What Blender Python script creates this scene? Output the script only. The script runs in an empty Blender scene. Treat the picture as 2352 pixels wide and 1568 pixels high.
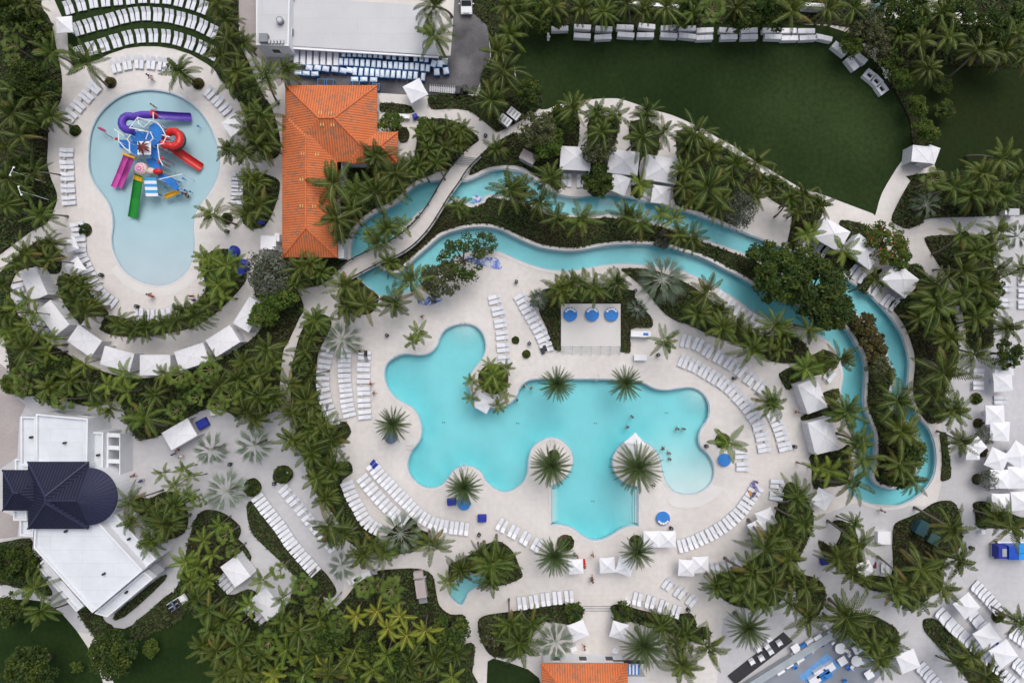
import bpy, bmesh, math, random
import numpy as np
from mathutils import Vector, Matrix
from mathutils.geometry import tessellate_polygon, delaunay_2d_cdt
R = math.radians
rnd = random.Random(7)
SC = bpy.context.scene
COL = SC.collection
# ------------------------------------------------------------------ camera, sky, sun, exposure
S = 0.065            # metres per plan unit
H = 102.0            # flying height
cam_d = bpy.data.cameras.new('camera'); cam = bpy.data.objects.new('camera', cam_d); COL.objects.link(cam)
cam.location = (0, 0, H); cam.rotation_euler = (0, 0, 0)
cam_d.sensor_width = 36; cam_d.lens = 36*H/(2352*S); cam_d.clip_start = 1; cam_d.clip_end = 4000
SC.camera = cam
world = bpy.data.worlds.new('World'); SC.world = world; world.use_nodes = True
wn = world.node_tree.nodes; wl = world.node_tree.links
sky = wn.new('ShaderNodeTexSky'); sky.sky_type = 'NISHITA'; sky.sun_disc = False
SUN_EL, SUN_AZ = R(60), R(20)
sky.sun_elevation = SUN_EL; sky.sun_rotation = SUN_AZ
sky.air_density = 1.0; sky.dust_density = 4.0; sky.ozone_density = 1.0
wn['Background'].inputs['Strength'].default_value = 0.15
hz = wn.new('ShaderNodeHueSaturation'); hz.inputs['Saturation'].default_value = .45   # thin overcast greys the sky
wl.new(sky.outputs[0], hz.inputs['Color']); wl.new(hz.outputs[0], wn['Background'].inputs['Color'])
sun_d = bpy.data.lights.new('sun', 'SUN'); sun = bpy.data.objects.new('sun', sun_d); COL.objects.link(sun)
sun_d.energy = 0.9; sun_d.angle = R(40); sun_d.color = (1.0, 0.95, 0.9)
sd = Vector((math.sin(SUN_AZ)*math.cos(SUN_EL), math.cos(SUN_AZ)*math.cos(SUN_EL), math.sin(SUN_EL)))
sun.rotation_euler = sd.to_track_quat('Z', 'Y').to_euler(); sun.location = (40, 60, 90)
SC.view_settings.view_transform = 'Standard'; SC.view_settings.look = 'None'
SC.view_settings.gamma = 1; SC.view_settings.use_curve_mapping = False
SC.view_settings.exposure = 0.16

# ------------------------------------------------------------------ helpers
def W(x, y, h=0.0):
    f = (H-h)/H
    return ((x-1176)*S*f, (784-y)*S*f)
def WP(pts, h=0.0): return [W(x, y, h) for x, y in pts]
def dots(s): return [tuple(float(v) for v in p.split(',')[:2]) for p in s.split()]
MATS = {}
def mat(name, col=(.5,.5,.5), rough=.6, var=.12, scale=2.0, metal=0.0, bump=0.0, bscale=40., rand=0.0, spec=.4, col2=None, transl=0.0, detail=4., coord='Object', fine=0.0, fscale=30., joint=None):
    if name in MATS: return MATS[name]
    m = bpy.data.materials.new(name); m.use_nodes = True
    nt = m.node_tree; n = nt.nodes; l = nt.links
    b = n['Principled BSDF']; b.inputs['Roughness'].default_value = rough; b.inputs['Metallic'].default_value = metal
    b.inputs['Specular IOR Level'].default_value = spec
    g = n.new('ShaderNodeTexCoord') if coord == 'Object' else n.new('ShaderNodeNewGeometry')
    out = g.outputs['Object'] if coord == 'Object' else g.outputs['Position']
    tx = n.new('ShaderNodeTexNoise'); tx.inputs['Scale'].default_value = scale; tx.inputs['Detail'].default_value = detail
    l.new(out, tx.inputs['Vector'])
    rp = n.new('ShaderNodeMapRange'); rp.inputs[1].default_value = .3; rp.inputs[2].default_value = .7
    l.new(tx.outputs['Fac'], rp.inputs[0])
    mx = n.new('ShaderNodeMix'); mx.data_type = 'RGBA'
    c2 = col2 if col2 else tuple(min(1, c*(1+var)) for c in col)
    c1 = col if col2 else tuple(c*(1-var) for c in col)
    mx.inputs[6].default_value = (*c1, 1); mx.inputs[7].default_value = (*c2, 1)
    l.new(rp.outputs[0], mx.inputs[0])
    last = mx.outputs[2]
    if fine > 0:
        t2 = n.new('ShaderNodeTexNoise'); t2.inputs['Scale'].default_value = fscale; t2.inputs['Detail'].default_value = 3
        l.new(out, t2.inputs['Vector'])
        r2 = n.new('ShaderNodeMapRange'); r2.inputs[1].default_value = .25; r2.inputs[2].default_value = .75
        r2.inputs[3].default_value = 1-fine; r2.inputs[4].default_value = 1+fine; l.new(t2.outputs['Fac'], r2.inputs[0])
        h2 = n.new('ShaderNodeHueSaturation'); l.new(r2.outputs[0], h2.inputs['Value']); l.new(last, h2.inputs['Color']); last = h2.outputs[0]
    if joint:
        jw, jh, jm, jd = joint; bt = n.new('ShaderNodeTexBrick'); bt.inputs['Scale'].default_value = 1; bt.inputs['Brick Width'].default_value = jw; bt.inputs['Row Height'].default_value = jh; bt.inputs['Mortar Size'].default_value = jm; bt.inputs['Mortar Smooth'].default_value = .3
        for q in (1, 2): bt.inputs[q].default_value = (1, 1, 1, 1)
        bt.inputs[2].default_value = (.965, .965, .965, 1); bt.inputs[3].default_value = (jd, jd, jd, 1); l.new(out, bt.inputs['Vector'])
        mj = n.new('ShaderNodeMix'); mj.data_type = 'RGBA'; mj.blend_type = 'MULTIPLY'; mj.inputs[0].default_value = 1; l.new(last, mj.inputs[6]); l.new(bt.outputs[0], mj.inputs[7]); last = mj.outputs[2]
    if rand > 0:
        oi = n.new('ShaderNodeObjectInfo'); hs = n.new('ShaderNodeHueSaturation')
        r3 = n.new('ShaderNodeMapRange'); r3.inputs[3].default_value = 1-rand; r3.inputs[4].default_value = 1+rand
        l.new(oi.outputs['Random'], r3.inputs[0]); l.new(r3.outputs[0], hs.inputs['Value'])
        r4 = n.new('ShaderNodeMapRange'); r4.inputs[3].default_value = .5-.05*rand; r4.inputs[4].default_value = .5+.05*rand
        mm = n.new('ShaderNodeMath'); mm.operation = 'FRACT'; m2 = n.new('ShaderNodeMath'); m2.operation = 'MULTIPLY'; m2.inputs[1].default_value = 7.31
        l.new(oi.outputs['Random'], m2.inputs[0]); l.new(m2.outputs[0], mm.inputs[0]); l.new(mm.outputs[0], r4.inputs[0]); l.new(r4.outputs[0], hs.inputs['Hue'])
        l.new(last, hs.inputs['Color']); last = hs.outputs[0]
    l.new(last, b.inputs['Base Color'])
    if bump > 0:
        t3 = n.new('ShaderNodeTexNoise'); t3.inputs['Scale'].default_value = bscale; l.new(out, t3.inputs['Vector'])
        bp = n.new('ShaderNodeBump'); bp.inputs['Strength'].default_value = bump; bp.inputs['Distance'].default_value = .05
        l.new(t3.outputs['Fac'], bp.inputs['Height']); l.new(bp.outputs[0], b.inputs['Normal'])
    if transl > 0:
        tr = n.new('ShaderNodeBsdfTranslucent'); l.new(last, tr.inputs['Color'])
        ms = n.new('ShaderNodeMixShader'); ms.inputs[0].default_value = transl
        l.new(b.outputs[0], ms.inputs[1]); l.new(tr.outputs[0], ms.inputs[2]); l.new(ms.outputs[0], n['Material Output'].inputs['Surface'])
    MATS[name] = m
    return m

class MB:
    def __init__(s): s.v = []; s.f = []; s.m = []
    def add(s, vs, fs, mi=0):
        o = len(s.v); s.v.extend(vs); s.f.extend([tuple(i+o for i in f) for f in fs]); s.m.extend([mi]*len(fs)); return s
    def box(s, cx, cy, z0, z1, lx, ly, rot=0., mi=0, tx=0., ty=0.):
        c, sn = math.cos(rot), math.sin(rot); vs = []
        for z, k in ((z0, 0), (z1, 1)):
            for a, b in ((-1,-1),(1,-1),(1,1),(-1,1)):
                x = a*(lx/2-tx*k); y = b*(ly/2-ty*k); vs.append((cx+c*x-sn*y, cy+sn*x+c*y, z))
        return s.add(vs, [(3,2,1,0),(4,5,6,7),(0,1,5,4),(1,2,6,5),(2,3,7,6),(3,0,4,7)], mi)
    def beam(s, p, q, w, t, mi=0):
        p = Vector(p); q = Vector(q); d = (q-p); L = d.length; d.normalize()
        up = Vector((0,0,1)) if abs(d.z) < .95 else Vector((1,0,0))
        a = d.cross(up).normalized(); b = a.cross(d).normalized(); vs = []
        for P in (p, q):
            for i, j in ((-1,-1),(1,-1),(1,1),(-1,1)): vs.append(tuple(P+a*(i*w/2)+b*(j*t/2)))
        return s.add(vs, [(3,2,1,0),(4,5,6,7),(0,1,5,4),(1,2,6,5),(2,3,7,6),(3,0,4,7)], mi)
    def prism(s, pts, z0, z1, mi=0, top=None, cap=True):
        n = len(pts); area = sum(pts[i][0]*pts[(i+1)%n][1]-pts[(i+1)%n][0]*pts[i][1] for i in range(n))
        if area < 0: pts = pts[::-1]
        s.add([(x,y,z0) for x,y in pts]+[(x,y,z1) for x,y in pts], [(i,(i+1)%n,n+(i+1)%n,n+i) for i in range(n)], mi)
        if cap:
            tri = tessellate_polygon([[Vector((x,y,0)) for x,y in pts]])
            tri = [fixw(t, pts) for t in tri]
            s.add([(x,y,z1) for x,y in pts], tri, mi if top is None else top)
        return s
    def cyl(s, cx, cy, z0, z1, r, n=12, mi=0, r2=None, top=None):
        r2 = r if r2 is None else r2
        vs = [(cx+r*math.cos(2*math.pi*i/n), cy+r*math.sin(2*math.pi*i/n), z0) for i in range(n)]+[(cx+r2*math.cos(2*math.pi*i/n), cy+r2*math.sin(2*math.pi*i/n), z1) for i in range(n)]
        s.add(vs, [(i,(i+1)%n,n+(i+1)%n,n+i) for i in range(n)], mi)
        s.add(vs[n:], [tuple(range(n))], mi if top is None else top); s.add(vs[:n], [tuple(range(n))[::-1]], mi)
        return s
    def tube(s, pts, r, n=6, mi=0, cap=True):
        P = [Vector(p) for p in pts]; k = len(P); rr = r if isinstance(r, (list, tuple)) else [r]*k; vs = []
        for i in range(k):
            d = (P[min(i+1,k-1)]-P[max(i-1,0)]).normalized()
            up = Vector((0,0,1)) if abs(d.z) < .9 else Vector((1,0,0))
            a = d.cross(up).normalized(); b = a.cross(d).normalized()
            for j in range(n):
                t = 2*math.pi*j/n; vs.append(tuple(P[i]+a*(rr[i]*math.cos(t))+b*(rr[i]*math.sin(t))))
        fs = [(i*n+j, i*n+(j+1)%n, (i+1)*n+(j+1)%n, (i+1)*n+j) for i in range(k-1) for j in range(n)]
        if cap: fs += [tuple(range(n))[::-1], tuple(range((k-1)*n, k*n))]
        return s.add(vs, fs, mi)
    def ell(s, cx, cy, cz, rx, ry, rz, mi=0, n=10, k=6):
        vs = []; fs = []
        for i in range(1, k):
            a = math.pi*i/k
            for j in range(n):
                t = 2*math.pi*j/n; vs.append((cx+rx*math.sin(a)*math.cos(t), cy+ry*math.sin(a)*math.sin(t), cz+rz*math.cos(a)))
        for i in range(k-2):
            for j in range(n): fs.append((i*n+j, (i+1)*n+j, (i+1)*n+(j+1)%n, i*n+(j+1)%n))
        t = len(vs); vs += [(cx,cy,cz+rz),(cx,cy,cz-rz)]
        for j in range(n): fs += [(t, j, (j+1)%n), (t+1, (k-2)*n+(j+1)%n, (k-2)*n+j)]
        return s.add(vs, fs, mi)
    def build(s, name, mats, parent=None, smooth=False):
        me = bpy.data.meshes.new(name); me.from_pydata(s.v, [], s.f)
        if not isinstance(mats, (list, tuple)): mats = [mats]
        for m in mats: me.materials.append(m)
        if len(mats) > 1: me.polygons.foreach_set('material_index', s.m)
        if smooth: me.polygons.foreach_set('use_smooth', [True]*len(me.polygons))
        me.update()
        o = bpy.data.objects.new(name, me); COL.objects.link(o)
        if parent: o.parent = parent
        return o
def fixw(t, pts):
    a, b, c = (pts[i] for i in t)
    return tuple(t) if (b[0]-a[0])*(c[1]-a[1])-(b[1]-a[1])*(c[0]-a[0]) > 0 else tuple(t[::-1])
def quadmesh(name, Q, mats, midx=None, parent=None):
    """Q: (n,4,3) array of quads"""
    n = len(Q); me = bpy.data.meshes.new(name)
    me.vertices.add(n*4); me.vertices.foreach_set('co', Q.reshape(-1).astype(np.float32))
    me.loops.add(n*4); me.loops.foreach_set('vertex_index', np.arange(n*4, dtype=np.int32))
    me.polygons.add(n); me.polygons.foreach_set('loop_start', np.arange(0, n*4, 4, dtype=np.int32))
    if not isinstance(mats, (list, tuple)): mats = [mats]
    for m in mats: me.materials.append(m)
    if midx is not None: me.polygons.foreach_set('material_index', np.asarray(midx, dtype=np.int32))
    me.update(calc_edges=True)
    o = bpy.data.objects.new(name, me); COL.objects.link(o)
    if parent: o.parent = parent
    return o
def tag(o, label=None, cat=None, group=None, kind=None):
    if label: o['label'] = label
    if cat: o['category'] = cat
    if group: o['group'] = group
    if kind: o['kind'] = kind
    return o
def empty(name, label, cat, loc=(0,0,0), rot=0., group=None):
    o = bpy.data.objects.new(name, None); COL.objects.link(o); o.empty_display_size = .3
    o.location = loc; o.rotation_euler = (0,0,rot)
    return tag(o, label, cat, group)
def dup(o, parent=None):
    c = o.copy(); COL.objects.link(c); c.parent = parent
    for ch in o.children: dup(ch, c)
    return c
ORD = 'first second third fourth fifth sixth seventh eighth ninth tenth eleventh twelfth thirteenth fourteenth fifteenth sixteenth seventeenth eighteenth nineteenth twentieth'.split()
def ordw(i):
    if i < 20: return ORD[i]
    if i < 29: return 'twenty-'+ORD[i-20]
    if i == 29: return 'thirtieth'
    return 'thirty-'+ORD[i-30]
def smooth(pts, closed=True, k=4):
    n = len(pts); out = []
    rng = range(n) if closed else range(n-1)
    for i in rng:
        g = (lambda j: pts[j % n]) if closed else (lambda j: pts[min(max(j,0),n-1)])
        p0, p1, p2, p3 = g(i-1), g(i), g(i+1), g(i+2)
        for t in [j/k for j in range(k)]:
            out.append(tuple(.5*((2*p1[a])+(-p0[a]+p2[a])*t+(2*p0[a]-5*p1[a]+4*p2[a]-p3[a])*t*t+(-p0[a]+3*p1[a]-3*p2[a]+p3[a])*t**3) for a in (0,1)))
    if not closed: out.append(tuple(pts[-1]))
    return out
def area2(p): return sum(p[i][0]*p[(i+1)%len(p)][1]-p[(i+1)%len(p)][0]*p[i][1] for i in range(len(p)))
def offset(pts, d):
    """outward offset of a closed outline (world units)"""
    n = len(pts); sg = 1 if area2(pts) > 0 else -1; out = []
    for i in range(n):
        x0,y0 = pts[i-1]; x1,y1 = pts[(i+1)%n]; dx,dy = x1-x0,y1-y0; L = math.hypot(dx,dy) or 1
        out.append((pts[i][0]+sg*dy/L*d, pts[i][1]-sg*dx/L*d))
    return out
def inside(pts, X, Y):
    P = np.array(pts); r = np.zeros(len(X), bool); n = len(P); j = n-1
    for i in range(n):
        xi,yi = P[i]; xj,yj = P[j]
        c = ((yi > Y) != (yj > Y)) & (X < (xj-xi)*(Y-yi)/((yj-yi) if yj != yi else 1e-9)+xi)
        r ^= c; j = i
    return r
def sheet(name, outer, holes, z, m, skirt=0.0, parent=None):
    mb = MB(); rings = [outer]+holes; allp = [p for r in rings for p in r]
    tri = tessellate_polygon([[Vector((x,y,0)) for x,y in r] for r in rings])
    mb.add([(x,y,z) for x,y in allp], [fixw(t, allp) for t in tri])
    if skirt > 0:
        p = outer if area2(outer) > 0 else outer[::-1]; n = len(p)
        mb.add([(x,y,z-skirt) for x,y in p]+[(x,y,z) for x,y in p], [(i,(i+1)%n,n+(i+1)%n,n+i) for i in range(n)])
    return mb.build(name, m, parent)

# ------------------------------------------------------------------ materials
M_pave = mat('pale_pavers', (.60,.565,.538), .8, col2=(.69,.655,.628), scale=.16, joint=(1.8, .9, .03, .93), fine=.06, fscale=1.3, coord='Position', detail=8.)
M_cool = mat('cool_dimmed_pavers', (.475,.468,.482), .8, col2=(.55,.543,.557), scale=.16, joint=(1.8, .9, .03, .93), fine=.06, fscale=1.3, coord='Position', detail=8.)  # cooler grey, with vignette darkening of the outer areas put into the colour
M_path = mat('concrete_path', (.5,.47,.47), .85, col2=(.58,.55,.55), scale=.3, fine=.05, fscale=3., coord='Position', detail=8.)
M_drive = mat('pinkish_drive_pavers', (.33,.29,.285), .85, col2=(.42,.375,.365), scale=.25, fine=.07, fscale=3., coord='Position', detail=8.)
M_coping = mat('pale_coping', (.62,.6,.585), .7, .06, 1., coord='Position')
M_asph = mat('asphalt', (.035,.035,.045), .85, col2=(.19,.18,.185), scale=.2, fine=.15, fscale=3., coord='Position', detail=8.)
M_road = mat('road_asphalt', (.04,.042,.06), .85, .2, .4, coord='Position')
M_lawn = mat('mown_turf', (.0095,.021,.005), .9, col2=(.030,.050,.015), scale=.045, fine=.25, fscale=1.6, coord='Position', spec=.1, detail=9.)
M_lawn2 = mat('rough_turf', (.018,.022,.006), .9, col2=(.014,.029,.007), scale=.05, fine=.22, fscale=1.6, coord='Position', spec=.1, detail=9.)
M_lawn3 = mat('dark_green_turf', (.009,.023,.005), .9, col2=(.024,.043,.010), scale=.09, fine=.25, fscale=1.6, coord='Position', spec=.1, detail=9.)  # turf tone a little darker and greener than the main lawn
M_soil = mat('mulch_soil', (.022,.02,.011), .95, col2=(.045,.038,.022), scale=.5, fine=.25, fscale=3., coord='Position', spec=.1)
M_ground = mat('planted_ground', (.014,.02,.008), .95, col2=(.035,.04,.016), scale=.2, fine=.3, fscale=2., coord='Position', spec=.1)
M_white = mat('white_paint', (.8,.8,.83), .5, .03, 1.)
M_fab = mat('white_canvas', (.73,.73,.76), .8, .03, 1.5, rand=.03)
M_wall = mat('white_render', (.70,.71,.74), .75, .05, .6)
M_roofw = mat('white_roof_membrane', (.64,.665,.70), .6, .07, .22, joint=(9., 1.9, .05, .88), fine=.035, fscale=1.2)
M_roofg = mat('pale_grey_roof', (.53,.535,.55), .7, .06, .2, joint=(30., 2.2, .05, .9), fine=.03, fscale=3.)
M_sling = mat('white_sling', (.74,.75,.80), .7, .03, 2., rand=.05)
M_alu = mat('grey_metal', (.42,.43,.46), .4, .05, 2., metal=.4)
M_dark = mat('black_metal', (.02,.02,.025), .5, .1, 2.)
M_glass = mat('dark_glass', (.02,.025,.03), .1, .1, 1., spec=.6)
M_blue = mat('bright_blue_cushion', (.03,.19,.55), .7, .08, 2.)
M_navy = mat('deep_blue_canvas', (.015,.03,.30), .6, .1, 2.)
M_bin = mat('blue_plastic', (.025,.13,.34), .45, .12, 2., rand=.2)
M_linen = mat('heaped_white_linen', (.84,.86,.88), .8, col2=(.55,.68,.84), scale=1.1, rand=.1)
M_teal = mat('teal_paint', (.03,.09,.11), .5, .1, 1.)
M_grey = mat('mid_grey', (.22,.23,.25), .7, .08, 1.)
M_slate = mat('terrace_paving', (.22,.24,.28), .6, .1, .5, coord='Position')
M_trunk = mat('palm_trunk', (.16,.135,.11), .9, .2, 3., fine=.2, fscale=12.)
M_bark = mat('tree_bark', (.09,.075,.06), .9, .2, 3.)
M_skin = mat('skin', (.42,.24,.17), .55, .05, 2., rand=.3)
M_hair = mat('dark_hair', (.015,.012,.01), .6, .1, 2.)
M_pink_wall = mat('pale_pink_panel', (.42,.36,.36), .7, .06, 1.)
M_wood = mat('brown_timber', (.08,.05,.035), .7, .2, 3.)

# ------------------------------------------------------------------ outlines (plan units)
RIV_OUT = dots('807,597 805,572 810,544 820,524 840,504 863,489 888,479 910,467 933,444 950,429 975,418 1013,413 1040,416 1063,416 1088,408 1125,392 1160,387 1190,391 1206,397 1226,410 1251,427 1273,441 1301,449 1331,452 1363,448 1401,447 1446,452 1488,463 1526,472 1566,482 1601,493 1631,504 1663,517 1701,530 1738,544 1789,564 1846,590 1884,604 1924,627 1959,649 1989,669 2014,692 2039,719 2059,747 2074,774 2081,796 2089,829 2087,866 2084,896 2091,924 2099,939 2116,964 2134,984 2146,1014 2151,1046 2149,1079 2139,1106 2114,1136 2076,1158 2039,1165 2009,1161 1976,1148 1956,1137 1946,1121 1956,1106 1963,1084 1966,1059 1964,1034 1958,1009 1949,979 1936,950 1931,924 1931,896 1936,866 1934,846 1926,821 1914,799 1896,780 1864,763 1831,749 1791,740 1743,727 1713,704 1688,687 1651,664 1626,649 1588,632 1551,619 1501,612 1451,608 1413,608 1376,612 1338,619 1301,623 1263,621 1226,612 1196,601 1176,592 1158,584 1138,577 1113,573 1088,577 1063,584 1040,596 1010,615 990,640 960,660 930,674 900,681 872,679 850,664 825,642')
RIV_ISL = dots('848,592 852,578 878,566 905,545 938,512 958,492 978,477 990,469 1012,468 1033,466 1044,456 1068,464 1085,471 1108,463 1116,451 1138,449 1176,457 1201,462 1238,477 1258,487 1301,494 1338,496 1376,495 1401,494 1451,502 1488,509 1526,517 1576,537 1611,549 1651,563 1726,590 1764,610 1801,630 1864,662 1914,684 1939,700 1956,712 1976,727 1996,747 2014,765 2026,784 2034,799 2040,829 2051,849 2054,871 2046,896 2041,924 2056,944 2076,964 2099,991 2111,1021 2112,1046 2108,1071 2096,1096 2076,1114 2051,1121 2029,1119 2009,1109 2001,1094 2003,1079 2008,1064 2009,1041 2010,1016 2006,991 1996,964 1986,939 1984,909 1986,871 1985,834 1976,806 1964,789 1954,769 1936,749 1919,734 1901,724 1860,710 1826,699 1796,687 1751,668 1726,652 1696,634 1663,617 1633,601 1601,587 1563,576 1538,568 1501,562 1463,560 1426,561 1388,564 1351,571 1316,576 1276,574 1238,567 1201,552 1175,540 1153,529 1125,522 1088,521 1045,530 1013,542 988,562 963,584 935,609 920,625 895,626 874,614 860,604')
MAIN = dots('1068,742 1091,747 1108,762 1116,782 1117,804 1108,826 1093,844 1082,861 1078,884 1082,901 1093,921 1113,934 1143,936 1163,929 1176,920 1186,906 1193,889 1208,875 1231,869 1281,869 1351,869 1413,870 1458,871 1481,879 1503,890 1531,894 1558,890 1586,888 1606,895 1621,909 1630,929 1630,951 1623,969 1611,986 1606,1006 1611,1026 1626,1041 1637,1059 1641,1079 1638,1099 1632,1110 1618,1124 1601,1133 1581,1136 1561,1134 1546,1128 1533,1114 1522,1091 1518,1071 1511,1046 1493,1024 1463,1010 1436,1016 1416,1036 1408,1059 1413,1084 1426,1101 1444,1110 1466,1116 1467,1125 1467,1165 1467,1200 1466,1208 1448,1208 1426,1216 1401,1232 1376,1241 1356,1240 1338,1231 1313,1213 1288,1206 1266,1205 1265,1198 1265,1160 1265,1122 1266,1114 1283,1106 1298,1094 1309,1078 1315,1054 1306,1029 1286,1011 1263,1006 1238,1016 1221,1034 1215,1059 1213,1084 1201,1109 1176,1127 1155,1130 1133,1121 1115,1104 1103,1084 1085,1073 1066,1071 1045,1079 1030,1099 1013,1116 988,1122 963,1114 943,1094 935,1071 938,1049 948,1029 963,1009 967,984 960,956 945,936 920,923 898,904 884,876 882,851 890,831 908,818 930,811 963,814 988,808 1003,791 1008,777 1018,759 1038,747')
KIDS = dots('350,205 313,208 280,218 250,238 225,265 210,295 204,325 202,363 204,392 213,417 230,442 248,467 256,492 258,517 255,547 258,572 268,597 283,620 303,637 330,650 360,656 390,652 418,635 435,615 445,587 448,555 446,522 450,492 463,467 483,442 498,412 505,385 505,355 498,325 483,288 460,255 430,230 395,213')
TINY = dots('1031,1361 1038,1376 1058,1390 1068,1381 1076,1363 1091,1351 1113,1346 1118,1331 1109,1320 1090,1320 1076,1316 1058,1326 1040,1338')
riv_out = smooth(WP(RIV_OUT), k=3); riv_isl = smooth(WP(RIV_ISL), k=3)
main = smooth(WP(MAIN), k=4); kids = smooth(WP(KIDS), k=4); tiny = smooth(WP(TINY), k=4)

# ------------------------------------------------------------------ ground, pavement, lawns, planting beds
frame = WP([(-80,-80),(2432,-80),(2432,1648),(-80,1648)])
inner = WP([(-70,-70),(2422,-70),(2422,1638),(-70,1638)])
B = 1500
tag(sheet('ground', [(-B,-B),(B,-B),(B,B),(-B,B)], [inner], -.03, M_ground), kind='structure')
tag(sheet('pavement', frame, [riv_out, main, kids, tiny], 0, M_pave), kind='structure')
ZONES = []
def zone(name, pts, m, sm=True, plant=0.0, hmax=.5, k=3):
    p = WP(dots(pts));  p = smooth(p, k=k) if sm else p
    z = .008+.003*len(ZONES)
    o = sheet(name, p, [], z, m, skirt=z-.002); tag(o, kind='structure')
    ZONES.append((p, z, plant, hmax)); return o
def gz(x, y):
    z = 0
    for p, zz, _, _ in ZONES:
        if inside(p, np.array([x]), np.array([y]))[0]: z = zz
    return z
zone('plaza_paving', '20,850 640,920 672,960 700,1080 760,1180 800,1290 780,1400 560,1450 250,1460 -75,1420 -75,1000', M_cool, False)
zone('terrace_paving', '2210,790 2279,795 2285,545 2139,500 2428,480 2428,1640 1640,1640 1660,1420 1800,1320 1870,1190 1960,1155 2150,1163 2165,1100 2162,960 2195,850', M_cool, False)
zone('drive', '-70,780 20,850 28,905 60,930 45,960 40,1050 -5,1080 -5,1170 45,1190 40,1232 -70,1245', M_drive, False)
zone('yard_road', '1048,-75 1118,-75 1120,60 1126,130 1112,170 1092,216 985,221 872,214 655,198 655,140 1035,128 1040,60', M_asph, False)
zone('street', '2175,-75 2225,15 2290,32 2428,58 2428,-75', M_road, False)
zone('service_path', '540,-70 592,-70 592,108 640,112 668,120 662,180 640,200 605,140 575,120 555,100 548,40', M_drive, False)
zone('lawn', '1180,45 1500,50 1900,60 2000,130 2050,200 2085,270 2092,335 2060,385 2025,445 2011,492 2004,490 1969,477 1924,460 1884,445 1847,435 1827,425 1772,392 1726,365 1689,338 1651,318 1613,295 1576,278 1539,263 1501,253 1464,240 1426,228 1401,226 1364,228 1326,234 1284,240 1244,252 1200,220 1182,150', M_lawn, True)
zone('side_lawn', '2030,120 2428,150 2428,420 2200,400 2150,390 2136,345 2092,335 2084,272 2050,205', M_lawn2, False)
zone('lounger_lawn', '125,-75 125,0 142,38 155,75 158,125 170,160 195,150 225,138 250,125 288,112 325,107 362,107 400,113 437,125 475,147 505,170 525,150 520,100 500,50 490,0 490,-75', M_lawn, False)
zone('west_lawn', '-70,1390 15,1378 60,1375 100,1381 140,1405 175,1446 200,1483 225,1533 240,1575 245,1640 -70,1640', M_lawn3, False)
zone('south_lawn', '175,1402 225,1400 240,1425 262,1440 285,1443 305,1434 345,1400 395,1358 420,1380 450,1410 560,1480 620,1640 272,1640 262,1568 250,1538 235,1493 220,1463 195,1426', M_lawn3, False)
zone('small_lawn', '1120,1518 1133,1511 1176,1523 1213,1536 1238,1556 1243,1575 1243,1640 1115,1640', M_lawn, False)
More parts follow.
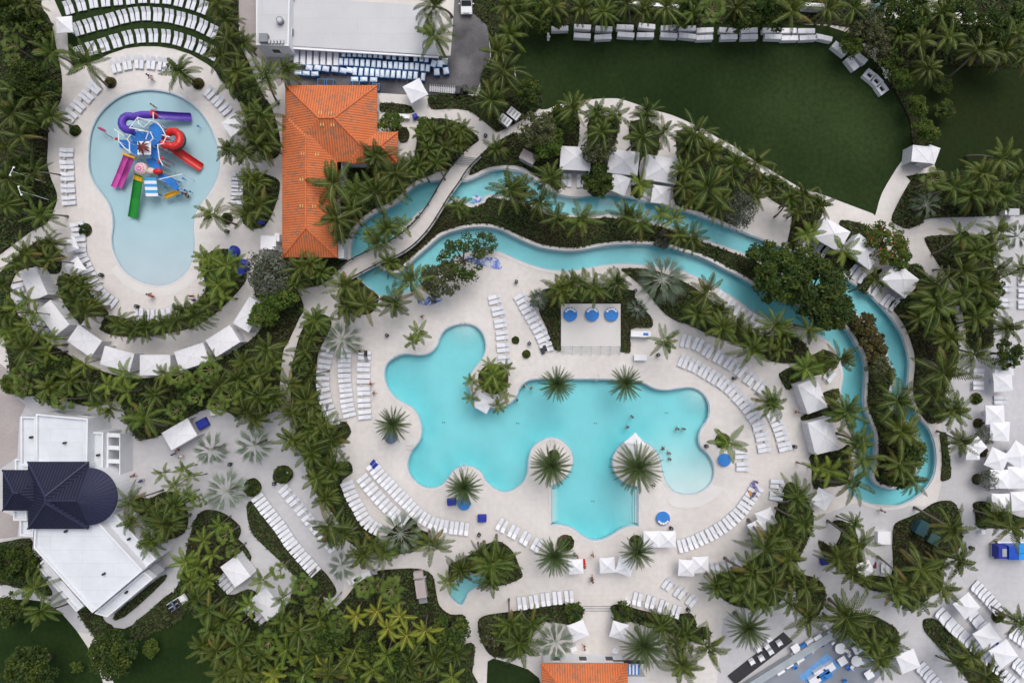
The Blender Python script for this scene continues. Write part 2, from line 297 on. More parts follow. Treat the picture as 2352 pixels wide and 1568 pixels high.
BEDS = [
 ('-75,-75 88,-75 95,10 110,35 120,60 128,100 135,140 141,165 143,200 138,235 125,255 112,290 110,340 108,372 112,392 120,417 130,442 130,465 122,485 118,500 100,518 80,527 60,540 0,585 -75,640', .8),
 ('-75,690 0,625 85,553 120,560 140,590 138,625 110,628 85,615 45,622 25,655 20,700 -30,740 -75,750', .8),
 ('140,634 190,632 207,667 235,700 250,722 225,727 200,729 180,749 160,737 150,704 135,667', .7),
 ('250,724 310,736 350,738 400,719 437,704 462,682 474,654 458,604 487,577 525,572 550,592 567,629 557,657 525,692 495,720 462,742 437,754 375,767 312,774 250,767 232,750', .8),
 ('495,-75 545,-75 548,60 555,110 570,140 600,210 625,250 642,310 644,350 625,366 600,356 580,330 568,290 560,250 530,210 505,180 492,150 515,130 505,80 490,40', .8),
 ('600,398 638,412 643,430 638,455 625,492 610,517 598,523 575,525 556,505 560,460 560,420 575,402', .7),
 ('20,680 40,720 90,770 160,815 230,850 310,868 400,860 470,838 540,805 600,755 590,700 582,640 590,600 640,590 668,640 683,667 693,687 698,712 688,730 663,784 650,810 643,880 638,940 588,952 550,960 525,947 475,939 425,964 370,999 322,1009 300,984 275,924 250,924 212,934 125,914 87,909 28,904 22,844 15,800 0,770 -70,760 -70,700', .9),
 ('690,765 715,730 745,722 762,740 752,770 735,800 728,834 727,884 733,914 743,946 753,972 778,968 795,969 805,984 805,996 788,1016 763,1031 760,1052 773,1061 800,1059 809,1071 808,1086 788,1101 785,1121 800,1151 813,1176 828,1201 858,1223 878,1238 905,1210 938,1188 955,1196 963,1213 988,1226 985,1245 940,1268 888,1271 838,1258 800,1243 783,1208 755,1165 728,1134 708,1096 705,1064 688,1034 672,1016 680,985 668,921 670,884 673,834', .8),
 ('870,680 865,704 850,720 825,722 808,715 782,685 795,648 813,637 825,643 850,665', .8),
 ('790,385 915,378 955,390 1000,396 985,404 958,414 938,427 918,449 903,460 883,471 858,481 833,499 811,521 798,548 797,600 775,600 772,480 785,460', .9),
 ('650,585 775,594 800,602 790,612 750,645 735,655 692,660 670,640', .6),
 ('963,282 1013,272 1050,282 1075,295 1093,310 1100,322 1088,332 1063,352 1030,390 963,392 952,362 958,325', .9),
 ('875,237 933,241 948,250 945,260 875,257', .25),
 ('988,220 1063,217 1100,219 1105,170 1128,130 1120,60 1120,-75 2428,-75 2428,62 2300,40 2225,20 2180,-70 2000,-70 2010,40 2428,70 2428,150 2130,150 2060,160 2020,110 1950,88 1900,56 1300,56 1195,56 1183,130 1187,190 1240,215 1240,248 1205,272 1148,302 1133,297 1100,270 1076,255 1038,250 1003,252 988,247', .9),
 ('1112,347 1180,305 1195,312 1230,282 1290,250 1325,246 1327,340 1288,345 1288,434 1255,420 1228,402 1200,384 1165,379 1120,385 1088,400 1078,398', .9),
 ('1355,270 1420,275 1412,330 1400,350 1398,440 1350,442 1350,340', .9),
 ('1448,280 1510,290 1508,360 1476,360 1468,400 1478,450 1450,445 1450,350', .8),
 ('1556,300 1640,328 1700,362 1740,392 1765,412 1740,440 1710,472 1705,500 1688,518 1640,498 1600,484 1552,470 1548,420 1558,370', .9),
 ('1770,400 1830,436 1888,460 1885,500 1868,522 1840,540 1824,572 1808,562 1818,510 1813,480 1790,470 1755,440', .8),
 ('1930,506 1990,518 2030,556 2042,600 2020,592 1985,545 1950,560 1936,535', .6),
 ('1885,562 1935,560 1967,612 1932,622 1892,596', .6),
 ('1983,640 2022,618 2035,650 1990,675 1968,658', .6),
 ('2109,400 2428,385 2428,478 2285,496 2139,501 2114,515 2087,525 2069,520 2047,505 2062,467 2079,435 2092,415', .8),
 ('2124,552 2139,542 2189,540 2264,540 2279,547 2280,767 2278,795 2222,800 2219,767 2214,737 2204,692 2177,637 2154,605', .9),
 ('2080,615 2101,606 2119,617 2131,637 2165,667 2190,717 2200,790 2195,850 2172,890 2165,955 2137,972 2119,957 2104,925 2097,890 2102,830 2094,790 2078,750 2060,722 2040,695 2075,685 2108,650', .9),
 ('2158,997 2166,992 2174,997 2177,1034 2183,1072 2182,1097 2167,1103 2160,1100 2163,1066 2162,1030', .4),
 ('2052,1209 2064,1196 2089,1186 2114,1174 2139,1157 2164,1149 2189,1152 2202,1174 2209,1214 2204,1256 2165,1290 2164,1330 2140,1360 2102,1372 2047,1360 1996,1352 1997,1321 2047,1319 2049,1251', .6),
 ('1914,1196 1932,1194 1959,1209 1970,1240 1980,1281 1989,1326 1987,1349 1954,1326 1914,1296 1889,1271 1880,1239 1914,1254 1932,1219 1914,1204', .6),
 ('1945,1415 1964,1406 2002,1411 2034,1426 2059,1444 2064,1476 2040,1520 2027,1526 1989,1505 1940,1446', .6),
 ('2119,1426 2129,1419 2149,1421 2174,1446 2199,1469 2252,1509 2302,1539 2329,1566 2340,1640 2260,1640 2227,1570 2189,1521 2152,1481 2124,1449', .5),
 ('2239,1176 2234,1156 2254,1150 2277,1157 2352,1190 2428,1200 2428,1225 2352,1214 2277,1212 2244,1209', .6),
 ('1862,1044 1924,1034 1950,1020 1955,1060 1950,1090 1938,1112 1904,1117 1869,1121 1864,1071', .8),
 ('1839,957 1889,934 1924,922 1928,950 1914,960 1857,969', .5),
 ('1789,862 1797,852 1847,827 1889,804 1910,812 1922,842 1889,857 1852,869 1812,894 1800,884', .7),
 ('1885,905 1924,892 1922,918 1893,925', .5),
 ('1805,1110 1835,1120 1862,1165 1868,1200 1850,1250 1820,1300 1800,1262 1762,1255 1778,1190', .8),
 ('1640,1322 1710,1298 1760,1262 1800,1270 1820,1320 1790,1380 1740,1395 1690,1390 1650,1365', .8),
 ('1830,1320 1880,1330 1895,1360 1880,1410 1850,1415 1830,1370', .7),
 ('1238,714 1251,687 1258,662 1441,664 1458,684 1483,714 1496,730 1496,752 1449,756 1448,806 1424,808 1290,806 1271,797 1263,784 1256,754', .5),
 ('1428,617 1498,620 1560,642 1606,668 1640,700 1660,730 1700,752 1760,772 1815,768 1848,790 1860,828 1790,833 1750,820 1720,798 1640,773 1581,745 1558,739 1526,719 1496,684 1476,659 1446,634', .8),
 ('275,1110 300,1130 340,1144 375,1129 405,1131 425,1154 433,1190 425,1221 400,1235 350,1245 320,1230 275,1180', .8),
 ('430,1260 455,1180 500,1172 545,1200 553,1225 530,1260 500,1300 495,1345 530,1372 560,1420 600,1440 650,1400 665,1380 680,1332 700,1312 740,1366 750,1396 770,1394 795,1370 820,1340 860,1312 905,1306 960,1305 993,1320 1002,1360 1010,1390 1035,1410 1070,1415 1058,1480 1083,1478 1078,1530 1085,1640 600,1640 540,1500 460,1420 400,1370 415,1330', .9),
 ('-75,1250 0,1245 70,1235 75,1270 97,1288 84,1302 120,1358 110,1367 90,1355 50,1350 0,1340 -75,1345', .6),
 ('265,1408 287,1415 375,1336 370,1323', .3),
 ('575,1150 600,1165 640,1225 690,1285 715,1310 738,1306 760,1331 773,1356 763,1371 738,1366 683,1326 638,1281 588,1233 572,1200 568,1165', .3),
 ('565,1105 585,1097 600,1112 598,1128 580,1140 562,1128', .4),
 ('628,1088 638,1072 656,1068 672,1080 672,1096 658,1108 640,1108 629,1100', .35),
 ('1098,1426 1113,1413 1138,1408 1176,1403 1251,1391 1316,1383 1338,1396 1336,1416 1316,1433 1251,1426 1226,1451 1201,1499 1160,1508 1125,1501 1103,1463', .8),
 ('1403,1391 1426,1386 1448,1393 1518,1410 1566,1408 1588,1408 1598,1426 1601,1440 1621,1438 1633,1456 1601,1471 1560,1460 1501,1440 1451,1426 1411,1410', .7),
 ('1031,1298 1050,1288 1083,1271 1138,1241 1176,1263 1193,1300 1198,1325 1150,1343 1122,1338 1112,1317 1090,1316 1076,1312 1055,1322 1035,1335', .7),
 ('1060,1490 1090,1480 1085,1540 1075,1600 1040,1600', .5),
 ('2028,140 2055,150 2085,200 2115,250 2134,300 2134,330 2096,332 2088,275 2052,205', .4),
 ('195,1388 228,1402 242,1426 262,1441 255,1490 236,1493 220,1463 182,1408', .4),
 ('300,1440 345,1400 395,1360 425,1385 420,1420 360,1450 310,1470', .4),
 ('500,1295 530,1262 548,1238 578,1278 560,1298 525,1308 508,1325 528,1365 568,1352 590,1362 578,1392 600,1428 645,1410 655,1430 600,1455 550,1425 498,1350', .6),
 ('910,300 920,292 935,296 941,310 935,325 922,328 912,320', .3),
]
for i, (p, hm) in enumerate(BEDS): zone('planting_bed', p, M_soil, True, 1.0, hm)

# undergrowth: low leafy ground cover in every bed
M_gc = [mat('ground_cover_green', (.034,.066,.014), .7, col2=(.066,.104,.024), scale=.6, coord='Position', transl=.2),
        mat('ground_cover_olive', (.048,.064,.016), .7, col2=(.08,.092,.026), scale=.6, coord='Position', transl=.2),
        mat('ground_cover_rust', (.07,.034,.02), .7, col2=(.045,.04,.02), scale=.6, coord='Position', transl=.2)]
nr = np.random.default_rng(5)
def leafquads(C, size, tilt=.9, aspect=.55):
    n = len(C); az = nr.uniform(0, 2*np.pi, n); el = nr.uniform(-tilt, tilt, n); rl = nr.uniform(-tilt, tilt, n)
    u = np.stack([np.cos(az)*np.cos(el), np.sin(az)*np.cos(el), np.sin(el)], 1)
    v = np.stack([-np.sin(az)*np.cos(rl), np.cos(az)*np.cos(rl), np.sin(rl)], 1)*aspect
    s = (np.asarray(size)*.5)[:, None]
    return np.stack([C-u*s, C-v*s, C+u*s, C+v*s], 1)
EXC = [WP(dots('1286,694 1427,694 1427,816 1286,816')), WP(dots('505,1290 545,1280 575,1325 545,1355 505,1345')), WP(dots('575,1360 615,1350 648,1395 610,1425 570,1420'))]
def scatter(polys, name, label, dens, seed, sub=None):
    C = []; SZ = []; MI = []
    for p, z, hm in polys:
        P = np.array(p); lo = P.min(0); hi = P.max(0); lo = np.maximum(lo, [-80,-55]); hi = np.minimum(hi, [80,55])
        if (hi <= lo).any(): continue
        n = int((hi[0]-lo[0])*(hi[1]-lo[1])*dens); X = nr.uniform(lo[0], hi[0], n); Y = nr.uniform(lo[1], hi[1], n)
        k = inside(p, X, Y)
        for ex in EXC: k &= ~inside(ex, X, Y)
        X = X[k]; Y = Y[k]
        clump = .5+.5*np.sin(X*.9+1.3*np.sin(Y*.7))*np.sin(Y*1.1+np.sin(X*.6))
        Z = z+.03+hm*clump*nr.uniform(.15, 1.0, len(X))
        C.append(np.stack([X,Y,Z],1)); SZ.append(nr.uniform(.22, .58, len(X)))
        t = np.sin(X*.35+2*np.sin(Y*.22))+np.sin(Y*.41+1.7)+nr.normal(0,.5,len(X))
        MI.append(np.where(t > 2.3, 2, np.where(t > .6, 1, 0)))
    return tag(quadmesh(name, leafquads(np.concatenate(C), np.concatenate(SZ)), M_gc, np.concatenate(MI)), label, 'ground cover', kind='stuff')
scatter([(p,z,h) for p,z,k,h in ZONES if k > 0], 'ground_cover', 'low leafy undergrowth filling the planting beds between the paths', 20, 3)

# ------------------------------------------------------------------ pools
def water_mat(name, col, dens, rip=.06):
    m = bpy.data.materials.new(name); m.use_nodes = True; n = m.node_tree.nodes; l = m.node_tree.links
    n.remove(n['Principled BSDF'])
    tr = n.new('ShaderNodeBsdfTransparent'); gl = n.new('ShaderNodeBsdfGlossy'); gl.inputs['Roughness'].default_value = .08
    fr = n.new('ShaderNodeFresnel'); fr.inputs['IOR'].default_value = 1.33
    mx = n.new('ShaderNodeMixShader'); g = n.new('ShaderNodeNewGeometry'); tx = n.new('ShaderNodeTexNoise'); tx.inputs['Scale'].default_value = 1.6; tx.inputs['Detail'].default_value = 3
    bp = n.new('ShaderNodeBump'); bp.inputs['Strength'].default_value = .25; bp.inputs['Distance'].default_value = rip
    l.new(g.outputs['Position'], tx.inputs['Vector']); l.new(tx.outputs['Fac'], bp.inputs['Height'])
    l.new(bp.outputs[0], gl.inputs['Normal']); l.new(bp.outputs[0], fr.inputs['Normal'])
    bf = n.new('ShaderNodeMath'); bf.operation = 'SUBTRACT'; bf.inputs[0].default_value = 1; l.new(g.outputs['Backfacing'], bf.inputs[1])
    fm = n.new('ShaderNodeMath'); fm.operation = 'MULTIPLY'; l.new(fr.outputs[0], fm.inputs[0]); l.new(bf.outputs[0], fm.inputs[1])
    l.new(fm.outputs[0], mx.inputs[0]); l.new(tr.outputs[0], mx.inputs[1]); l.new(gl.outputs[0], mx.inputs[2])
    l.new(mx.outputs[0], n['Material Output'].inputs['Surface'])
    ab = n.new('ShaderNodeVolumeAbsorption'); ab.inputs['Color'].default_value = (*col, 1); ab.inputs['Density'].default_value = dens
    l.new(ab.outputs[0], n['Material Output'].inputs['Volume'])
    return m
def grid_fill(outer, holes, step):
    rings = [outer]+holes; vs = []; es = []
    for r in rings:
        o = len(vs); vs += [Vector(p) for p in r]; es += [(o+i, o+(i+1)%len(r)) for i in range(len(r))]
    P = np.array(outer); lo = P.min(0); hi = P.max(0)
    X, Y = np.meshgrid(np.arange(lo[0]+step/2, hi[0], step), np.arange(lo[1]+step/2, hi[1], step)); X = X.ravel(); Y = Y.ravel()
    k = inside(outer, X, Y)
    for h in holes: k &= ~inside(h, X, Y)
    vs += [Vector((a, b)) for a, b in zip(X[k], Y[k])]
    v2, e2, f2, *_ = delaunay_2d_cdt(vs, es, [], 0, 1e-5)
    v2 = [(v.x, v.y) for v in v2]; F = []
    cx = np.array([sum(v2[i][0] for i in f)/3 for f in f2]); cy = np.array([sum(v2[i][1] for i in f)/3 for f in f2])
    k = inside(outer, cx, cy)
    for h in holes: k &= ~inside(h, cx, cy)
    return v2, [fixw(f, v2) for f, q in zip(f2, k) if q]
def pool(prefix, outer, holes, depth, zw, m_water, m_floor, m_cop, cw, step, rim=.05):
    so = offset(outer, .012); sh = [offset(h, -.012) for h in holes]
    v2, F = grid_fill(so, sh, step)
    D = depth(np.array([v[0] for v in v2]), np.array([v[1] for v in v2]))
    mb = MB(); mb.add([(x,y,zw-d-.012) for (x,y), d in zip(v2, D)], F)
    for r in [so]+sh:
        d = depth(np.array([p[0] for p in r]), np.array([p[1] for p in r])); n = len(r)
        mb.add([(x,y,zw-dd-.012) for (x,y), dd in zip(r, d)]+[(x,y,rim-.004) for x,y in r], [(i,(i+1)%n,n+(i+1)%n,n+i) for i in range(n)], 1)
    tag(mb.build(prefix+'_basin', [m_floor, m_floor], None, True), kind='structure')
    v2, F = grid_fill(outer, holes, step); n = len(v2)
    D = depth(np.array([v[0] for v in v2]), np.array([v[1] for v in v2]))
    mb = MB(); mb.add([(x,y,zw) for x,y in v2], F); mb.add([(x,y,zw-d) for (x,y), d in zip(v2, D)], [f[::-1] for f in F])
    for j, r in enumerate([outer]+holes):
        r = r if (area2(r) > 0) == (j == 0) else r[::-1]
        d = depth(np.array([p[0] for p in r]), np.array([p[1] for p in r])); k = len(r)
        mb.add([(x,y,zw-dd) for (x,y), dd in zip(r, d)]+[(x,y,zw) for x,y in r], [(i,(i+1)%k,k+(i+1)%k,k+i) for i in range(k)])
    me = mb.build(prefix+'_water', m_water)
    bm = bmesh.new(); bm.from_mesh(me.data); bmesh.ops.remove_doubles(bm, verts=bm.verts, dist=.0004); bmesh.ops.recalc_face_normals(bm, faces=bm.faces); bm.to_mesh(me.data); bm.free()
    tag(me, kind='structure')
    if cw > 0:
        mb = MB()
        for j, r in enumerate([outer]+holes):
            r = r if area2(r) > 0 else r[::-1]; sg = 1 if j == 0 else -1; k = len(r)
            o = offset(r, cw*sg); i_ = offset(r, -.02*sg); zz = rim if j == 0 else rim+.2
            a = [(x,y,zz) for x,y in i_]; b = [(x,y,zz) for x,y in o]; c = [(x,y,-.02) for x,y in o]; d = [(x,y,zw-.15) for x,y in i_]
            fs = []
            for i in range(k):
                q = (i+1)%k; fs += [(i,k+i,k+q,q),(k+i,2*k+i,2*k+q,k+q),(3*k+i,i,q,3*k+q)]
            mb.add(a+b+c+d, fs)
        tag(mb.build(prefix+'_coping', m_cop), kind='structure')
        mb = MB()
        for j, r in enumerate([outer]+holes):
            r = r if area2(r) > 0 else r[::-1]; sg = 1 if j == 0 else -1; k = len(r)
            a = [(x,y,zw+.012) for x,y in offset(r, .01*sg)]; b = [(x,y,zw+.012) for x,y in offset(r, -.2*sg)]; c = [(x,y,zw-.02) for x,y in offset(r, -.2*sg)]
            mb.add(a+b+c, [f for i in range(k) for q in [(i+1)%k] for f in ((i,k+i,k+q,q),(k+i,2*k+i,2*k+q,k+q))])
        tag(mb.build(prefix+'_edge_tiles', mat('edge_tiles', (.36,.47,.55), .4, .12, 3., coord='Position')), kind='structure')
M_wmain = water_mat('main_pool_water', (.0,.89,.95), .39)
M_fl_main = mat('pool_plaster', (.53,.665,.67), .6, .04, .3, coord='Position', fine=.015, fscale=2.)
M_fl_kids = mat('splash_plaster', (.46,.535,.58), .6, .04, .3, coord='Position')
M_fl_riv = mat('river_plaster', (.50,.64,.66), .6, .05, .3, coord='Position', fine=.03, fscale=1.)
def dist_to(X, Y, pts):
    r = np.full(len(X), 1e9)
    for x, y in pts: a, b = W(x, y); r = np.minimum(r, np.hypot(X-a, Y-b))
    return r
def d_main(X, Y):
    d = np.full(len(X), 1.15)
    deep = dist_to(X, Y, dots('1263,992 1235,1002 1215,1030 1440,1000 1463,996 1412,1030 1400,1060 945,900 900,880 955,925 975,960 975,990 955,1040 945,1070 960,1100 990,1110 1030,1080 1066,1058 1100,1070 1130,1108 1330,1215 1365,1228 1400,1215'))
    d = d+.3*np.exp(-(deep/2.2)**2)
    bx = dist_to(X, Y, dots('1560,1140 1590,1142 1615,1136'))
    t = np.clip(bx/12.5, 0, 1); d = d*(.03+.97*t*t*(3-2*t))
    t = np.clip(dist_to(X, Y, dots('1068,742'))/4.5, 0, 1); d = d*(.35+.65*t*t*(3-2*t))
    t = np.clip(dist_to(X, Y, dots('1612,902'))/4.2, 0, 1); d = d*(.35+.65*t*t*(3-2*t))
    return d
def d_kids(X, Y):
    _, y0 = W(0, 662); return np.clip(.03+.022*(Y-y0)*1.1, .03, .30)
d_riv = lambda X, Y: np.full(len(X), 1.05)
pool('main_pool', main, [], d_main, -.1, M_wmain, M_fl_main, M_coping, .32, .7)
pool('splash_pool', kids, [], d_kids, -.02, M_wmain, M_fl_kids, M_coping, .22, 1.5, rim=.02)
pool('river', riv_out, [riv_isl], d_riv, -.12, M_wmain, M_fl_riv, M_coping, .42, 1.5)
pool('plunge_pool', tiny, [], lambda X, Y: np.full(len(X), .8), -.08, M_wmain, M_fl_riv, M_coping, .25, .8)
z_isl = .12
isl_in = offset(riv_isl, -.3)
o = sheet('river_island', isl_in, [], z_isl, M_soil); tag(o, kind='structure')
ZONES.append((isl_in, z_isl, 1, .6))
scatter([(isl_in, z_isl, .6)], 'island_ground_cover', 'low green and rust undergrowth covering the long river island', 22, 4)
# pool steps, beach aprons, floor marks
mb = MB()
for k, x in enumerate((1270,1275,1280)):
    a = W(x-2.5, 1124); b = W(x+2.5, 1200); mb.box((a[0]+b[0])/2, (a[1]+b[1])/2, -1.26, -.32-.28*k, abs(a[0]-b[0])-.01, abs(a[1]-b[1]))
for k, x in enumerate((1462,1457,1452)):
    a = W(x-2.5, 1124); b = W(x+2.5, 1202); mb.box((a[0]+b[0])/2, (a[1]+b[1])/2, -1.26, -.32-.28*k, abs(a[0]-b[0])-.01, abs(a[1]-b[1]))
tag(mb.build('pool_steps', M_fl_main), kind='structure')
def apron(pts, z):
    p = WP(dots(pts)); return tag(sheet('beach_apron', p, [], z, mat('beach_apron_paving', (.66,.64,.62), .8, .04, .4, coord='Position')), kind='structure')
apron('1633,1112 1660,1118 1655,1130 1632,1150 1605,1163 1575,1168 1545,1163 1532,1150 1545,1131 1561,1138 1581,1141 1601,1138 1618,1129', .056)
apron('254,619 268,608 283,627 303,643 330,656 360,662 390,658 420,640 438,620 452,625 452,640 430,660 400,676 365,683 325,676 285,655', .03)
mb = MB()
def floor_mark(mb, x, y, z, w): a = W(x, y); mb.box(a[0], a[1], z, z+.02, w, w)
for x, y in dots('1017,972 1189,974 1370,974 1535,950 1364,1155'):
    for dx in (-2.4, 2.4): floor_mark(mb, x+dx, y, -1.27, .18)
tag(mb.build('pool_drains', M_grey), kind='structure')
mb = MB(); a = W(1406, 581); n = 28
for i in range(n):
    t = 2*math.pi*i/n; t2 = 2*math.pi*(i+.6)/n
    mb.beam((a[0]+.62*math.cos(t), a[1]+.62*math.sin(t), -1.25), (a[0]+.62*math.cos(t2), a[1]+.62*math.sin(t2), -1.25), .08, .03)
for sx in (-1, 1): mb.add([(a[0]+sx*.42-.2, a[1]+.28, -1.235), (a[0]+sx*.42+.2, a[1]+.28, -1.235), (a[0]+sx*.42, a[1]+.6, -1.235)], [(0,1,2)])
for i in range(5):
    t = math.pi*(1.2+.12*i); t2 = math.pi*(1.2+.12*(i+1)); mb.beam((a[0]+.2*math.cos(t), a[1]-.1+.2*math.sin(t), -1.24), (a[0]+.2*math.cos(t2), a[1]-.1+.2*math.sin(t2), -1.24), .06, .03)
tag(mb.build('river_floor_mark', M_grey), kind='structure')
# ------------------------------------------------------------------ palms
def leafmat(name, c1, c2, rand=.18, tr=.22, rough=.55): return mat(name, c1, rough, col2=c2, scale=.9, rand=rand, transl=tr, spec=.22, coord='Position')
M_coco = leafmat('coconut_leaf', (.022,.045,.005), (.086,.110,.015), .32, .10); M_coco_r = mat('coconut_midrib', (.115,.145,.032), .5, rand=.1)
M_old = leafmat('yellowing_leaf', (.10,.085,.016), (.17,.13,.026))
M_date = leafmat('date_leaf', (.036,.066,.018), (.080,.116,.034)); M_date_r = mat('date_midrib', (.085,.12,.04), .5)
M_silv = leafmat('silver_leaf', (.10,.14,.09), (.20,.24,.175)); M_silv_r = mat('silver_midrib', (.34,.36,.30), .5)
M_areca = leafmat('areca_leaf', (.045,.088,.010), (.125,.165,.016), .2, .08); M_areca_r = mat('areca_midrib', (.17,.21,.04), .5, rand=.1)
M_gold = leafmat('golden_areca_leaf', (.10,.145,.012), (.20,.22,.02), .2, .08); M_gold_r = mat('golden_midrib', (.34,.29,.06), .5)
M_fan = leafmat('fan_palm_leaf', (.07,.115,.02), (.14,.19,.035)); M_fan_r = mat('fan_petiole', (.2,.2,.07), .5)
def frond(mb, rg, az, e0, L, droop, n, lw, ll, side=.85, fwd=.55, sag=.35, mi=0, mr=1, twist=0.):
    p = Vector((0,0,0)); pts = []; tang = []
    for k in range(n+1):
        t = k/n; e = e0-droop*t**1.4; a = az+twist*t
        d = Vector((math.cos(a)*math.cos(e), math.sin(a)*math.cos(e), math.sin(e))); pts.append(p.copy()); tang.append(d); p = p+d*(L/n)
    for k in range(n):
        w0 = .05*(1-k/n)+.012; w1 = .05*(1-(k+1)/n)+.012
        s = tang[k].cross(Vector((0,0,1))).normalized()
        a, b = pts[k], pts[k+1]; u = Vector((0,0,.012))
        mb.add([tuple(a-s*w0+u), tuple(a+s*w0+u), tuple(b+s*w1+u), tuple(b-s*w1+u)], [(0,1,2,3)], mr)
    for k in range(1, n+1):
        t = k/n
        if t < .12: continue
        l = ll*(math.sin(math.pi*min(1, .18+.80*t))**.6)*(1 if t < .9 else .7)*rg.uniform(.85, 1.1)
        d = tang[k]; s = d.cross(Vector((0,0,1))).normalized(); upv = s.cross(d).normalized()
        for sg in (-1, 1):
            q = pts[k]; dirv = (s*(sg*side)+d*(fwd+.45*t)+upv*rg.uniform(-.05,.22)+Vector((0,0,-sag*rg.uniform(.6,1.3)))).normalized()
            tip = q+dirv*l+Vector((0,0,-sag*l*.25)); mid = q+dirv*(l*.55)+Vector((0,0,.03*l)); w = d*(lw*.5)
            mb.add([tuple(q-w*.7), tuple(q+w*.7), tuple(mid+w), tuple(mid-w)], [(0,1,2,3)], mi)
            mb.add([tuple(mid-w), tuple(mid+w), tuple(tip)], [(0,1,2)], mi)
def fanleaf(mb, rg, az, el, pet, rad, spread, seg, mi=0, mr=1, fold=.3):
    d = Vector((math.cos(az)*math.cos(el), math.sin(az)*math.cos(el), math.sin(el))); s = d.cross(Vector((0,0,1))).normalized(); u = s.cross(d).normalized()
    hub = d*pet-Vector((0,0,.06*pet)); w = s*.035
    mb.add([tuple(-w), tuple(w), tuple(hub+w*.6), tuple(hub-w*.6)], [(0,1,2,3)], mr)
    ax = (d+Vector((0,0,-.35))).normalized()
    for k in range(seg):
        a = (k/(seg-1)-.5)*2*spread; b = spread/seg*.95
        def pt(a_, r_): return hub+(ax*math.cos(a_)+s*math.sin(a_)+u*(fold*abs(math.sin(a_))-.12))*r_
        r = rad*rg.uniform(.88, 1.08)*(1-.18*abs(a/spread))
        tip = pt(a, r)+Vector((0,0,-.12*r))
        mb.add([tuple(hub), tuple(pt(a-b, r*.62)), tuple(tip), tuple(pt(a+b, r*.62))], [(0,1,2,3)], mi)
PALM = {}
def make_palm(kind, name, seed, crownf, h, tr, lean, mats):
    rg = random.Random(seed); root = bpy.data.objects.new(name, None); root.empty_display_size = .5
    COL.objects.link(root); mb = MB(); mb2 = MB()
    la = rg.uniform(0, 6.28); lx, ly = lean*math.cos(la), lean*math.sin(la); N = 9; pts = []; rr = []
    for k in range(N+1):
        t = k/N; pts.append((lx*t**1.6, ly*t**1.6, h*t-.05)); rr.append(tr*(1.5-.55*min(1,t*4)-.12*t)*(1+.05*(k%2)))
    mb.tube(pts, rr, 8); mb.build('trunk', M_trunk, root, True)
    crownf(mb2, rg); c = mb2.build('crown', mats, root); c.location = (lx, ly, h)
    return root, (lx, ly), h
def coco(nf, L, drp, lop=0.):
    def f(mb, rg):
        g = rg.uniform(0, 6.28)
        for i in range(nf):
            q = i/nf; az = g+i*2.39996+rg.uniform(-.2,.2); e = R(78)-R(98)*q**.75+rg.uniform(-.16,.16)+lop*math.cos(az-g)
            old = q > .8 and rg.random() < .5
            frond(mb, rg, az, e, L*rg.uniform(.74,1.12)*(1-.35*lop*math.cos(az-g))*(.72+.28*min(1,q*3)), drp*rg.uniform(.55,1.35), 19, .135, L*.18, sag=.45, fwd=.6, mi=2 if old else 0, twist=rg.uniform(-.65,.65))
        for i in range(7):
            a = rg.uniform(0,6.28); mb.ell(.28*math.cos(a), .28*math.sin(a), -.3+rg.uniform(-.1,.1), .13, .13, .16, 1, 6, 4)
    return f
def datep(nf, L):
    def f(mb, rg):
        g = rg.uniform(0, 6.28)
        for i in range(nf):
            q = i/nf; az = g+i*2.39996+rg.uniform(-.1,.1); e = R(80)-R(88)*q**.8+rg.uniform(-.06,.06)
            frond(mb, rg, az, e, L*rg.uniform(.92,1.06), .55*rg.uniform(.7,1.2), 16, .135, L*.125, side=.8, fwd=.9, sag=.1)
        mb.ell(0,0,-.2,.34,.34,.5,1,8,5)
    return f
def silverp(nf, pet, rad):
    def f(mb, rg):
        g = rg.uniform(0, 6.28)
        for i in range(nf):
            q = i/nf; fanleaf(mb, rg, g+i*2.39996+rg.uniform(-.12,.12), R(72)-R(92)*q**.8, pet*rg.uniform(.8,1.1), rad*rg.uniform(.85,1.1), .27, 8, fold=.9)
    return f
def fanp(nf, pet, rad):
    def f(mb, rg):
        g = rg.uniform(0, 6.28)
        for i in range(nf):
            q = i/nf; fanleaf(mb, rg, g+i*2.39996+rg.uniform(-.2,.2), R(68)-R(62)*q, pet*rg.uniform(.7,1.1), rad*rg.uniform(.85,1.1), 1.45, 14, fold=.12)
    return f
def areca(nf, L):
    def f(mb, rg):
        g = rg.uniform(0, 6.28)
        for i in range(nf):
            q = i/nf; az = g+i*2*math.pi*.382+rg.uniform(-.2,.2); e = R(70)-R(65)*q+rg.uniform(-.1,.1)
            frond(mb, rg, az, e, L*rg.uniform(.85,1.1), 1.25*rg.uniform(.8,1.2), 18, .12, L*.20, side=.95, fwd=.45, sag=.25)
    return f
for v in range(11):
    PALM.setdefault('c', []).append(make_palm('c', 'coconut_palm', 100+v, coco([20,15,22,18,13,16,24,12,19,14,26][v], 3.5, [1.25,1.05,1.45,1.2,1.6,.95,1.35,1.1,1.7,.85,1.5][v], [0,.3,.1,.45,.2,.5,0,.35,.15,.4,.1][v]), [5.8,6.4,5.2,6.0,5.5,6.7,5.0,6.9,5.4,6.2,4.8][v], .15, [1.0,1.6,.5,2.1,.8,1.3,.3,1.8,.6,1.1,.4][v], [M_coco, M_coco_r, M_old]))
for v in range(3): PALM.setdefault('d', []).append(make_palm('d', 'date_palm', 200+v, datep([58,48,66][v], 3.3), [5.5,5.0,6.0][v], .24, .15, [M_date, M_date_r]))
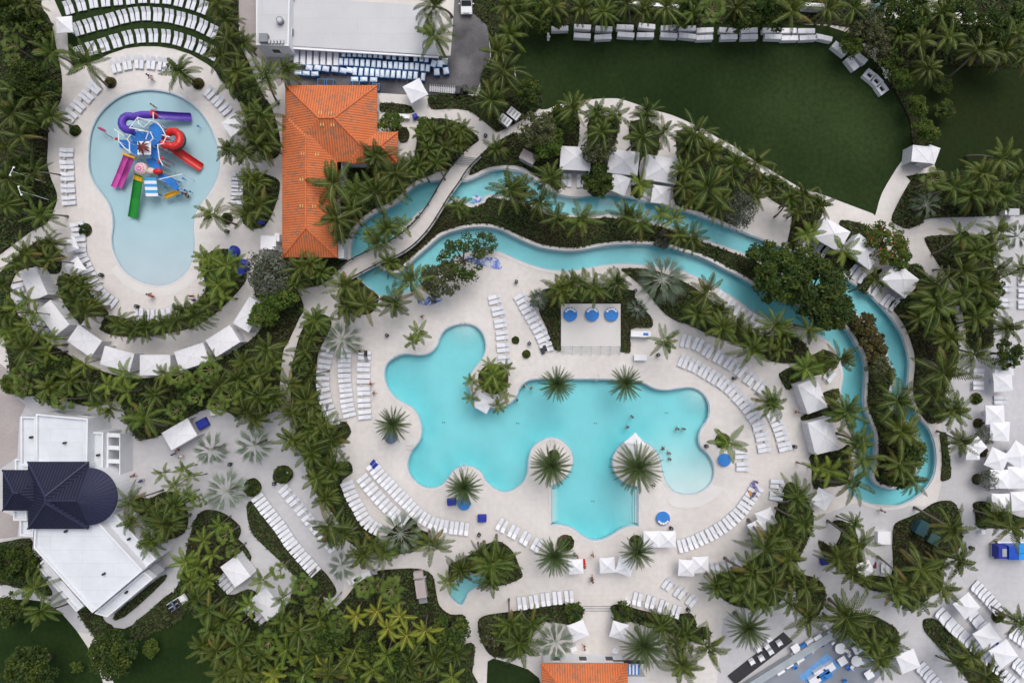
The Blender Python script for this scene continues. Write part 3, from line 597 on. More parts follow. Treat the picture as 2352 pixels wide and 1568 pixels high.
for v in range(3): PALM.setdefault('s', []).append(make_palm('s', 'silver_palm', 300+v, silverp([26,23,28][v], 1.15, 2.2), [4.2,3.8,4.6][v], .22, .1, [M_silv, M_silv_r]))
for v in range(4): PALM.setdefault('a', []).append(make_palm('a', 'areca_palm', 400+v, areca([9,7,10,8][v], 2.5), [4.6,5.2,4.0,5.0][v], .10, [.4,.8,.3,.6][v], [M_areca, M_areca_r]))
for v in range(2): PALM.setdefault('g', []).append(make_palm('g', 'areca_palm', 450+v, areca([8,7][v], 2.5), [5.0,5.4][v], .10, .4, [M_gold, M_gold_r]))
for v in range(3): PALM.setdefault('f', []).append(make_palm('f', 'fan_palm', 500+v, fanp([15,13,17][v], 1.15, .78), [5.0,4.4,5.5][v], .12, .3, [M_fan, M_fan_r]))
KIND = {'c': ('coconut palm', 45., 'coconut palms around the pools'), 'd': ('date palm', 51., 'date palms beside the main pool'), 's': ('silver palm', 52., 'silver blue fan palms'),
        'a': ('areca palm', 35., 'feathery areca palms'), 'g': ('golden areca palm', 35., 'golden areca palms'), 'f': ('fan palm', 31., 'green fan palms')}
USED = set(); PCNT = {k: 0 for k in PALM}
def place_palm(k, x, y, r, label):
    vs = PALM[k]; i = PCNT[k] % len(vs); PCNT[k] += 1
    root, (lx, ly), h = vs[i]
    o = root if (k, i) not in USED else dup(root); USED.add((k, i))
    s = r/KIND[k][1]*rnd.uniform(.9, 1.1); s = max(.55, min(1.5, s)); sz = .6+.4*s
    a = rnd.uniform(0, 6.283); hh = h*sz; X, Y = W(x, y, hh)
    ox, oy = s*(math.cos(a)*lx-math.sin(a)*ly), s*(math.sin(a)*lx+math.cos(a)*ly)
    o.location = (X-ox, Y-oy, gz(X-ox, Y-oy)); o.rotation_euler = (0,0,a); o.scale = (s, s, sz)
    for ch in o.children:
        if ch.name.startswith('crown') and k != 'd': ch.rotation_euler = (rnd.uniform(-.2,.2), rnd.uniform(-.2,.2), 0)
    tag(o, label, 'palm tree', KIND[k][2])
GROVES = [
 ('in the jungle left of the splash pool', 'f30,68,30 f35,108,30 f38,142,24 c20,15,38 c70,12,36 c118,122,38 c118,268,38 c30,258,42 c48,312,40 c18,340,36 c28,205,36 c88,225,34 c20,412,40 c15,470,38 c45,440,36 c95,495,42 c80,395,34'),
 ('beside the small path far left', 'c120,560,38 c60,582,40 c98,582,36 c116,597,36 c38,605,36 c10,655,34'),
 ('by the arc of loungers north of the splash pool', 'c200,145,45 c415,165,45'),
 ('between the loungers and the service path', 'c510,128,44 c547,165,42 c537,188,44 c524,92,42 c520,48,40 c502,8,42 c562,100,36 c578,205,38 c575,262,40'),
 ('on the right bank of the splash pool', 'c576,300,42 c528,345,34 c566,352,38 c585,325,34 c490,493,40 c570,490,44 c580,455,38 c590,420,40 c573,412,38 c600,470,34'),
 ('in the planter west of the blue floats', 'a487,600,37 a480,622,36 a522,610,36 a502,655,38 a532,640,34 a510,682,34 a468,590,28 a545,605,30'),
 ('in the curved bed below the splash pool', 'c278,745,40 c335,750,40 c377,745,37 c407,735,38 c427,715,36 c452,725,38 c306,758,32 c470,700,34'),
 ('between the splash pool and the cabana arc', 'c170,650,40 c192,660,36 c175,690,38 c196,716,40 c160,670,32 c212,700,32'),
 ('outside the left cabanas', 'a65,690,36 a40,705,36 a85,718,30 a20,762,36 a90,772,35 a45,775,34 a122,778,30 a112,812,36 a70,745,32 c15,720,36'),
 ('in the grove below the cabana arc', 'c60,800,42 f50,860,30 f82,832,34 c115,890,42 f60,892,30 c165,872,40 a195,835,32 c210,900,40 a228,925,30 a288,860,36 a295,900,36 a380,860,30 f415,862,34 f485,850,33 c550,870,44 f455,910,30 f410,940,33 c335,960,44 c310,962,32 f505,930,30 c565,945,42 a490,822,25 c560,832,36 c355,905,36 a250,885,34 c505,885,34 c600,860,44 c596,910,42 c590,962,36 c615,800,42 f530,905,32 f460,872,32 f150,915,32 c255,938,30 c630,915,36 a625,835,34'),
 ('on the plaza right of the white building', 's487,1032,50 s585,1022,50 s520,1128,54 a377,1085,25 a425,1075,28 a405,1115,28 a442,1092,24 a432,1138,26 f458,1148,22'),
 ('in the oval bed beside the white building', 'c300,1148,38 c402,1160,42 c375,1200,46 c350,1240,38 c302,1195,32 c395,1205,36 c345,1170,34'),
 ('between the oval bed and the small cabanas', 'a430,1290,36 a456,1300,33 a470,1240,33 f522,1225,30 a440,1332,33 a490,1272,30 a505,1205,28 a475,1330,30 c455,1370,36 f538,1262,26'),
 ('on the dark green lawn bottom left', 'c80,1350,42 c95,1402,42'),
 ('in the dense grove along the bottom edge', 'c480,1400,43 c520,1422,43 c486,1442,42 c500,1492,42 c550,1482,43 c560,1532,42 c520,1542,42 c600,1500,40 f620,1470,36 a605,1560,36 c650,1422,36 c688,1446,43 a660,1490,36 c730,1500,42 a760,1480,38 a890,1500,36 c940,1520,46 c1000,1512,44 f720,1455,34 c760,1545,42 a905,1558,36 c470,1480,40 c968,1560,38 c1050,1500,36 a575,1390,32 f545,1440,33 f780,1428,33 f723,1386,33 f696,1340,32 f643,1308,29 f840,1345,33 f900,1351,33 f870,1340,28 a605,1330,31 a652,1370,30 a635,1533,33 a700,1546,36 a800,1523,36 a858,1535,36 a1038,1551,35 a735,1420,30 a760,1385,26 a815,1490,32 a905,1380,28 a955,1480,30 a690,1505,30 g820,1411,33 g868,1401,33 g920,1413,36 g978,1446,35 g935,1458,37 g893,1441,31 g632,1548,28 g745,1530,28'),
 ('over the storage yard corner', 'c660,162,38 c612,174,44 c998,15,48 c998,85,58'),
 ('on the path side left of the orange roof', 'c602,264,46 c604,330,44 c612,300,36'),
 ('beside the asphalt yard and the big lawn', 'c1167,15,46 c1170,80,48 c1158,165,48 c1128,232,54 c1140,120,40 c1190,30,38 c1145,200,38'),
 ('against the right side of the orange roof', 'c865,360,52 c765,422,60 c775,502,50 c863,440,52 c820,440,46 c810,478,36 c910,400,46 c940,388,40 c900,432,38 c785,535,32'),
 ('in the round grove above the bridge', 'c1000,310,36 c1020,342,36 c985,342,36 c1050,330,32 c1060,300,30 c1002,375,36 c962,378,34 c970,310,32 c1030,295,32'),
 ('on the river island west of the bridge', 'c888,525,42 c868,560,34 a925,520,29 a855,540,28'),
 ('along the bridge rail', 'c1055,475,37 c895,602,34'),
 ('on the deck at the river entry', 'c945,645,50 c905,695,42 c795,655,40 c798,703,42 c840,700,40'),
 ('below the orange roof gable', 'c693,617,42 c715,605,36 c737,625,34 c680,650,34'),
 ('on the path left of the main pool', 's786,780,52 c725,735,40 c700,806,42 c690,832,24 c715,775,34'),
 ('in the long bed left of the main pool loungers', 'c665,882,40 c703,919,46 c670,945,38 c763,1007,46 c718,1039,44 c668,1007,40 c768,1077,46 c728,1099,40 c750,1144,42 c755,1208,46 c760,1235,34 c745,975,36 c720,985,36 c705,955,32 c715,860,30 c790,1225,34'),
 ('on the western half of the river island', 'c1170,437,54 c1192,442,46 c1240,465,42 c1278,500,43 c1335,505,46'),
 ('on the middle of the river island', 'c1438,495,42 c1470,512,43 a1520,495,31 a1546,502,31 c1562,540,36 c1590,546,36'),
 ('among the cabanas north of the river', 'c1265,410,42 a1470,425,33 g1585,460,29 c1315,250,44 c1371,262,40 c1413,265,42 c1485,260,40 c1380,305,42 c1475,315,50 c1522,305,42 c1140,345,36'),
 ('in the grove right of the three cabanas', 'c1625,432,52 c1680,410,46 c1730,447,42 c1595,308,44 c1581,338,44 c1630,350,44 c1735,375,44 c1690,377,42 c1570,390,38 c1650,470,38 c1570,430,36 c1770,420,36'),
 ('in the jungle above the big lawn', 'c1336,20,42 c1480,20,42 c1530,18,42 f1635,25,36 c1270,15,36 c1385,30,36 c1819,27,43 c1900,22,44 c1440,12,34 c1590,30,36 c1690,18,38 c1760,20,40 c1960,20,38'),
 ('in the jungle at the top right corner', 'c2110,95,44 c2178,87,50 c2130,160,40 c2245,117,44 c2300,115,47 c2334,77,38 c2346,132,38 c2115,10,40 c2060,80,36 c2160,30,36'),
 ('in the bed right of the curved path', 'f2139,414,32 s2126,472,40 c2231,447,50 c2320,420,46 c2300,450,42 c2300,366,46 c2250,400,42 c2345,400,40 c2190,430,38 c2270,440,34'),
 ('in the broad bed left of the right terrace', 'c2204,541,44 c2289,533,44 s2335,542,36 c2235,582,44 c2290,620,44 c2342,616,38 c2250,655,42 c2210,620,38 c2265,700,40 c2240,730,40 c2206,680,50 c2174,772,52 c2312,753,42 c2270,575,36'),
 ('along the right bank of the river', 'c2150,655,48 c2149,697,64 c2164,856,64 c2186,941,54 c2110,730,40 c2140,905,40'),
 ('above the patch beside the river loungers', 'c1814,455,37 c1845,447,37 c1880,470,34 c1830,485,32'),
 ('among the right bank cabanas', 'a1856,536,36 a1934,577,40 c2006,640,37 a1850,540,28'),
 ('on the right bend of the river island', 'c2059,921,58 c2069,991,57 c2064,1066,47 c2090,1100,37'),
 ('along the inner bank of the right river bend', 'c1859,757,44 c1779,747,42 c1800,767,36 c1929,824,40 a1851,846,42 a1882,835,37 c1941,944,50 c1971,1014,47 c1980,1052,44 a1904,1080,40 c1956,1106,47 c1831,1140,44 a1875,1075,32'),
 ('on the open deck between the lounger arcs', 'c1771,924,38'),
 ('by the umbrellas right of the river', 'c2234,814,47 c2206,1014,40'),
 ('filling the planter notched into the main pool', 'a1132,861,36 a1146,880,31 a1121,880,31'),
 ('above the main pool left lobe', 'a962,764,29 a946,784,24'),
 ('above the stage', 'c1288,665,44 c1335,655,44 c1365,661,42 c1415,650,42 s1237,685,26 s1463,710,27 c1310,650,32'),
 ('between the stage and the river', 's1521,643,70 c1622,670,42 c1600,720,40 c1658,752,47 c1720,772,42 c1726,800,42 c1526,785,37 c1650,715,34 c1690,745,34 c1765,790,34 c1790,800,30'),
 ('at the north edge of the main pool', 'd1279,882,46 d1436,880,47'),
 ('on the left island of the main pool', 'd1265,1070,53'),
 ('on the right island of the main pool', 'd1463,1074,57'),
 ('on the deck beside the right end of the main pool', 'a1671,1016,44'),
 ('on the deck left of the main pool', 'd903,974,41'),
 ('in the lower left bay of the main pool', 'd1066,1119,41'),
 ('by the lounger arc below the main pool', 'c835,1271,42 c885,1270,40 s920,1224,60 c993,1248,50 s785,1298,38 c860,1250,34'),
 ('around the small plunge pool', 'c1128,1296,50 c1058,1306,37 a1030,1333,29 c1130,1327,42 c1150,1284,38 c1105,1275,34'),
 ('on the deck south of the main pool', 'd1273,1276,46 d1463,1266,39'),
 ('left of the lower orange roof', 'c1193,1473,54 s1276,1472,50 c1150,1450,38 c1220,1430,36 c1170,1430,34'),
 ('right of the lower orange roof', 'd1478,1481,53 c1518,1436,47 c1573,1456,44 c1626,1483,47 c1566,1526,54 d1716,1440,53 c1545,1470,36'),
 ('in the grove below the right umbrellas', 'c1646,1346,42 c1706,1356,50 c1726,1313,50 c1756,1258,48 c1774,1346,44 c1849,1346,44 c1811,1281,42 c1846,1201,40 c1800,1222,44 c1768,1240,42 c1851,1416,52 c1750,1375,42 c1680,1330,36 c1820,1325,40 c1815,1380,38'),
 ('around the terrace bar', 'c1944,1416,60 c2000,1480,44 c2041,1471,42 c2020,1510,42 c1960,1455,34'),
 ('in the hooked bed above the terrace bar', 'c1971,1248,44 c1925,1282,42 c1955,1310,40 c1960,1200,32 c1985,1330,34'),
 ('in the wide bed with the teal box', 'c2184,1213,50 c2199,1283,50 c2114,1306,47 c2050,1356,47 c2105,1376,50 c2164,1351,44 c2085,1340,42 c2075,1375,36 c2150,1300,36'),
 ('near the lower right loungers', 'c2321,1211,47 c2290,1186,38 c2336,1426,40 c2229,1506,47 c2264,1551,42 c2200,1520,34'),
]
def ents(s):
    out = []
    for e in s.split(): x, y, r = e[1:].split(','); out.append((e[0], float(x), float(y), float(r)))
    return out
NP = 0
for where, s in GROVES:
    E = sorted(ents(s), key=lambda e: e[1])
    for k in 'cdsagf':
        q = [e for e in E if e[0] == k]
        for i, e in enumerate(q):
            nm = KIND[k][0]
            if len(q) == 1: lab = 'lone %s %s' % (nm, where)
            else: lab = '%s %s from the left %s' % (ordw(i), nm, where)
            place_palm(k, *e[1:], lab); NP += 1
# small spiky palms ringing the planter in the main pool
E = dots('1085,880 1085,905 1126,843 1160,850 1168,905 1140,927')
for i, (x, y) in enumerate(sorted(E)):
    v = PALM['a'][i % 4]; o = dup(v[0]); X, Y = W(x, y, 2.4); s = .66
    o.location = (X, Y, .05); o.scale = (s, s, .5); o.rotation_euler = (0,0,i*1.3); tag(o, '%s small spiky palm from the left around the planter notched into main pool' % ordw(i), 'palm tree', 'spiky palms round the pool planter')
    o.name = 'spiky_palm'
print('palms', NP)
# ------------------------------------------------------------------ broadleaf trees and shrubs
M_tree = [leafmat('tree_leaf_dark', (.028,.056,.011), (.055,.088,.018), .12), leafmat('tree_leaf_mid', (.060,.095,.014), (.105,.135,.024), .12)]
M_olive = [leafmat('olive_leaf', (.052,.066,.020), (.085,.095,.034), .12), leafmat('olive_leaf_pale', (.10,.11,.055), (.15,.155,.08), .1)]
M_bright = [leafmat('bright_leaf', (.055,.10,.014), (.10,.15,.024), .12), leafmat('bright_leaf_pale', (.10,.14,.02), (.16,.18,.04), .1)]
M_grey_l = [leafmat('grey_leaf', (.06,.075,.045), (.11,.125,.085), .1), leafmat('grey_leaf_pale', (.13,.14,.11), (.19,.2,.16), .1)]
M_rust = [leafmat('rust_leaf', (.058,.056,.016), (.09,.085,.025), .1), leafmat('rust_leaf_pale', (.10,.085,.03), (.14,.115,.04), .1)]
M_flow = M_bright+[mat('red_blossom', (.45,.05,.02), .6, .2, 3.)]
def cloud(n, rx, ry, rz, size, clumps, seed, thick=.45):
    g = np.random.default_rng(seed); th = g.uniform(0, 2*np.pi, clumps); ph = np.arccos(g.uniform(-.15, 1, clumps)); rr = g.uniform(.35, 1., clumps)**.6
    C = np.stack([rx*rr*np.sin(ph)*np.cos(th), ry*rr*np.sin(ph)*np.sin(th), rz*rr*np.cos(ph)], 1)
    cs = g.uniform(.16, .34, clumps)*min(rx, ry); ci = g.integers(0, clumps, n)
    d = g.normal(0, 1, (n,3)); d /= np.linalg.norm(d, axis=1, keepdims=True); d *= (g.uniform(.3, 1, n)**.5)[:,None]*cs[ci][:,None]; d[:,2] *= .6
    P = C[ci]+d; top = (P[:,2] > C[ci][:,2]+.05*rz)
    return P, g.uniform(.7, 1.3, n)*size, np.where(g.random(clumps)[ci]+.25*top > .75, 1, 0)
TREES = {}
def make_tree(key, name, R0, h, mats, n, size, clumps, seed, flow=0):
    root = bpy.data.objects.new(name, None); COL.objects.link(root); mb = MB(); rg = random.Random(seed)
    mb.tube([(0,0,-.05),(.05,.03,h*.25),(.1,-.05,h*.5),(.05,.1,h*.72)], [.09*R0,.07*R0,.055*R0,.04*R0], 8)
    for i in range(7):
        a = i*.9+rg.uniform(-.3,.3); l = R0*rg.uniform(.5,.8); z = h*rg.uniform(.4,.6)
        mb.tube([(.08,0,z),(l*.5*math.cos(a), l*.5*math.sin(a), z+h*.16),(l*math.cos(a), l*math.sin(a), z+h*.26)], [.04*R0,.025*R0,.01*R0], 6)
    mb.build('trunk', M_bark, root, True)
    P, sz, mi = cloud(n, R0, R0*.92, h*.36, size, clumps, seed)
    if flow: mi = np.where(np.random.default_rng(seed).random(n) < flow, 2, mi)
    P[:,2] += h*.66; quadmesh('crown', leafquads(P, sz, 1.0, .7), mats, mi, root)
    TREES[key] = (root, R0, h)
make_tree('D', 'shade_tree', 4.0, 8.0, M_tree, 5200, .42, 85, 11); make_tree('d', 'shade_tree', 2.6, 5.5, M_tree, 2600, .36, 50, 12)
make_tree('o', 'olive_green_tree', 3.0, 6.0, M_olive, 2600, .32, 55, 13); make_tree('b', 'bright_green_tree', 2.4, 5.0, M_bright, 2200, .34, 45, 14)
make_tree('y', 'grey_green_tree', 3.2, 6.5, M_grey_l, 2600, .26, 70, 15); make_tree('w', 'flowering_tree', 3.2, 5.0, M_flow, 2300, .34, 60, 16, .05)
make_tree('t', 'sparse_tree', 3.4, 6.0, M_tree, 1700, .34, 48, 17); make_tree('r', 'rusty_shrub', 1.6, 2.4, M_rust, 1300, .28, 30, 18)
make_tree('s', 'leafy_shrub', 1.4, 1.9, M_tree, 900, .26, 26, 19); make_tree('v', 'leafy_shrub', 1.4, 2.0, M_bright, 900, .28, 26, 20)
make_tree('h', 'silvery_shrub', 1.4, 1.9, M_grey_l, 900, .26, 26, 21)
TU = set()
TL = [
 ('D', 1790,642,58, 'leftmost of the dark shade trees spreading over the river'), ('D', 1872,662,66, 'largest dark shade tree, spreading over both river channels'), ('d', 1830,604,46, 'dark shade tree reaching over the outer river channel'), ('D', 1905,712,50, 'lowest dark shade tree beside the inner river channel'), ('d', 1752,592,40, 'smaller shade tree on the river island next to the big ones'),
 ('t', 1062,598,54, 'sparse dark tree leaning over the blue splash mat'), ('o', 1012,645,46, 'olive tree on the deck at the river entry'), ('t', 1112,560,30, 'small sparse tree reaching over the river edge'),
 ('y', 620,628,54, 'grey green tree beside the white towel kiosk'), ('b', 642,682,42, 'bright green tree below the grey green tree'), ('b', 605,718,36, 'bright green tree beside the end cabana of the arc'),
 ('o', 1235,300,46, 'olive green tree on the path bend above the bridge'), ('b', 1262,335,38, 'bright tree left of the three river cabanas'), ('d', 1288,275,32, 'dark tree at the head of the curved lawn path'),
 ('o', 1376,342,40, 'feathery olive tree between first and second river cabana'), ('d', 1372,414,36, 'dark bushy tree beside the river cabana deck'), ('y', 1692,482,46, 'greyish tree at the outer river bank'),
 ('w', 2032,560,48, 'flowering tree with red blossoms beside white cabanas'), ('b', 2068,590,30, 'bright tree behind the flowering tree'), ('d', 2312,812,34, 'dark tree over the right edge umbrellas'), ('y', 2268,1098,26, 'thin tree in the round planter by the umbrellas'), ('y', 2260,1000,24, 'thin tree over the umbrella row at the right'),
 ('d', 1036,1450,44, 'dark round tree left of the lower path junction'), ('d', 1020,1484,38, 'dark tree at the bottom grove edge beside the path'), ('d', 850,1480,36, 'dark tree among the golden palms'), ('D', 262,1500,50, 'dark tree overhanging the curved lawn path'), ('D', 70,1542,55, 'dark tree in the bottom left lawn'), ('b', 350,1487,22, 'small bright shrub tree on the south lawn'), ('v', 178,1530,15, 'small bright bush alone on the bottom left lawn'),
 ('b', 896,280,28, 'round bright tree beside the orange roofed building'), ('b', 975,300,28, 'bright tree at the edge of the round grove'), ('d', 1215,215,30, 'dark bush at the near corner of the big lawn'),
 ('d', 2040,140,30, 'dark bush at the corner of the big lawn nearest the white frames'), ('b', 2070,186,26, 'first bright bush on the strip between the lawns'), ('b', 2103,246,25, 'second bright bush on the strip between the lawns'), ('b', 2122,305,28, 'bright bush next to the lawn canopy'), ('d', 2163,195,22, 'upper dark bush on the side lawn'), ('d', 2170,252,23, 'lower dark bush on the side lawn'),
 ('o', 1985,58,42, 'olive tree behind the end of the white benches'), ('b', 1958,100,30, 'bright tree at the turn of the bench row'), ('o', 2012,104,38, 'olive tree at the right corner of bench row'), ('D', 2085,40,44, 'dark tree below the street'), ('D', 2190,38,46, 'dark tree beside the street bend'), ('D', 2270,75,44, 'dark tree under the street bend'), ('d', 2330,52,38, 'dark tree at the top right corner'), ('d', 1405,14,36, 'dark tree above the third white bench'), ('b', 1222,24,36, 'bright tree at the top beside the asphalt'), ('d', 1256,44,36, 'dark tree above the first white bench'), ('o', 1296,32,32, 'olive tree above the second white bench'), ('d', 1592,18,36, 'dark tree behind the yellow fan palm'), ('D', 1712,28,44, 'dark tree behind the middle benches'), ('D', 1775,30,42, 'dark tree right of the middle benches'), ('d', 1560,38,28, 'small dark tree above the middle benches'), ('d', 2030,8,34, 'dark tree beside the teal van'),
 ('D', 70,185,42, 'dark tree in the left jungle beside the path'), ('d', 105,205,32, 'dark tree touching the left path'), ('d', 75,285,34, 'dark tree in the middle of the left jungle'), ('D', 20,30,42, 'dark tree at the top left corner'), ('d', 85,60,34, 'dark tree beside the top left path'), ('d', 55,395,34, 'dark tree beside the lamp posts'), ('d', 140,850,34, 'dark tree in the left grove below the cabanas'), ('d', 440,890,36, 'dark tree in the fan palm grove'), ('d', 570,900,36, 'dark tree at the right end of the grove'), ('d', 565,1472,36, 'dark tree left in the bottom grove below the small cabanas'), ('D', 765,1446,40, 'broad dark tree left of the golden palms'), ('d', 640,1452,32, 'dark tree between fan palms of the bottom grove'), ('D', 915,1525,42, 'broad dark tree low in the bottom grove'), ('d', 690,1566,34, 'dark tree cut by the bottom edge'), ('b', 820,1560,28, 'bright tree cut by the bottom edge'), ('o', 520,1500,30, 'olive tree at the left side of bottom grove'), ('d', 40,240,34, 'dark tree low in the left jungle'), ('b', 120,905,30, 'bright tree at the left end of the grove below the arc'), ('b', 30,885,28, 'bright tree at the drive edge of the grove'),
 ('r', 1982,745,28, 'rusty shrub on the upper neck of the river island'), ('r', 2000,775,30, 'second rusty shrub on the river island neck'), ('r', 2012,812,28, 'third rusty shrub going down the river island'), ('o', 2020,850,30, 'olive tree on the narrow part of the island'), ('d', 2085,1035,38, 'dark tree on the island beside the last river bend'), ('b', 2062,1100,30, 'bright tree on the round tip of the island'), ('r', 2255,470,22, 'orange brown shrub in the bed right of the path'), ('h', 1237,690,22, 'silvery shrub beside the upper lounger column'), ('h', 1523,552,22, 'silvery shrub at the island edge'),
 ('s', 1320,1400,24, 'dark shrub left of the lower steps'), ('s', 1426,1405,26, 'dark shrub right of the lower steps'), ('o', 1135,1445,36, 'olive tree left of the lower palms'), ('o', 2225,690,34, 'olive tree in the broad right bed'), ('d', 2265,660,34, 'dark tree in the broad right bed'), ('d', 70,1290,30, 'dark tree left of the white building annex'), ('D', 25,1290,40, 'dark tree at the left edge below drive'), ('d', 30,1400,36, 'dark tree over the lower left path'), ('s', 652,1088,20, 'clipped dark shrub in oval planter on the plaza'), ('s', 580,1118,18, 'clipped shrub at the corner near the silver palm'),
]
for k, x, y, r, lab in TL:
    root, R0, h = TREES[k]; o = root if k not in TU else dup(root); TU.add(k)
    s = r*S/R0; sz = .5+.5*s if s > .6 else .8*s+.02; X, Y = W(x, y, h*.66*sz); o.scale = (s, s, sz)
    o.location = (X, Y, gz(X, Y)); o.rotation_euler = (0,0,rnd.uniform(0,6.28))
    tag(o, lab, 'shrub' if 'shrub' in o.name or r < 19 else 'tree')
# round planters with clipped shrubs
M_urn = mat('brown_planter_soil', (.07,.05,.03), .9, .2, 4.)
for x, y, r, lab in [(254,190,13.5,'round planter under the palm above the splash pool left rim'),(455,192,14,'round planter under the palm above the splash pool right rim'),(172,300,13.5,'round planter left of the splash pool'),(521,502,14,'round planter right of the splash pool waist'),(1184,781,9,'small round shrub planter between the upper lounger columns'),(1209,813,10,'round shrub planter near the stage steps'),(1133,870,35,'big round planter of dense foliage notched into the main pool'),(1299,1247,20,'round planter behind the south date palm'),(1461,1244,16,'round planter beside the small south date palm'),(2242,915,14,'round planter beside lower loungers right of river'),(2247,972,12,'first brown round planter along the right umbrellas'),(2257,1037,12,'second brown round planter along the right umbrellas'),(2245,1100,13,'third brown round planter along the right umbrellas'),(2293,1414,16,'round planter at the end of the lower right loungers'),(1272,1045,13,'square tree pit shrub on the left pool island'),(1660,1012,18,'round planter by the blue daybed right of the main pool'),(195,528,16,'dark planter by the lowest left loungers'),(1880,1008,1,'')][:-1]:
    root = empty('shrub_planter', lab, 'planter', (*W(x, y, .2), gz(*W(x, y))))
    rr = r*S; mb = MB(); mb.cyl(0,0,-.05,.12,rr,24,0,top=1); mb.build('planter_ring', [M_coping, M_urn], root)
    P, sz, mi = cloud(int(500+rr*rr*380), rr*.85, rr*.85, min(1.9, .35+rr*.62), .24, 30, int(x)); P[:,2] = np.abs(P[:,2])+.12
    quadmesh('foliage', leafquads(P, sz, 1.1, .6), M_rust if 'brown' in lab or 'rim' in lab else M_tree, mi, root)
# ------------------------------------------------------------------ sun loungers
def lounger_meshes():
    f = MB(); w, l = .605, 1.94
    for s in (-1, 1): f.beam((s*(w/2-.02), -l/2, .27), (s*(w/2-.02), l/2-.62, .27), .05, .05)
    for y in (-l/2+.02, l/2-.66): f.beam((-w/2, y, .27), (w/2, y, .27), .05, .04)
    for s in (-1, 1):
        for y in (-l/2+.22, l/2-.75): f.box(s*(w/2-.03), y, 0, .27, .045, .05)
        f.beam((s*.25, l/2-.62, .27), (s*.25, l/2-.25, .40), .035, .03)
    st = MB()
    for i in range(9):
        y0 = -l/2+.05+i*(l-.72)/9; st.box(0, y0+(l-.72)/18, .275, .315, w-.02, (l-.72)/9-.012)
    bk = MB(); c, s = math.cos(R(28)), math.sin(R(28))
    for i in range(5):
        a = i*.144; p = (0, l/2-.66+a*c, .30+a*s); q = (0, l/2-.66+(a+.135)*c, .30+(a+.135)*s); bk.beam(p, q, w-.02, .04)
    return f, st, bk
F, ST, BK = lounger_meshes()
L0 = empty('sun_lounger', None, None); F.build('frame', M_alu, L0); ST.build('seat', M_sling, L0); BK.build('backrest', M_sling, L0)
T0 = MB(); T0.cyl(0,0,0,.03,.16,14,0); T0.cyl(0,0,.03,.40,.025,8,0); T0.cyl(0,0,.40,.43,.18,16,1)
T0 = T0.build('side_table', [M_alu, mat('pale_table_top', (.55,.56,.58), .6, .05, 2.)]); first = [True, True]
DIRS = {'N':(0,1),'S':(0,-1),'E':(1,0),'W':(-1,0),'NW':(-1,1),'NE':(1,1),'SW':(-1,-1),'SE':(1,-1)}
MASS = []
def row(path, n, head, name, frm, stuff=False):
    P = smooth(WP(dots(path)), False, 6); D = [0]
    for i in range(1, len(P)): D.append(D[-1]+math.dist(P[i], P[i-1]))
    Lt = D[-1]; a = .74; npair = n/2
    pitch = (Lt-a)/max(1, (n//2-1)) if n > 2 else 0
    if n % 2: pitch = Lt/(n//2)
    h = Vector(DIRS[head]).normalized(); k = 0; last = None
    for i in range(n):
        s = (i//2)*pitch+(i % 2)*a if n > 1 else 0
        s = min(max(s, 0), Lt); j = max(1, min(len(P)-1, next((q for q in range(1, len(P)) if D[q] >= s), len(P)-1)))
        t = (s-D[j-1])/max(1e-6, D[j]-D[j-1]); x = P[j-1][0]+(P[j][0]-P[j-1][0])*t; y = P[j-1][1]+(P[j][1]-P[j-1][1])*t
        j0, j1 = max(0, j-5), min(len(P)-1, j+4); d = Vector((P[j1][0]-P[j0][0], P[j1][1]-P[j0][1])).normalized()
        nn = Vector((-d.y, d.x));  nn = nn if nn.dot(h) > 0 else -nn
        x += rnd.uniform(-.04,.04); y += rnd.uniform(-.04,.04)
        rot = math.atan2(nn.y, nn.x)-math.pi/2+rnd.uniform(-.03,.03); z = gz(x, y)
        if stuff: MASS.append((x, y, z, rot)); continue
        o = L0 if first[0] else dup(L0); first[0] = False
        o.location = (x, y, z); o.rotation_euler = (0,0,rot)
        tag(o, '%s white sun lounger from %s end, %s' % (ordw(i), frm, name), 'sun lounger', 'white sun loungers in rows')
        if i % 2 == 1 and i < n-1:
            s2 = s+(pitch-a)/2
            tx, ty = x+d.x*(pitch-a)/2+nn.x*.35, y+d.y*(pitch-a)/2+nn.y*.35
            o = T0 if first[1] else dup(T0); first[1] = False; o.location = (tx, ty, gz(tx, ty))
            tag(o, 'side table after %s lounger from %s end, %s' % (ordw(i), frm, name), 'side table', 'side tables between lounger pairs')
row('156,22 190,13 222,6 250,2 280,0 310,-3 337,-5 365,-4 392,-2 420,4 448,12 474,22', 24, 'N', '', '', True)
row('178,71 202,64 230,57 257,50 284,42 311,37 339,35 366,37 396,41 424,48 451,56 474,66 496,78', 26, 'N', '', '', True)
row('182,126 205,117 228,111 266,99 292,91 326,86 355,85 386,87 415,93 444,104 470,114 497,128', 24, 'N', '', '', True)
row('263,156 295,147 322,145 350,146 377,150 408,154', 12, 'N', 'arc on the deck above the splash pool', 'left')
row('224,199 217,206 168,263 161,271', 8, 'NW', 'diagonal row left of splash pool', 'upper')
row('157,346 157,370 159,400 161,440 163,467', 10, 'W', 'straight row on the left splash deck', 'upper')
row('180,516 184,530 184,544 186,557 186,572 188,585 193,597 199,610 205,622 210,634 215,646 222,659 231,671 240,681 251,689 263,698', 18, 'W', '', '', True)
row('315,722 328,722 355,725 385,722 402,716', 8, 'S', '', '', True)
row('480,210 492,221 503,233 513,242 523,255 532,266 541,276 549,286 554,298', 10, 'NE', '', '', True)
row('549,402 548,420 547,440 546,466', 8, 'E', '', '', True)
MP = 'of the main pool'
row('755,804 751,820 748,833 744,856 743,872 744,888 747,905 752,925 758,942 764,960 768,972', 14, 'W', 'outer lounger column left of main pool', 'upper')
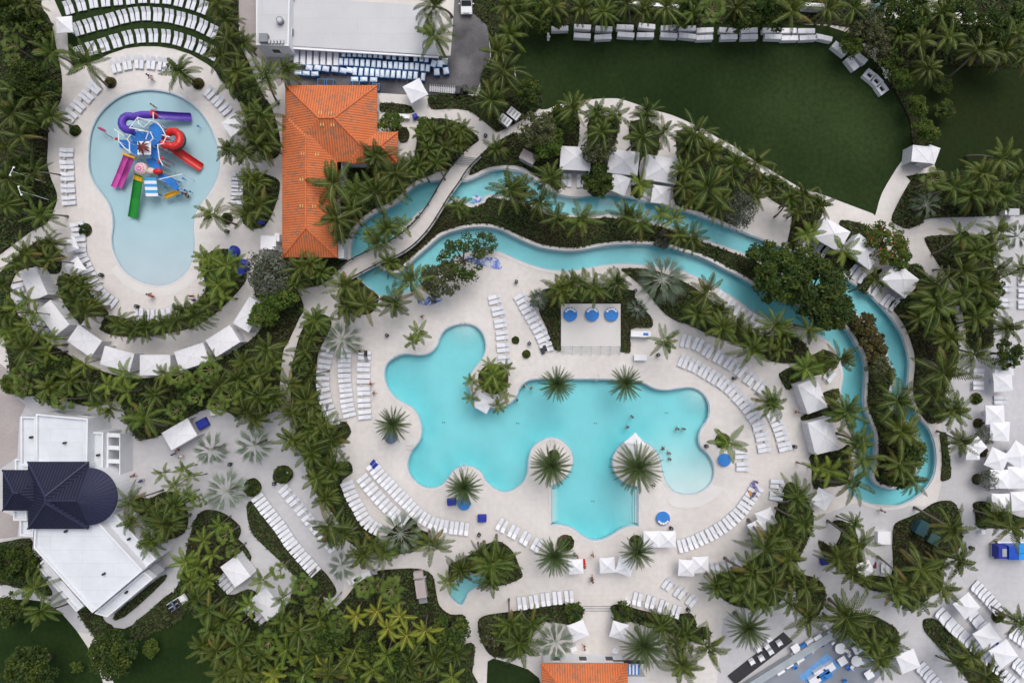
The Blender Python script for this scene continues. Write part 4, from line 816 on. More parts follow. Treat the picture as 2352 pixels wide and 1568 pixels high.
row('793,805 793,830 793,860 795,885 797,910 800,930 805,952', 14, 'W', 'middle lounger column left of main pool', 'upper')
row('839,810 837,850 837,900 840,957', 12, 'W', 'inner lounger column left of main pool', 'upper')
row('1135,682 1140,700 1148,735 1153,767 1156,800 1159,831', 12, 'E', 'upright column right of the small pool lobe', 'upper')
row('1194,680 1206,702 1218,724 1231,746 1242,767 1251,786 1256,803', 12, 'E', 'slanted column left of the stage bed', 'upper')
row('1563,827 1592,839 1618,854 1643,869 1667,885 1691,908 1709,928 1725,950 1739,972 1747,998 1754,1033', 24, 'NE', 'inner curved row right of main pool', 'upper')
row('1568,782 1600,790 1628,808 1655,822 1678,837 1701,853 1722,871 1748,889', 16, 'NE', 'outer curved row right of main pool', 'upper')
row('1773,950 1781,966 1790,988 1797,1012 1802,1030', 8, 'E', 'short outer row by the right cabanas', 'upper')
row('1701,1036 1701,1049 1704,1063 1704,1076', 4, 'E', 'short row beside the right blue daybed', 'upper')
row('1783,1104 1782,1118 1782,1130 1780,1143', 4, 'E', 'short row below the right cabanas', 'upper')
row('1737,1118 1728,1131 1718,1145 1703,1168 1683,1188 1663,1204 1641,1218 1618,1230 1596,1241 1575,1248 1560,1252', 20, 'SE', 'curved row below the pool beach', 'upper')
row('1635,1302 1650,1299 1672,1294 1700,1283', 6, 'N', 'row beside the lower right umbrella pair', 'left')
row('1529,1336 1545,1347 1569,1363 1592,1380', 6, 'NE', 'short slanted row below the umbrella pair', 'left')
row('1457,1371 1487,1378 1516,1388 1557,1403', 8, 'S', 'row right of the lower steps', 'left')
row('1193,1383 1220,1379 1250,1374 1280,1370 1312,1367', 10, 'S', 'row left of the lower steps', 'left')
row('1149,1201 1178,1217 1203,1231 1238,1251', 8, 'SW', 'slanted row below the left pool lobes', 'left')
row('857,1068 875,1090 898,1114 918,1135 938,1154 960,1178 988,1195 1010,1203 1035,1208 1072,1213', 24, 'SW', 'inner curved row below the left pool lobes', 'upper')
row('834,1097 853,1120 872,1142 893,1164 912,1182 930,1196', 12, 'SW', 'middle curved row below the left pool lobes', 'upper')
row('798,1108 810,1138 823,1162 837,1187 852,1203 870,1213', 12, 'SW', 'outer curved row below the left pool lobes', 'upper')
row('653,1121 672,1144 690,1165 709,1190 730,1214 750,1236 767,1258', 14, 'NE', 'upper slanted row below the oval planter', 'upper')
row('594,1141 615,1170 640,1200 665,1238 695,1275 726,1309', 20, 'SW', 'lower slanted row along the clipped hedge', 'upper')
row('1648,679 1671,696 1696,716 1723,731 1749,748', 10, 'SW', 'row on the river bank deck', 'left')
for a in [('2306,654 2306,700', 4, 'E'), ('2350,640 2350,705', 6, 'E'), ('2244,850 2243,890', 4, 'W'), ('2295,912 2295,925', 2, 'E'), ('2236,1342 2260,1366 2292,1401', 8, 'SW'), ('2155,1404 2190,1440 2222,1470', 10, 'SW'), ('2234,1482 2264,1508 2290,1532', 6, 'SW'), ('2300,1546 2325,1568', 4, 'SW'),
          ('2232,1411 2253,1436', 4, 'SW'), ('2330,1519 2352,1540', 4, 'SW'), ('2112,1528 2150,1570', 6, 'SW'), ('2322,1450 2350,1470', 4, 'SW'), ('1296,415 1308,415', 2, 'N'), ('1328,417 1340,417', 2, 'N'), ('1868,568 1890,582', 3, 'NE'), ('1955,622 1978,638', 3, 'NE'), ('2030,688 2050,702', 3, 'NE'), ('1998,662 2008,668', 2, 'NE'), ('1900,858 1912,870', 2, 'S'),
          ('45,656 52,684', 3, 'E'), ('90,742 108,762', 3, 'NE'), ('510,1326 532,1350', 4, 'NE'), ('573,1392 605,1422', 4, 'NE'), ('1445,412 1452,440', 2, 'E'), ('1488,440 1500,450', 2, 'N'), ('2025,1300 2040,1300', 2, 'N'), ('1988,1300 2000,1300', 2, 'N')]:
    row(*a, '', '', True)
allm = MB()
for x, y, z, r in MASS:
    c, s = math.cos(r), math.sin(r)
    for src, mi in ((F, 0), (ST, 1), (BK, 1)): allm.add([(x+c*a-s*b, y+s*a+c*b, z+d) for a, b, d in src.v], src.f, mi)
tag(allm.build('sun_lounger_rows', [M_alu, M_sling]), 'remaining white sun loungers on lawns, splash deck, cabana decks and right terrace', 'sun loungers', kind='stuff')
print('mass', len(MASS))

# ------------------------------------------------------------------ umbrellas, cabanas, daybeds
def umb_proto():
    root = empty('patio_umbrella', None, None); w = 1.0
    mb = MB(); mb.cyl(0,0,0,.08,.3,16); mb.build('base', M_alu, root); mb = MB(); mb.cyl(0,0,.08,2.72,.03,8); mb.build('pole', M_alu, root)
    mb = MB(); n = 8; ring = []
    for i in range(4):
        a = ((-1,-1),(1,-1),(1,1),(-1,1))[i]; b = ((1,-1),(1,1),(-1,1),(-1,-1))[i]
        for t in (0, .5):
            x = a[0]+(b[0]-a[0])*t; y = a[1]+(b[1]-a[1])*t; sag = -.035 if t else 0; k = .97 if t else 1; ring.append((x*k*w, y*k*w, 2.32+ (.05 if t else 0)))
    ring2 = [(x*.5, y*.5, 2.53+(.02 if i % 2 == 0 else 0)) for i, (x, y, z) in enumerate(ring)]
    mb.add(ring+ring2+[(0,0,2.8)], [(i,(i+1)%8,8+(i+1)%8,8+i) for i in range(8)]+[(8+i,8+(i+1)%8,16) for i in range(8)])
    mb.add([(x,y,z-.14) for x,y,z in ring]+ring, [(i,(i+1)%8,8+(i+1)%8,8+i) for i in range(8)])
    c = mb.build('canopy', M_fab, root); so = c.modifiers.new('s', 'SOLIDIFY'); so.thickness = .012
    return root
U0 = umb_proto(); uf = True
UMB = [(147,57,38,5,'umbrella over the path beside the lounger lawn'),(535,287,40,35,'umbrella at the right rim of the splash pool'),(172,615,38,35,'lower umbrella behind the left splash loungers'),(160,562,32,20,'upper umbrella behind the left splash loungers'),(954,208,44,28,'umbrella at the gate of the asphalt yard'),
 (1422,422,44,-22,'umbrella on the middle river cabana deck'),(1518,447,42,-8,'umbrella on the right river cabana deck'),(1110,925,38,-30,'umbrella in the planter notch of the main pool'),(1458,1018,36,40,'umbrella on the right pool island'),
 (1323,1301,34,3,'leftmost umbrella below the pool tail'),(1395,1298,36,4,'middle umbrella below the pool tail'),(1436,1301,38,-18,'rightmost umbrella below the pool tail'),(1497,1238,38,0,'left of two joined umbrellas beside pool tail'),(1534,1238,38,0,'right of two joined umbrellas beside pool tail'),
 (1577,1304,38,-3,'lower left of the staggered umbrella pair'),(1609,1297,38,2,'upper right of the staggered umbrella pair'),(1328,1448,40,22,'umbrella left of the lower walkway'),(1422,1448,38,-15,'umbrella right of the lower walkway'),
 (1743,1214,40,28,'lower umbrella at the end of beach loungers'),(1760,1190,40,22,'upper umbrella at the end of beach loungers'),(1889,1146,40,-30,'umbrella below the river bend steps'),(1986,1306,34,20,'umbrella half under palms above the terrace bar'),
 (2306,842,44,5,'topmost umbrella of the right column'),(2304,877,44,4,'second umbrella down the right column'),(2286,952,44,2,'third umbrella down the right column'),(2297,990,46,-3,'fourth umbrella down the right column'),(2291,1056,46,-25,'tilted umbrella low in the right column'),(2296,1100,44,0,'umbrella below the tilted one in right column'),(2299,1154,42,0,'umbrella beside the round planter lowest in column'),
 (2340,1046,52,-35,'big tilted umbrella at the right edge'),(2342,1096,52,2,'big square umbrella at the right edge'),(2345,1150,44,5,'lowest big umbrella at the right edge'),(2245,1025,34,40,'small umbrella left of the right column'),(2235,1040,32,0,'low white umbrella by the brown planters'),
 (2221,1391,46,38,'uppermost umbrella among the lower right loungers'),(2268,1462,48,35,'middle umbrella among the lower right loungers'),(2306,1501,50,35,'lower umbrella among the lower right loungers'),(2086,1518,46,22,'umbrella right of the terrace bar')]
for x, y, w, a, lab in UMB:
    o = U0 if uf else dup(U0); uf = False; X, Y = W(x, y, 2.4); o.location = (X, Y, gz(X, Y)); o.rotation_euler = (0,0,R(a)); s = w*S/2*.97; o.scale = (s, s, 1)
    tag(o, 'white square '+lab, 'umbrella', 'white square umbrellas')
def cabana(x, y, w, d, a, lab, flat=True, h=2.7, open_=0):
    X, Y = W(x, y, h); root = empty('cabana', lab, 'cabana', (X, Y, gz(X, Y)), R(a), 'white canvas cabanas'); w *= S*(H-h)/H; d *= S*(H-h)/H; w2, d2 = w/2, d/2
    mb = MB(); pk = .12 if flat else .75
    mb.add([(-w2,-d2,h),(w2,-d2,h),(w2,d2,h),(-w2,d2,h),(0,0,h+pk)], [(0,1,4),(1,2,4),(2,3,4),(3,0,4)])
    mb.add([(-w2,-d2,h-.28),(w2,-d2,h-.28),(w2,d2,h-.28),(-w2,d2,h-.28),(-w2,-d2,h),(w2,-d2,h),(w2,d2,h),(-w2,d2,h)], [(0,1,5,4),(1,2,6,5),(2,3,7,6),(3,0,4,7)])
    for q in ((-w2,-d2),(w2,-d2),(w2,d2),(-w2,d2),(0,-d2),(0,d2)): mb.tube([(q[0],q[1],h+.005),(0,0,h+pk+.005)], .022, 4)
    c = mb.build('canopy', M_fab, root); so = c.modifiers.new('s', 'SOLIDIFY'); so.thickness = .015
    for sx in (-1, 1):
        for sy in (-1, 1): mb = MB(); mb.box(sx*(w2-.06), sy*(d2-.06), 0, h-.02, .08, .08); mb.build('post', M_white, root)
    for q in range(4):
        if q == open_: continue
        mb = MB(); N = 14
        L = (w if q % 2 == 0 else d)-.24
        for i in range(N):
            t = -L/2+L*i/N; t2 = -L/2+L*(i+1)/N; b = .02 if i % 2 else -.02
            pr = [(t, -b),(t2, b)]; off = -(d2-.06) if q == 0 else (w2-.06) if q == 1 else (d2-.06) if q == 2 else -(w2-.06)
            v = [((t, off-b),(t2, off+b)) if q % 2 == 0 else ((off-b, t),(off+b, t2))][0]
            mb.add([(*v[0],.03),(*v[1],.03),(*v[1],h-.2),(*v[0],h-.2)], [(0,1,2,3)])
        mb.build('curtain', M_fab, root)
    return root
for x, y, w, d, a, lab in [(77,652,40,70,24,'cabana at the left start of the arc'),(121,730,42,72,38,'second cabana along the arc from the left'),(194,783,66,46,-35,'third cabana along the arc from the left'),(269,824,70,44,-15,'fourth cabana along the arc from the left'),(356,838,70,47,0,'fifth cabana along the arc, at its lowest point'),(440,819,70,46,18,'sixth cabana along the arc from the left'),(512,783,66,46,32,'seventh cabana along the arc from the left'),(572,722,72,42,58,'last cabana at the right end of the arc')]:
    cabana(x, y, w, d, a, 'white flat canvas '+lab, True, 2.7, 2)
cabana(412,997,68,46,30,'white cabana bar on the plaza beside the blue cart', True, 2.7, 1)
cabana(542,1311,44,58,36,'white cabana above its twin beside the hedge path', True, 2.6, 0); cabana(612,1387,46,62,38,'white cabana lowest beside the hedge path', True, 2.6, 0)
for x, y, w, d, a, lab in [(1322,364,70,54,-3,'left of three peaked cabanas above the river'),(1432,373,70,54,-6,'middle of three peaked cabanas above the river'),(1519,389,76,58,-9,'right of three peaked cabanas above the river'),(1911,539,68,54,-30,'upper peaked cabana along the right river bank'),(1985,578,70,52,-38,'middle peaked cabana under the flowering tree'),(2068,643,68,54,-37,'lower peaked cabana along the right river bank'),(1866,909,48,72,20,'upper peaked cabana between loungers and inner channel'),(1891,1001,56,76,14,'lower peaked cabana between loungers and inner channel')]:
    cabana(x, y, w, d, a, 'white '+lab, False, 2.6, 0)
cabana(2116,354,42,38,-6,'white canopy at the end of the lawn path', True, 2.7, 0); cabana(2141,355,26,40,-20,'narrow white canopy beside the lawn path canopy', True, 2.6, 2)
def daybed(x, y, r, a, lab, pillows=True, hood=False, m=None):
    X, Y = W(x, y, .4); root = empty('round_daybed', lab, 'daybed', (X, Y, gz(X, Y)), R(a), 'round blue daybeds'); rr = r*S
    mb = MB(); mb.cyl(0,0,0,.28,rr*.97,28,0); mb.build('base', M_white, root)
    mb = MB(); mb.cyl(0,0,.28,.42,rr,28,0,top=0); mb.cyl(0,0,.42,.47,rr,28,0,r2=rr*.93); mb.build('mattress', m or M_blue, root)
    if pillows:
        for i in range(5):
            t = R(90+(i-2)*27); mb = MB(); mb.ell(rr*.74*math.cos(t), rr*.74*math.sin(t), .56, .2, .2, .13); mb.build('pillow', M_fab, root, True)
    if hood:
        mb = MB(); N = 10
        for i in range(N):
            for j in range(4):
                f = lambda i_, j_: (rr*1.02*math.cos(math.pi*i_/N)*math.cos(j_*.3), rr*1.02*math.sin(math.pi*i_/N)*math.cos(j_*.3), .45+rr*1.1*math.sin(j_*.3))
                mb.add([f(i,j), f(i+1,j), f(i+1,j+1), f(i,j+1)], [(0,1,2,3)])
        c = mb.build('hood', m or M_navy, root); so = c.modifiers.new('s','SOLIDIFY'); so.thickness = .03
STAGE_H = .6
a, b = W(1288, 698), W(1424, 796)
root = empty('stage_platform', 'raised pale square platform carrying three blue daybeds', 'stage', ((a[0]+b[0])/2, (a[1]+b[1])/2, 0)); w, d = b[0]-a[0], a[1]-b[1]
mb = MB(); mb.box(0,0,0,STAGE_H,w,d); mb.build('platform', mat('stage_paving', (.60,.58,.56), .8, .03, .5, fine=.03, fscale=6.), root)
mb = MB()
for k in range(4): mb.box(0, -d/2-.14-.28*k, 0, STAGE_H-.13-.13*k, w-.04, .28)
mb.build('stair', M_coping, root)
for k in range(7):
    mb = MB(); x = -w/2+.25+k*(w-.5)/6
    mb.tube([(x,-d/2+.1,STAGE_H),(x,-d/2+.1,STAGE_H+.9),(x,-d/2-1.25,.95),(x,-d/2-1.25,.0)], .025, 6); mb.build('handrail', M_alu, root)
for k, (x, lab) in enumerate([(1309,'leftmost of three blue daybeds on the stage'),(1359,'middle of three blue daybeds on the stage'),(1403,'rightmost of three blue daybeds on the stage')]):
    daybed(x, 722, 16, 0, lab); bpy.context.view_layer.update()
    o = [q for q in COL.objects if q.get('label') == lab][0]; o.location.z = STAGE_H+.002
daybed(1066,1156,15,180,'blue daybed under the palm in the lower left bay', False, False); daybed(898,1003,15,180,'hooded grey blue daybed under the palm left of main pool', False, True, mat('grey_blue_canvas', (.16,.22,.36), .7, .08, 2.))
daybed(1664,1056,15,0,'blue daybed beside the bright areca right of the pool', False); daybed(1523,1190,16,180,'blue daybed with white pillows beside the pool tail')
daybed(538,578,14,-60,'hooded blue daybed right of the splash pool, nearer the pool', True, True); daybed(560,610,15,-60,'hooded navy daybed at the bed edge right of the splash pool', False, True, M_navy); daybed(553,622,11,-60,'small navy daybed below the hooded navy one', False, False, M_navy)
# white bench chests along the lawn
def chest(x, y, w, d, a, lab, h=1.0):
    X, Y = W(x, y, h); root = empty('covered_bench', lab, 'bench', (X, Y, gz(X, Y)), R(a), 'white covered benches along the lawn'); w *= S; d *= S
    mb = MB(); mb.box(0,0,0,h-.12,w-.08,d-.08); mb.build('body', M_fab, root)
    for s in (-1, 1): mb = MB(); mb.box(s*w/4,0,h-.12,h,w/2-.015,d,tx=.02,ty=.02); mb.build('cover_panel', M_white, root)
def T20(s, c=2): return [(588*c+x/4, y/4) for x, y in dots(s)]
CH = T20('440,262 648,248 845,264 1040,250 1240,240 1447,255 1612,260 1775,278 1982,278 2180,280')
C2 = T20('645,328 837,340 1047,320 1227,322 1443,325 1613,330 1770,345 1995,340 2182,338')
C3 = T20('30,278 185,282 355,284', 3); C4 = T20('50,338 200,350 370,346 515,346', 3)
rots = [2,-3,-3,-2,-6,3,1,2,-4,3,2,0,0]
for i, (x, y) in enumerate(CH+C3): chest(x, y, 39, 11.5, rots[i % 13], '%s white covered bench from the left in the back row above the lawn' % ordw(i))
for i, (x, y) in enumerate(C2+C4): chest(x, y, 39, 11.5, rots[(i*3+2) % 13] if i < 12 else -12, '%s white covered bench from the left in the front row above the lawn' % ordw(i))
for x, y, w, d, a, lab in [(1930,112,38,17,-38,'white covered bench first down the lawn corner'),(1958,145,34,17,-52,'white covered bench second down the lawn corner'),(1976,132,36,14,-38,'white covered bench behind the second at lawn corner')]: chest(x, y, w, d, a, lab)
for i, (x, y) in enumerate(T20('935,690 1000,745 1050,815', 3)):
    X, Y = W(x, y, .8); root = empty('open_frame_bench', '%s white bench with dark open top at the lawn corner' % ['upper','middle','lower'][i], 'bench', (X, Y, gz(X, Y)), R(-38-8*i), 'open white frames at the lawn corner')
    mb = MB(); [mb.box(*q) for q in ((0,.52,0,.8,1.5,.4),(0,-.52,0,.8,1.5,.4),(.56,0,0,.8,.38,.64),(-.56,0,0,.8,.38,.64))]; mb.build('frame', M_white, root)
    mb = MB(); mb.box(0,0,.0,.35,.74,.64); mb.build('well', M_dark, root)
def post(x, y, h, r, m, name, lab, cat, lx=0, ly=0, top=None):
    X, Y = W(x, y); mb = MB(); mb.cyl(0,0,0,.05,r*3,12); mb.tube([(0,0,.05),(0,0,h)], [r,r*.8], 8)
    if top: top(mb, h)
    o = mb.build(name, m); o.location = (X, Y, gz(X, Y)); return tag(o, lab, cat)
for x, y, lab in [(1259,92,'white garden fire pillar on the lawn beside the first bench'),(2030,170,'left white pillar light at the lawn corner'),(2034,178,'right white pillar light at the lawn corner')]:
    post(x, y, .9, .07, M_white, 'pillar_light', lab, 'lamp', top=lambda mb, h: (mb.ell(0,0,h+.12,.28,.28,.24), mb.box(0,.55,0,.12,.3,.9)))
# floodlight masts in the left jungle
for x, y, h, a, lab in [(112,459,6.0,20,'lower white floodlight mast in the left jungle'),(106,420,7.0,-25,'upper white floodlight mast in the left jungle')]:
    X, Y = W(x, y); root = empty('floodlight_mast', lab, 'lamp post', (X, Y, gz(X, Y)), R(a))
    mb = MB(); mb.tube([(0,0,0),(0,0,h)], [.06,.04], 8); mb.build('pole', M_white, root)
    mb = MB(); mb.beam((0,-.7,h),(0,.7,h),.07,.07); mb.build('cross_arm', M_white, root)
    for s in (-.6,.6): mb = MB(); mb.box(.08,s,h-.08,h+.08,.22,.2); mb.build('lamp_head', M_white, root)
# small black bins and boxes on the deck
for i, (x, y, lab) in enumerate([(1133,645-392+392,'') ]): pass
BN = [(888,770,'on the deck above the pool left end'),(1186,646,'beside the upper lounger columns'),(1216,788,'beside the small round shrub planters'),(1513,815,'above the inner curved lounger row'),(1688,869,'between the two curved lounger rows'),(1624,1025,'beside the bright areca planter'),(1543,1214,'by the joined umbrellas'),(1582,1402,'right of the lower lounger row'),(1100,1229,'above the plunge pool planting'),(229,631,'beside the lower left splash loungers'),(311,703,'at the bottom of the splash deck'),(519,530,'right of the splash pool'),(1115,310,'left of the two bins near the bridge steps'),(668,835,'on the path left of the main pool'),(628,1111,'beside the oval planter'),(1460,667,'on the path right of the stage palms'),(2236,1260,'beside the long blue truck'),(1828,1026,'beside the right cabanas'),(526,1067,'among the silver palms')]
b0 = None
for x, y, w in BN:
    if b0 is None:
        b0 = MB(); b0.box(0,0,0,.75,.42,.42); b0.box(0,0,.75,.8,.46,.46); b0.box(0,0,.8,.83,.2,.2,0,1); b0 = b0.build('litter_bin', [M_dark, M_grey]); o = b0
    else: o = dup(b0)
    X, Y = W(x, y, .8); o.location = (X, Y, gz(X, Y)); o.rotation_euler = (0,0,rnd.uniform(0,1.5)); tag(o, 'square dark litter bin '+w, 'litter bin', 'dark litter bins')

# ------------------------------------------------------------------ buildings
def stripes(name, col, col2, period, axis, groove=.55, spots=True, rough=.7):
    if name in MATS: return MATS[name]
    m = bpy.data.materials.new(name); m.use_nodes = True; n = m.node_tree.nodes; l = m.node_tree.links; b = n['Principled BSDF']; b.inputs['Roughness'].default_value = rough; b.inputs['Specular IOR Level'].default_value = .2
    g = n.new('ShaderNodeNewGeometry'); wv = n.new('ShaderNodeTexWave'); wv.bands_direction = axis; wv.inputs['Scale'].default_value = 2*math.pi/(20*period); wv.inputs['Distortion'].default_value = .25; wv.inputs['Detail'].default_value = 1
    l.new(g.outputs['Position'], wv.inputs['Vector'])
    n1 = n.new('ShaderNodeTexNoise'); n1.inputs['Scale'].default_value = .5; n1.inputs['Detail'].default_value = 6; l.new(g.outputs['Position'], n1.inputs['Vector'])
    mx = n.new('ShaderNodeMix'); mx.data_type = 'RGBA'; mx.inputs[6].default_value = (*col,1); mx.inputs[7].default_value = (*col2,1); l.new(n1.outputs['Fac'], mx.inputs[0]); last = mx.outputs[2]
    if spots:
        vo = n.new('ShaderNodeTexVoronoi'); vo.inputs['Scale'].default_value = 2.6; l.new(g.outputs['Position'], vo.inputs['Vector'])
        n2 = n.new('ShaderNodeTexNoise'); n2.inputs['Scale'].default_value = .35; n2.inputs['Detail'].default_value = 2; l.new(g.outputs['Position'], n2.inputs['Vector'])
        sx = n.new('ShaderNodeSeparateColor'); l.new(vo.outputs['Color'], sx.inputs[0]); ad = n.new('ShaderNodeMath'); ad.operation = 'ADD'; l.new(sx.outputs[0], ad.inputs[0]); l.new(n2.outputs['Fac'], ad.inputs[1])
        r = n.new('ShaderNodeMapRange'); r.inputs[1].default_value = 1.22; r.inputs[2].default_value = 1.42; r.inputs[4].default_value = .6; l.new(ad.outputs[0], r.inputs[0])
        m3 = n.new('ShaderNodeMix'); m3.data_type = 'RGBA'; m3.inputs[7].default_value = (.24,.16,.12,1); l.new(last, m3.inputs[6]); l.new(r.outputs[0], m3.inputs[0]); last = m3.outputs[2]
    hs = n.new('ShaderNodeHueSaturation'); rr = n.new('ShaderNodeMapRange'); rr.inputs[1].default_value = .0; rr.inputs[2].default_value = .45; rr.inputs[3].default_value = groove; rr.inputs[4].default_value = 1
    l.new(wv.outputs['Fac'], rr.inputs[0]); l.new(rr.outputs[0], hs.inputs['Value']); l.new(last, hs.inputs['Color']); l.new(hs.outputs[0], b.inputs['Base Color'])
    bp = n.new('ShaderNodeBump'); bp.inputs['Strength'].default_value = .7; bp.inputs['Distance'].default_value = .06; l.new(wv.outputs['Fac'], bp.inputs['Height']); l.new(bp.outputs[0], b.inputs['Normal'])
    MATS[name] = m; return m
TX = stripes('clay_tile_x', (.55,.135,.046), (.66,.205,.078), .36, 'X', .6); TY = stripes('clay_tile_y', (.55,.135,.046), (.66,.205,.078), .36, 'Y', .6)
SXm = stripes('slate_seam_x', (.014,.016,.038), (.022,.025,.056), .42, 'X', .5, False, .6); SYm = stripes('slate_seam_y', (.014,.016,.038), (.022,.025,.056), .42, 'Y', .5, False, .6)
M_ridge = mat('clay_ridge', (.60,.15,.05), .7, .15, 2.); M_sridge = mat('slate_ridge', (.026,.03,.07), .5, .1, 2.)
def hip(mb, mc, x0, x1, y0, y1, ze, pitch, caps=True, skip=()):
    w, d = x1-x0, y1-y0; hw = min(w, d)/2; zr = ze+hw*pitch
    if w >= d: A, Bp = (x0+hw, (y0+y1)/2, zr), (x1-hw, (y0+y1)/2, zr)
    else: A, Bp = ((x0+x1)/2, y0+hw, zr), ((x0+x1)/2, y1-hw, zr)
    c = [(x0,y0,ze),(x1,y0,ze),(x1,y1,ze),(x0,y1,ze)]
    if w >= d: F = [((c[0],c[1],Bp,A),0),((c[1],c[2],Bp),1),((c[2],c[3],A,Bp),0),((c[3],c[0],A),1)]; H_ = [(c[0],A),(c[3],A),(c[1],Bp),(c[2],Bp),(A,Bp)]
    else: F = [((c[0],c[1],A),0),((c[1],c[2],Bp,A),1),((c[2],c[3],Bp),0),((c[3],c[0],A,Bp),1)]; H_ = [(c[0],A),(c[1],A),(c[2],Bp),(c[3],Bp),(A,Bp)]
    for f, mi in F: mb.add(list(f), [tuple(range(len(f)))], mi)
    mb.add([(x,y,ze-.22) for x,y,_ in c]+c, [(0,1,5,4),(1,2,6,5),(2,3,7,6),(3,0,4,7),(3,2,1,0)], 2)
    for i, (p, q) in enumerate(H_):
        if i not in skip and math.dist(p, q) > .3: mc.tube([Vector(p)+Vector((0,0,.02)), Vector(q)+Vector((0,0,.02))], .13, 6)
    return A, Bp
def windows(parent, pts, z0, z1, every=3.2, ww=1.3):
    n = len(pts); pts = pts if area2(pts) > 0 else pts[::-1]
    for i in range(n):
        a, b = Vector(pts[i]), Vector(pts[(i+1)%n]); L = (b-a).length; k = int(L/every)
        if k < 1: continue
        d = (b-a)/L; nm = Vector((d.y, -d.x)); ang = math.atan2(d.y, d.x)
        for j in range(k):
            c = a+d*(L*(j+.5)/k)+nm*.0; fr = MB(); fr.box(c.x, c.y, z0, z1, ww, .1, ang); o = fr.build('window', M_white, parent)
            g = MB(); g.box(c.x+nm.x*.055, c.y+nm.y*.055, z0+.1, z1-.1, ww-.2, .04, ang); g.build('pane', M_glass, o)
root = empty('tiled_building', 'L shaped pool house with orange clay tile hip roof', 'building', (*W(715, 400), 0)); ox, oy = W(715, 400)
ze = 3.9
def RL(x, y, h=ze): a, b = W(x, y, h); return a-ox, b-oy
mb = MB(); mc = MB()
x0, y1 = RL(648, 200); x1, y0 = RL(774, 591); yb = RL(0, 262)[1]
hip(mb, mc, x0, x1, y0, yb, ze, .46, skip=(2,3))
bx0, by1 = RL(655, 196); bx1, by0 = RL(866, 372); hip(mb, mc, bx0+.01, bx1, by0, by1, ze+.004, .46, skip=(0,))
cx0, cy1 = RL(800, 303); cx1, cy0 = RL(914, 375.5); hip(mb, mc, cx0, cx1, cy0, cy1, ze+.009, .46, skip=(0,1))
rf = mb.build('roof', [TX, TY, M_ridge], root); mc.build('ridge_cap', M_ridge, rf)
for x, y in dots('778,263 811,265 784,290 815,291 698,355 722,355 690,415 690,472 721,473 779,414 833,418'):
    pass
for x, y in [(738,262),(761,263),(742,289),(766,290),(695,353),(726,353),(692,412),(692,472),(720,473)]:
    a, b = RL(x, y, 5.6); v = MB()
    zz = ze+.46*max(0, min(a-x0, x1-a)) if y > 300 else ze+.46*max(0, min(by1-b, b-by0, a-bx0, bx1-a))
    for s in (-.18,.18): v.box(a+s, b, zz-.2, zz+.16, .12, .42, 0, 0)
    v.build('roof_vent', mat('buff_vent', (.6,.42,.16), .6), rf)
fp = [RL(x, y) for x, y in dots('654,201 860,201 860,308 908,308 908,370 783,370 783,400 768,440 768,585 654,585')]
mb = MB(); mb.prism(fp, 0, ze-.2, cap=False); mb.build('wall', M_wall, root); windows(root, fp, .9, 2.3, 4.)
mb = MB(); a = RL(780, 570, 2.); mb.box(a[0]+.3, a[1], 0, 2.4, .9, 3.); mb.build('side_annex', M_wall, root)
root = empty('tiled_building', 'smaller orange tile roofed building cut by the bottom edge', 'building', (*W(1340, 1590), 0)); ox, oy = W(1340, 1590); mb = MB(); mc = MB()
x0, y1 = RL(1243, 1523); x1, y0 = RL(1442, 1665); hip(mb, mc, x0, x1, y0, y1, ze, .42); rf = mb.build('roof', [TX, TY, M_ridge], root); mc.build('ridge_cap', M_ridge, rf)
fp = [(x0+.4,y0+.4),(x1-.4,y0+.4),(x1-.4,y1-.4),(x0+.4,y1-.4)]; mb = MB(); mb.prism(fp, 0, ze-.2, cap=False); mb.build('wall', M_wall, root); windows(root, fp, .9, 2.3, 3.)
a = RL(1462, 1575, 3.); mb = MB(); mb.box(a[0], a[1]-1, 0, 3.0, 2.6, 4.6); mb.box(a[0], a[1]-1, 3.0, 3.12, 2.9, 4.9); mb.build('service_annex', M_roofg, root)
a = RL(1455, 1537, 2.6); mb = MB()
for i in range(7): mb.box(a[0]-.75+.25*i, a[1], 2.5, 2.56, .25, 1.5, 0, i % 2)
mb.build('striped_awning', [M_blue, M_white], root)
a = RL(1440, 1520, 2.5); mb = MB(); mb.box(a[0]+.3, a[1]-.02, 2.3, 2.4, 4.6, .5); mb.build('dark_canopy', M_dark, root)
def block(root, pts, h, mt=None, par=.4, wins=True, wallm=None):
    p = [(W(x,y,h)[0]-ox, W(x,y,h)[1]-oy) for x, y in dots(pts)]; p = p if area2(p) > 0 else p[::-1]
    cx = sum(q[0] for q in p)/len(p); cy = sum(q[1] for q in p)/len(p); q = []
    for i in range(len(p)):
        a, b, c = Vector(p[i-1]), Vector(p[i]), Vector(p[(i+1)%len(p)]); d1 = (b-a).normalized(); d2 = (c-b).normalized()
        n1 = Vector((-d1.y, d1.x)); n2 = Vector((-d2.y, d2.x)); bis = (n1+n2); q.append(tuple(b+bis*(.22/max(.4, bis.dot(n1)))))
    w_ = MB(); w_.prism(p, 0, h, cap=False); w_.add([(*a,h) for a in p]+[(*a,h) for a in q]+[(*a,h-par) for a in q], [f for i in range(len(p)) for j in [(i+1)%len(p)] for f in ((i,j,len(p)+j,len(p)+i),(len(p)+i,len(p)+j,2*len(p)+j,2*len(p)+i))])
    o = w_.build('wing', wallm or M_wall, root); r = MB(); tri = tessellate_polygon([[Vector((x,y,0)) for x,y in q]]); r.add([(x,y,h-par+.01) for x,y in q], [fixw(t, q) for t in tri]); r.build('flat_roof', mt or M_roofw, o)
    if wins: windows(o, p, h*.42, h*.42+1.3, 3.6)
    return o
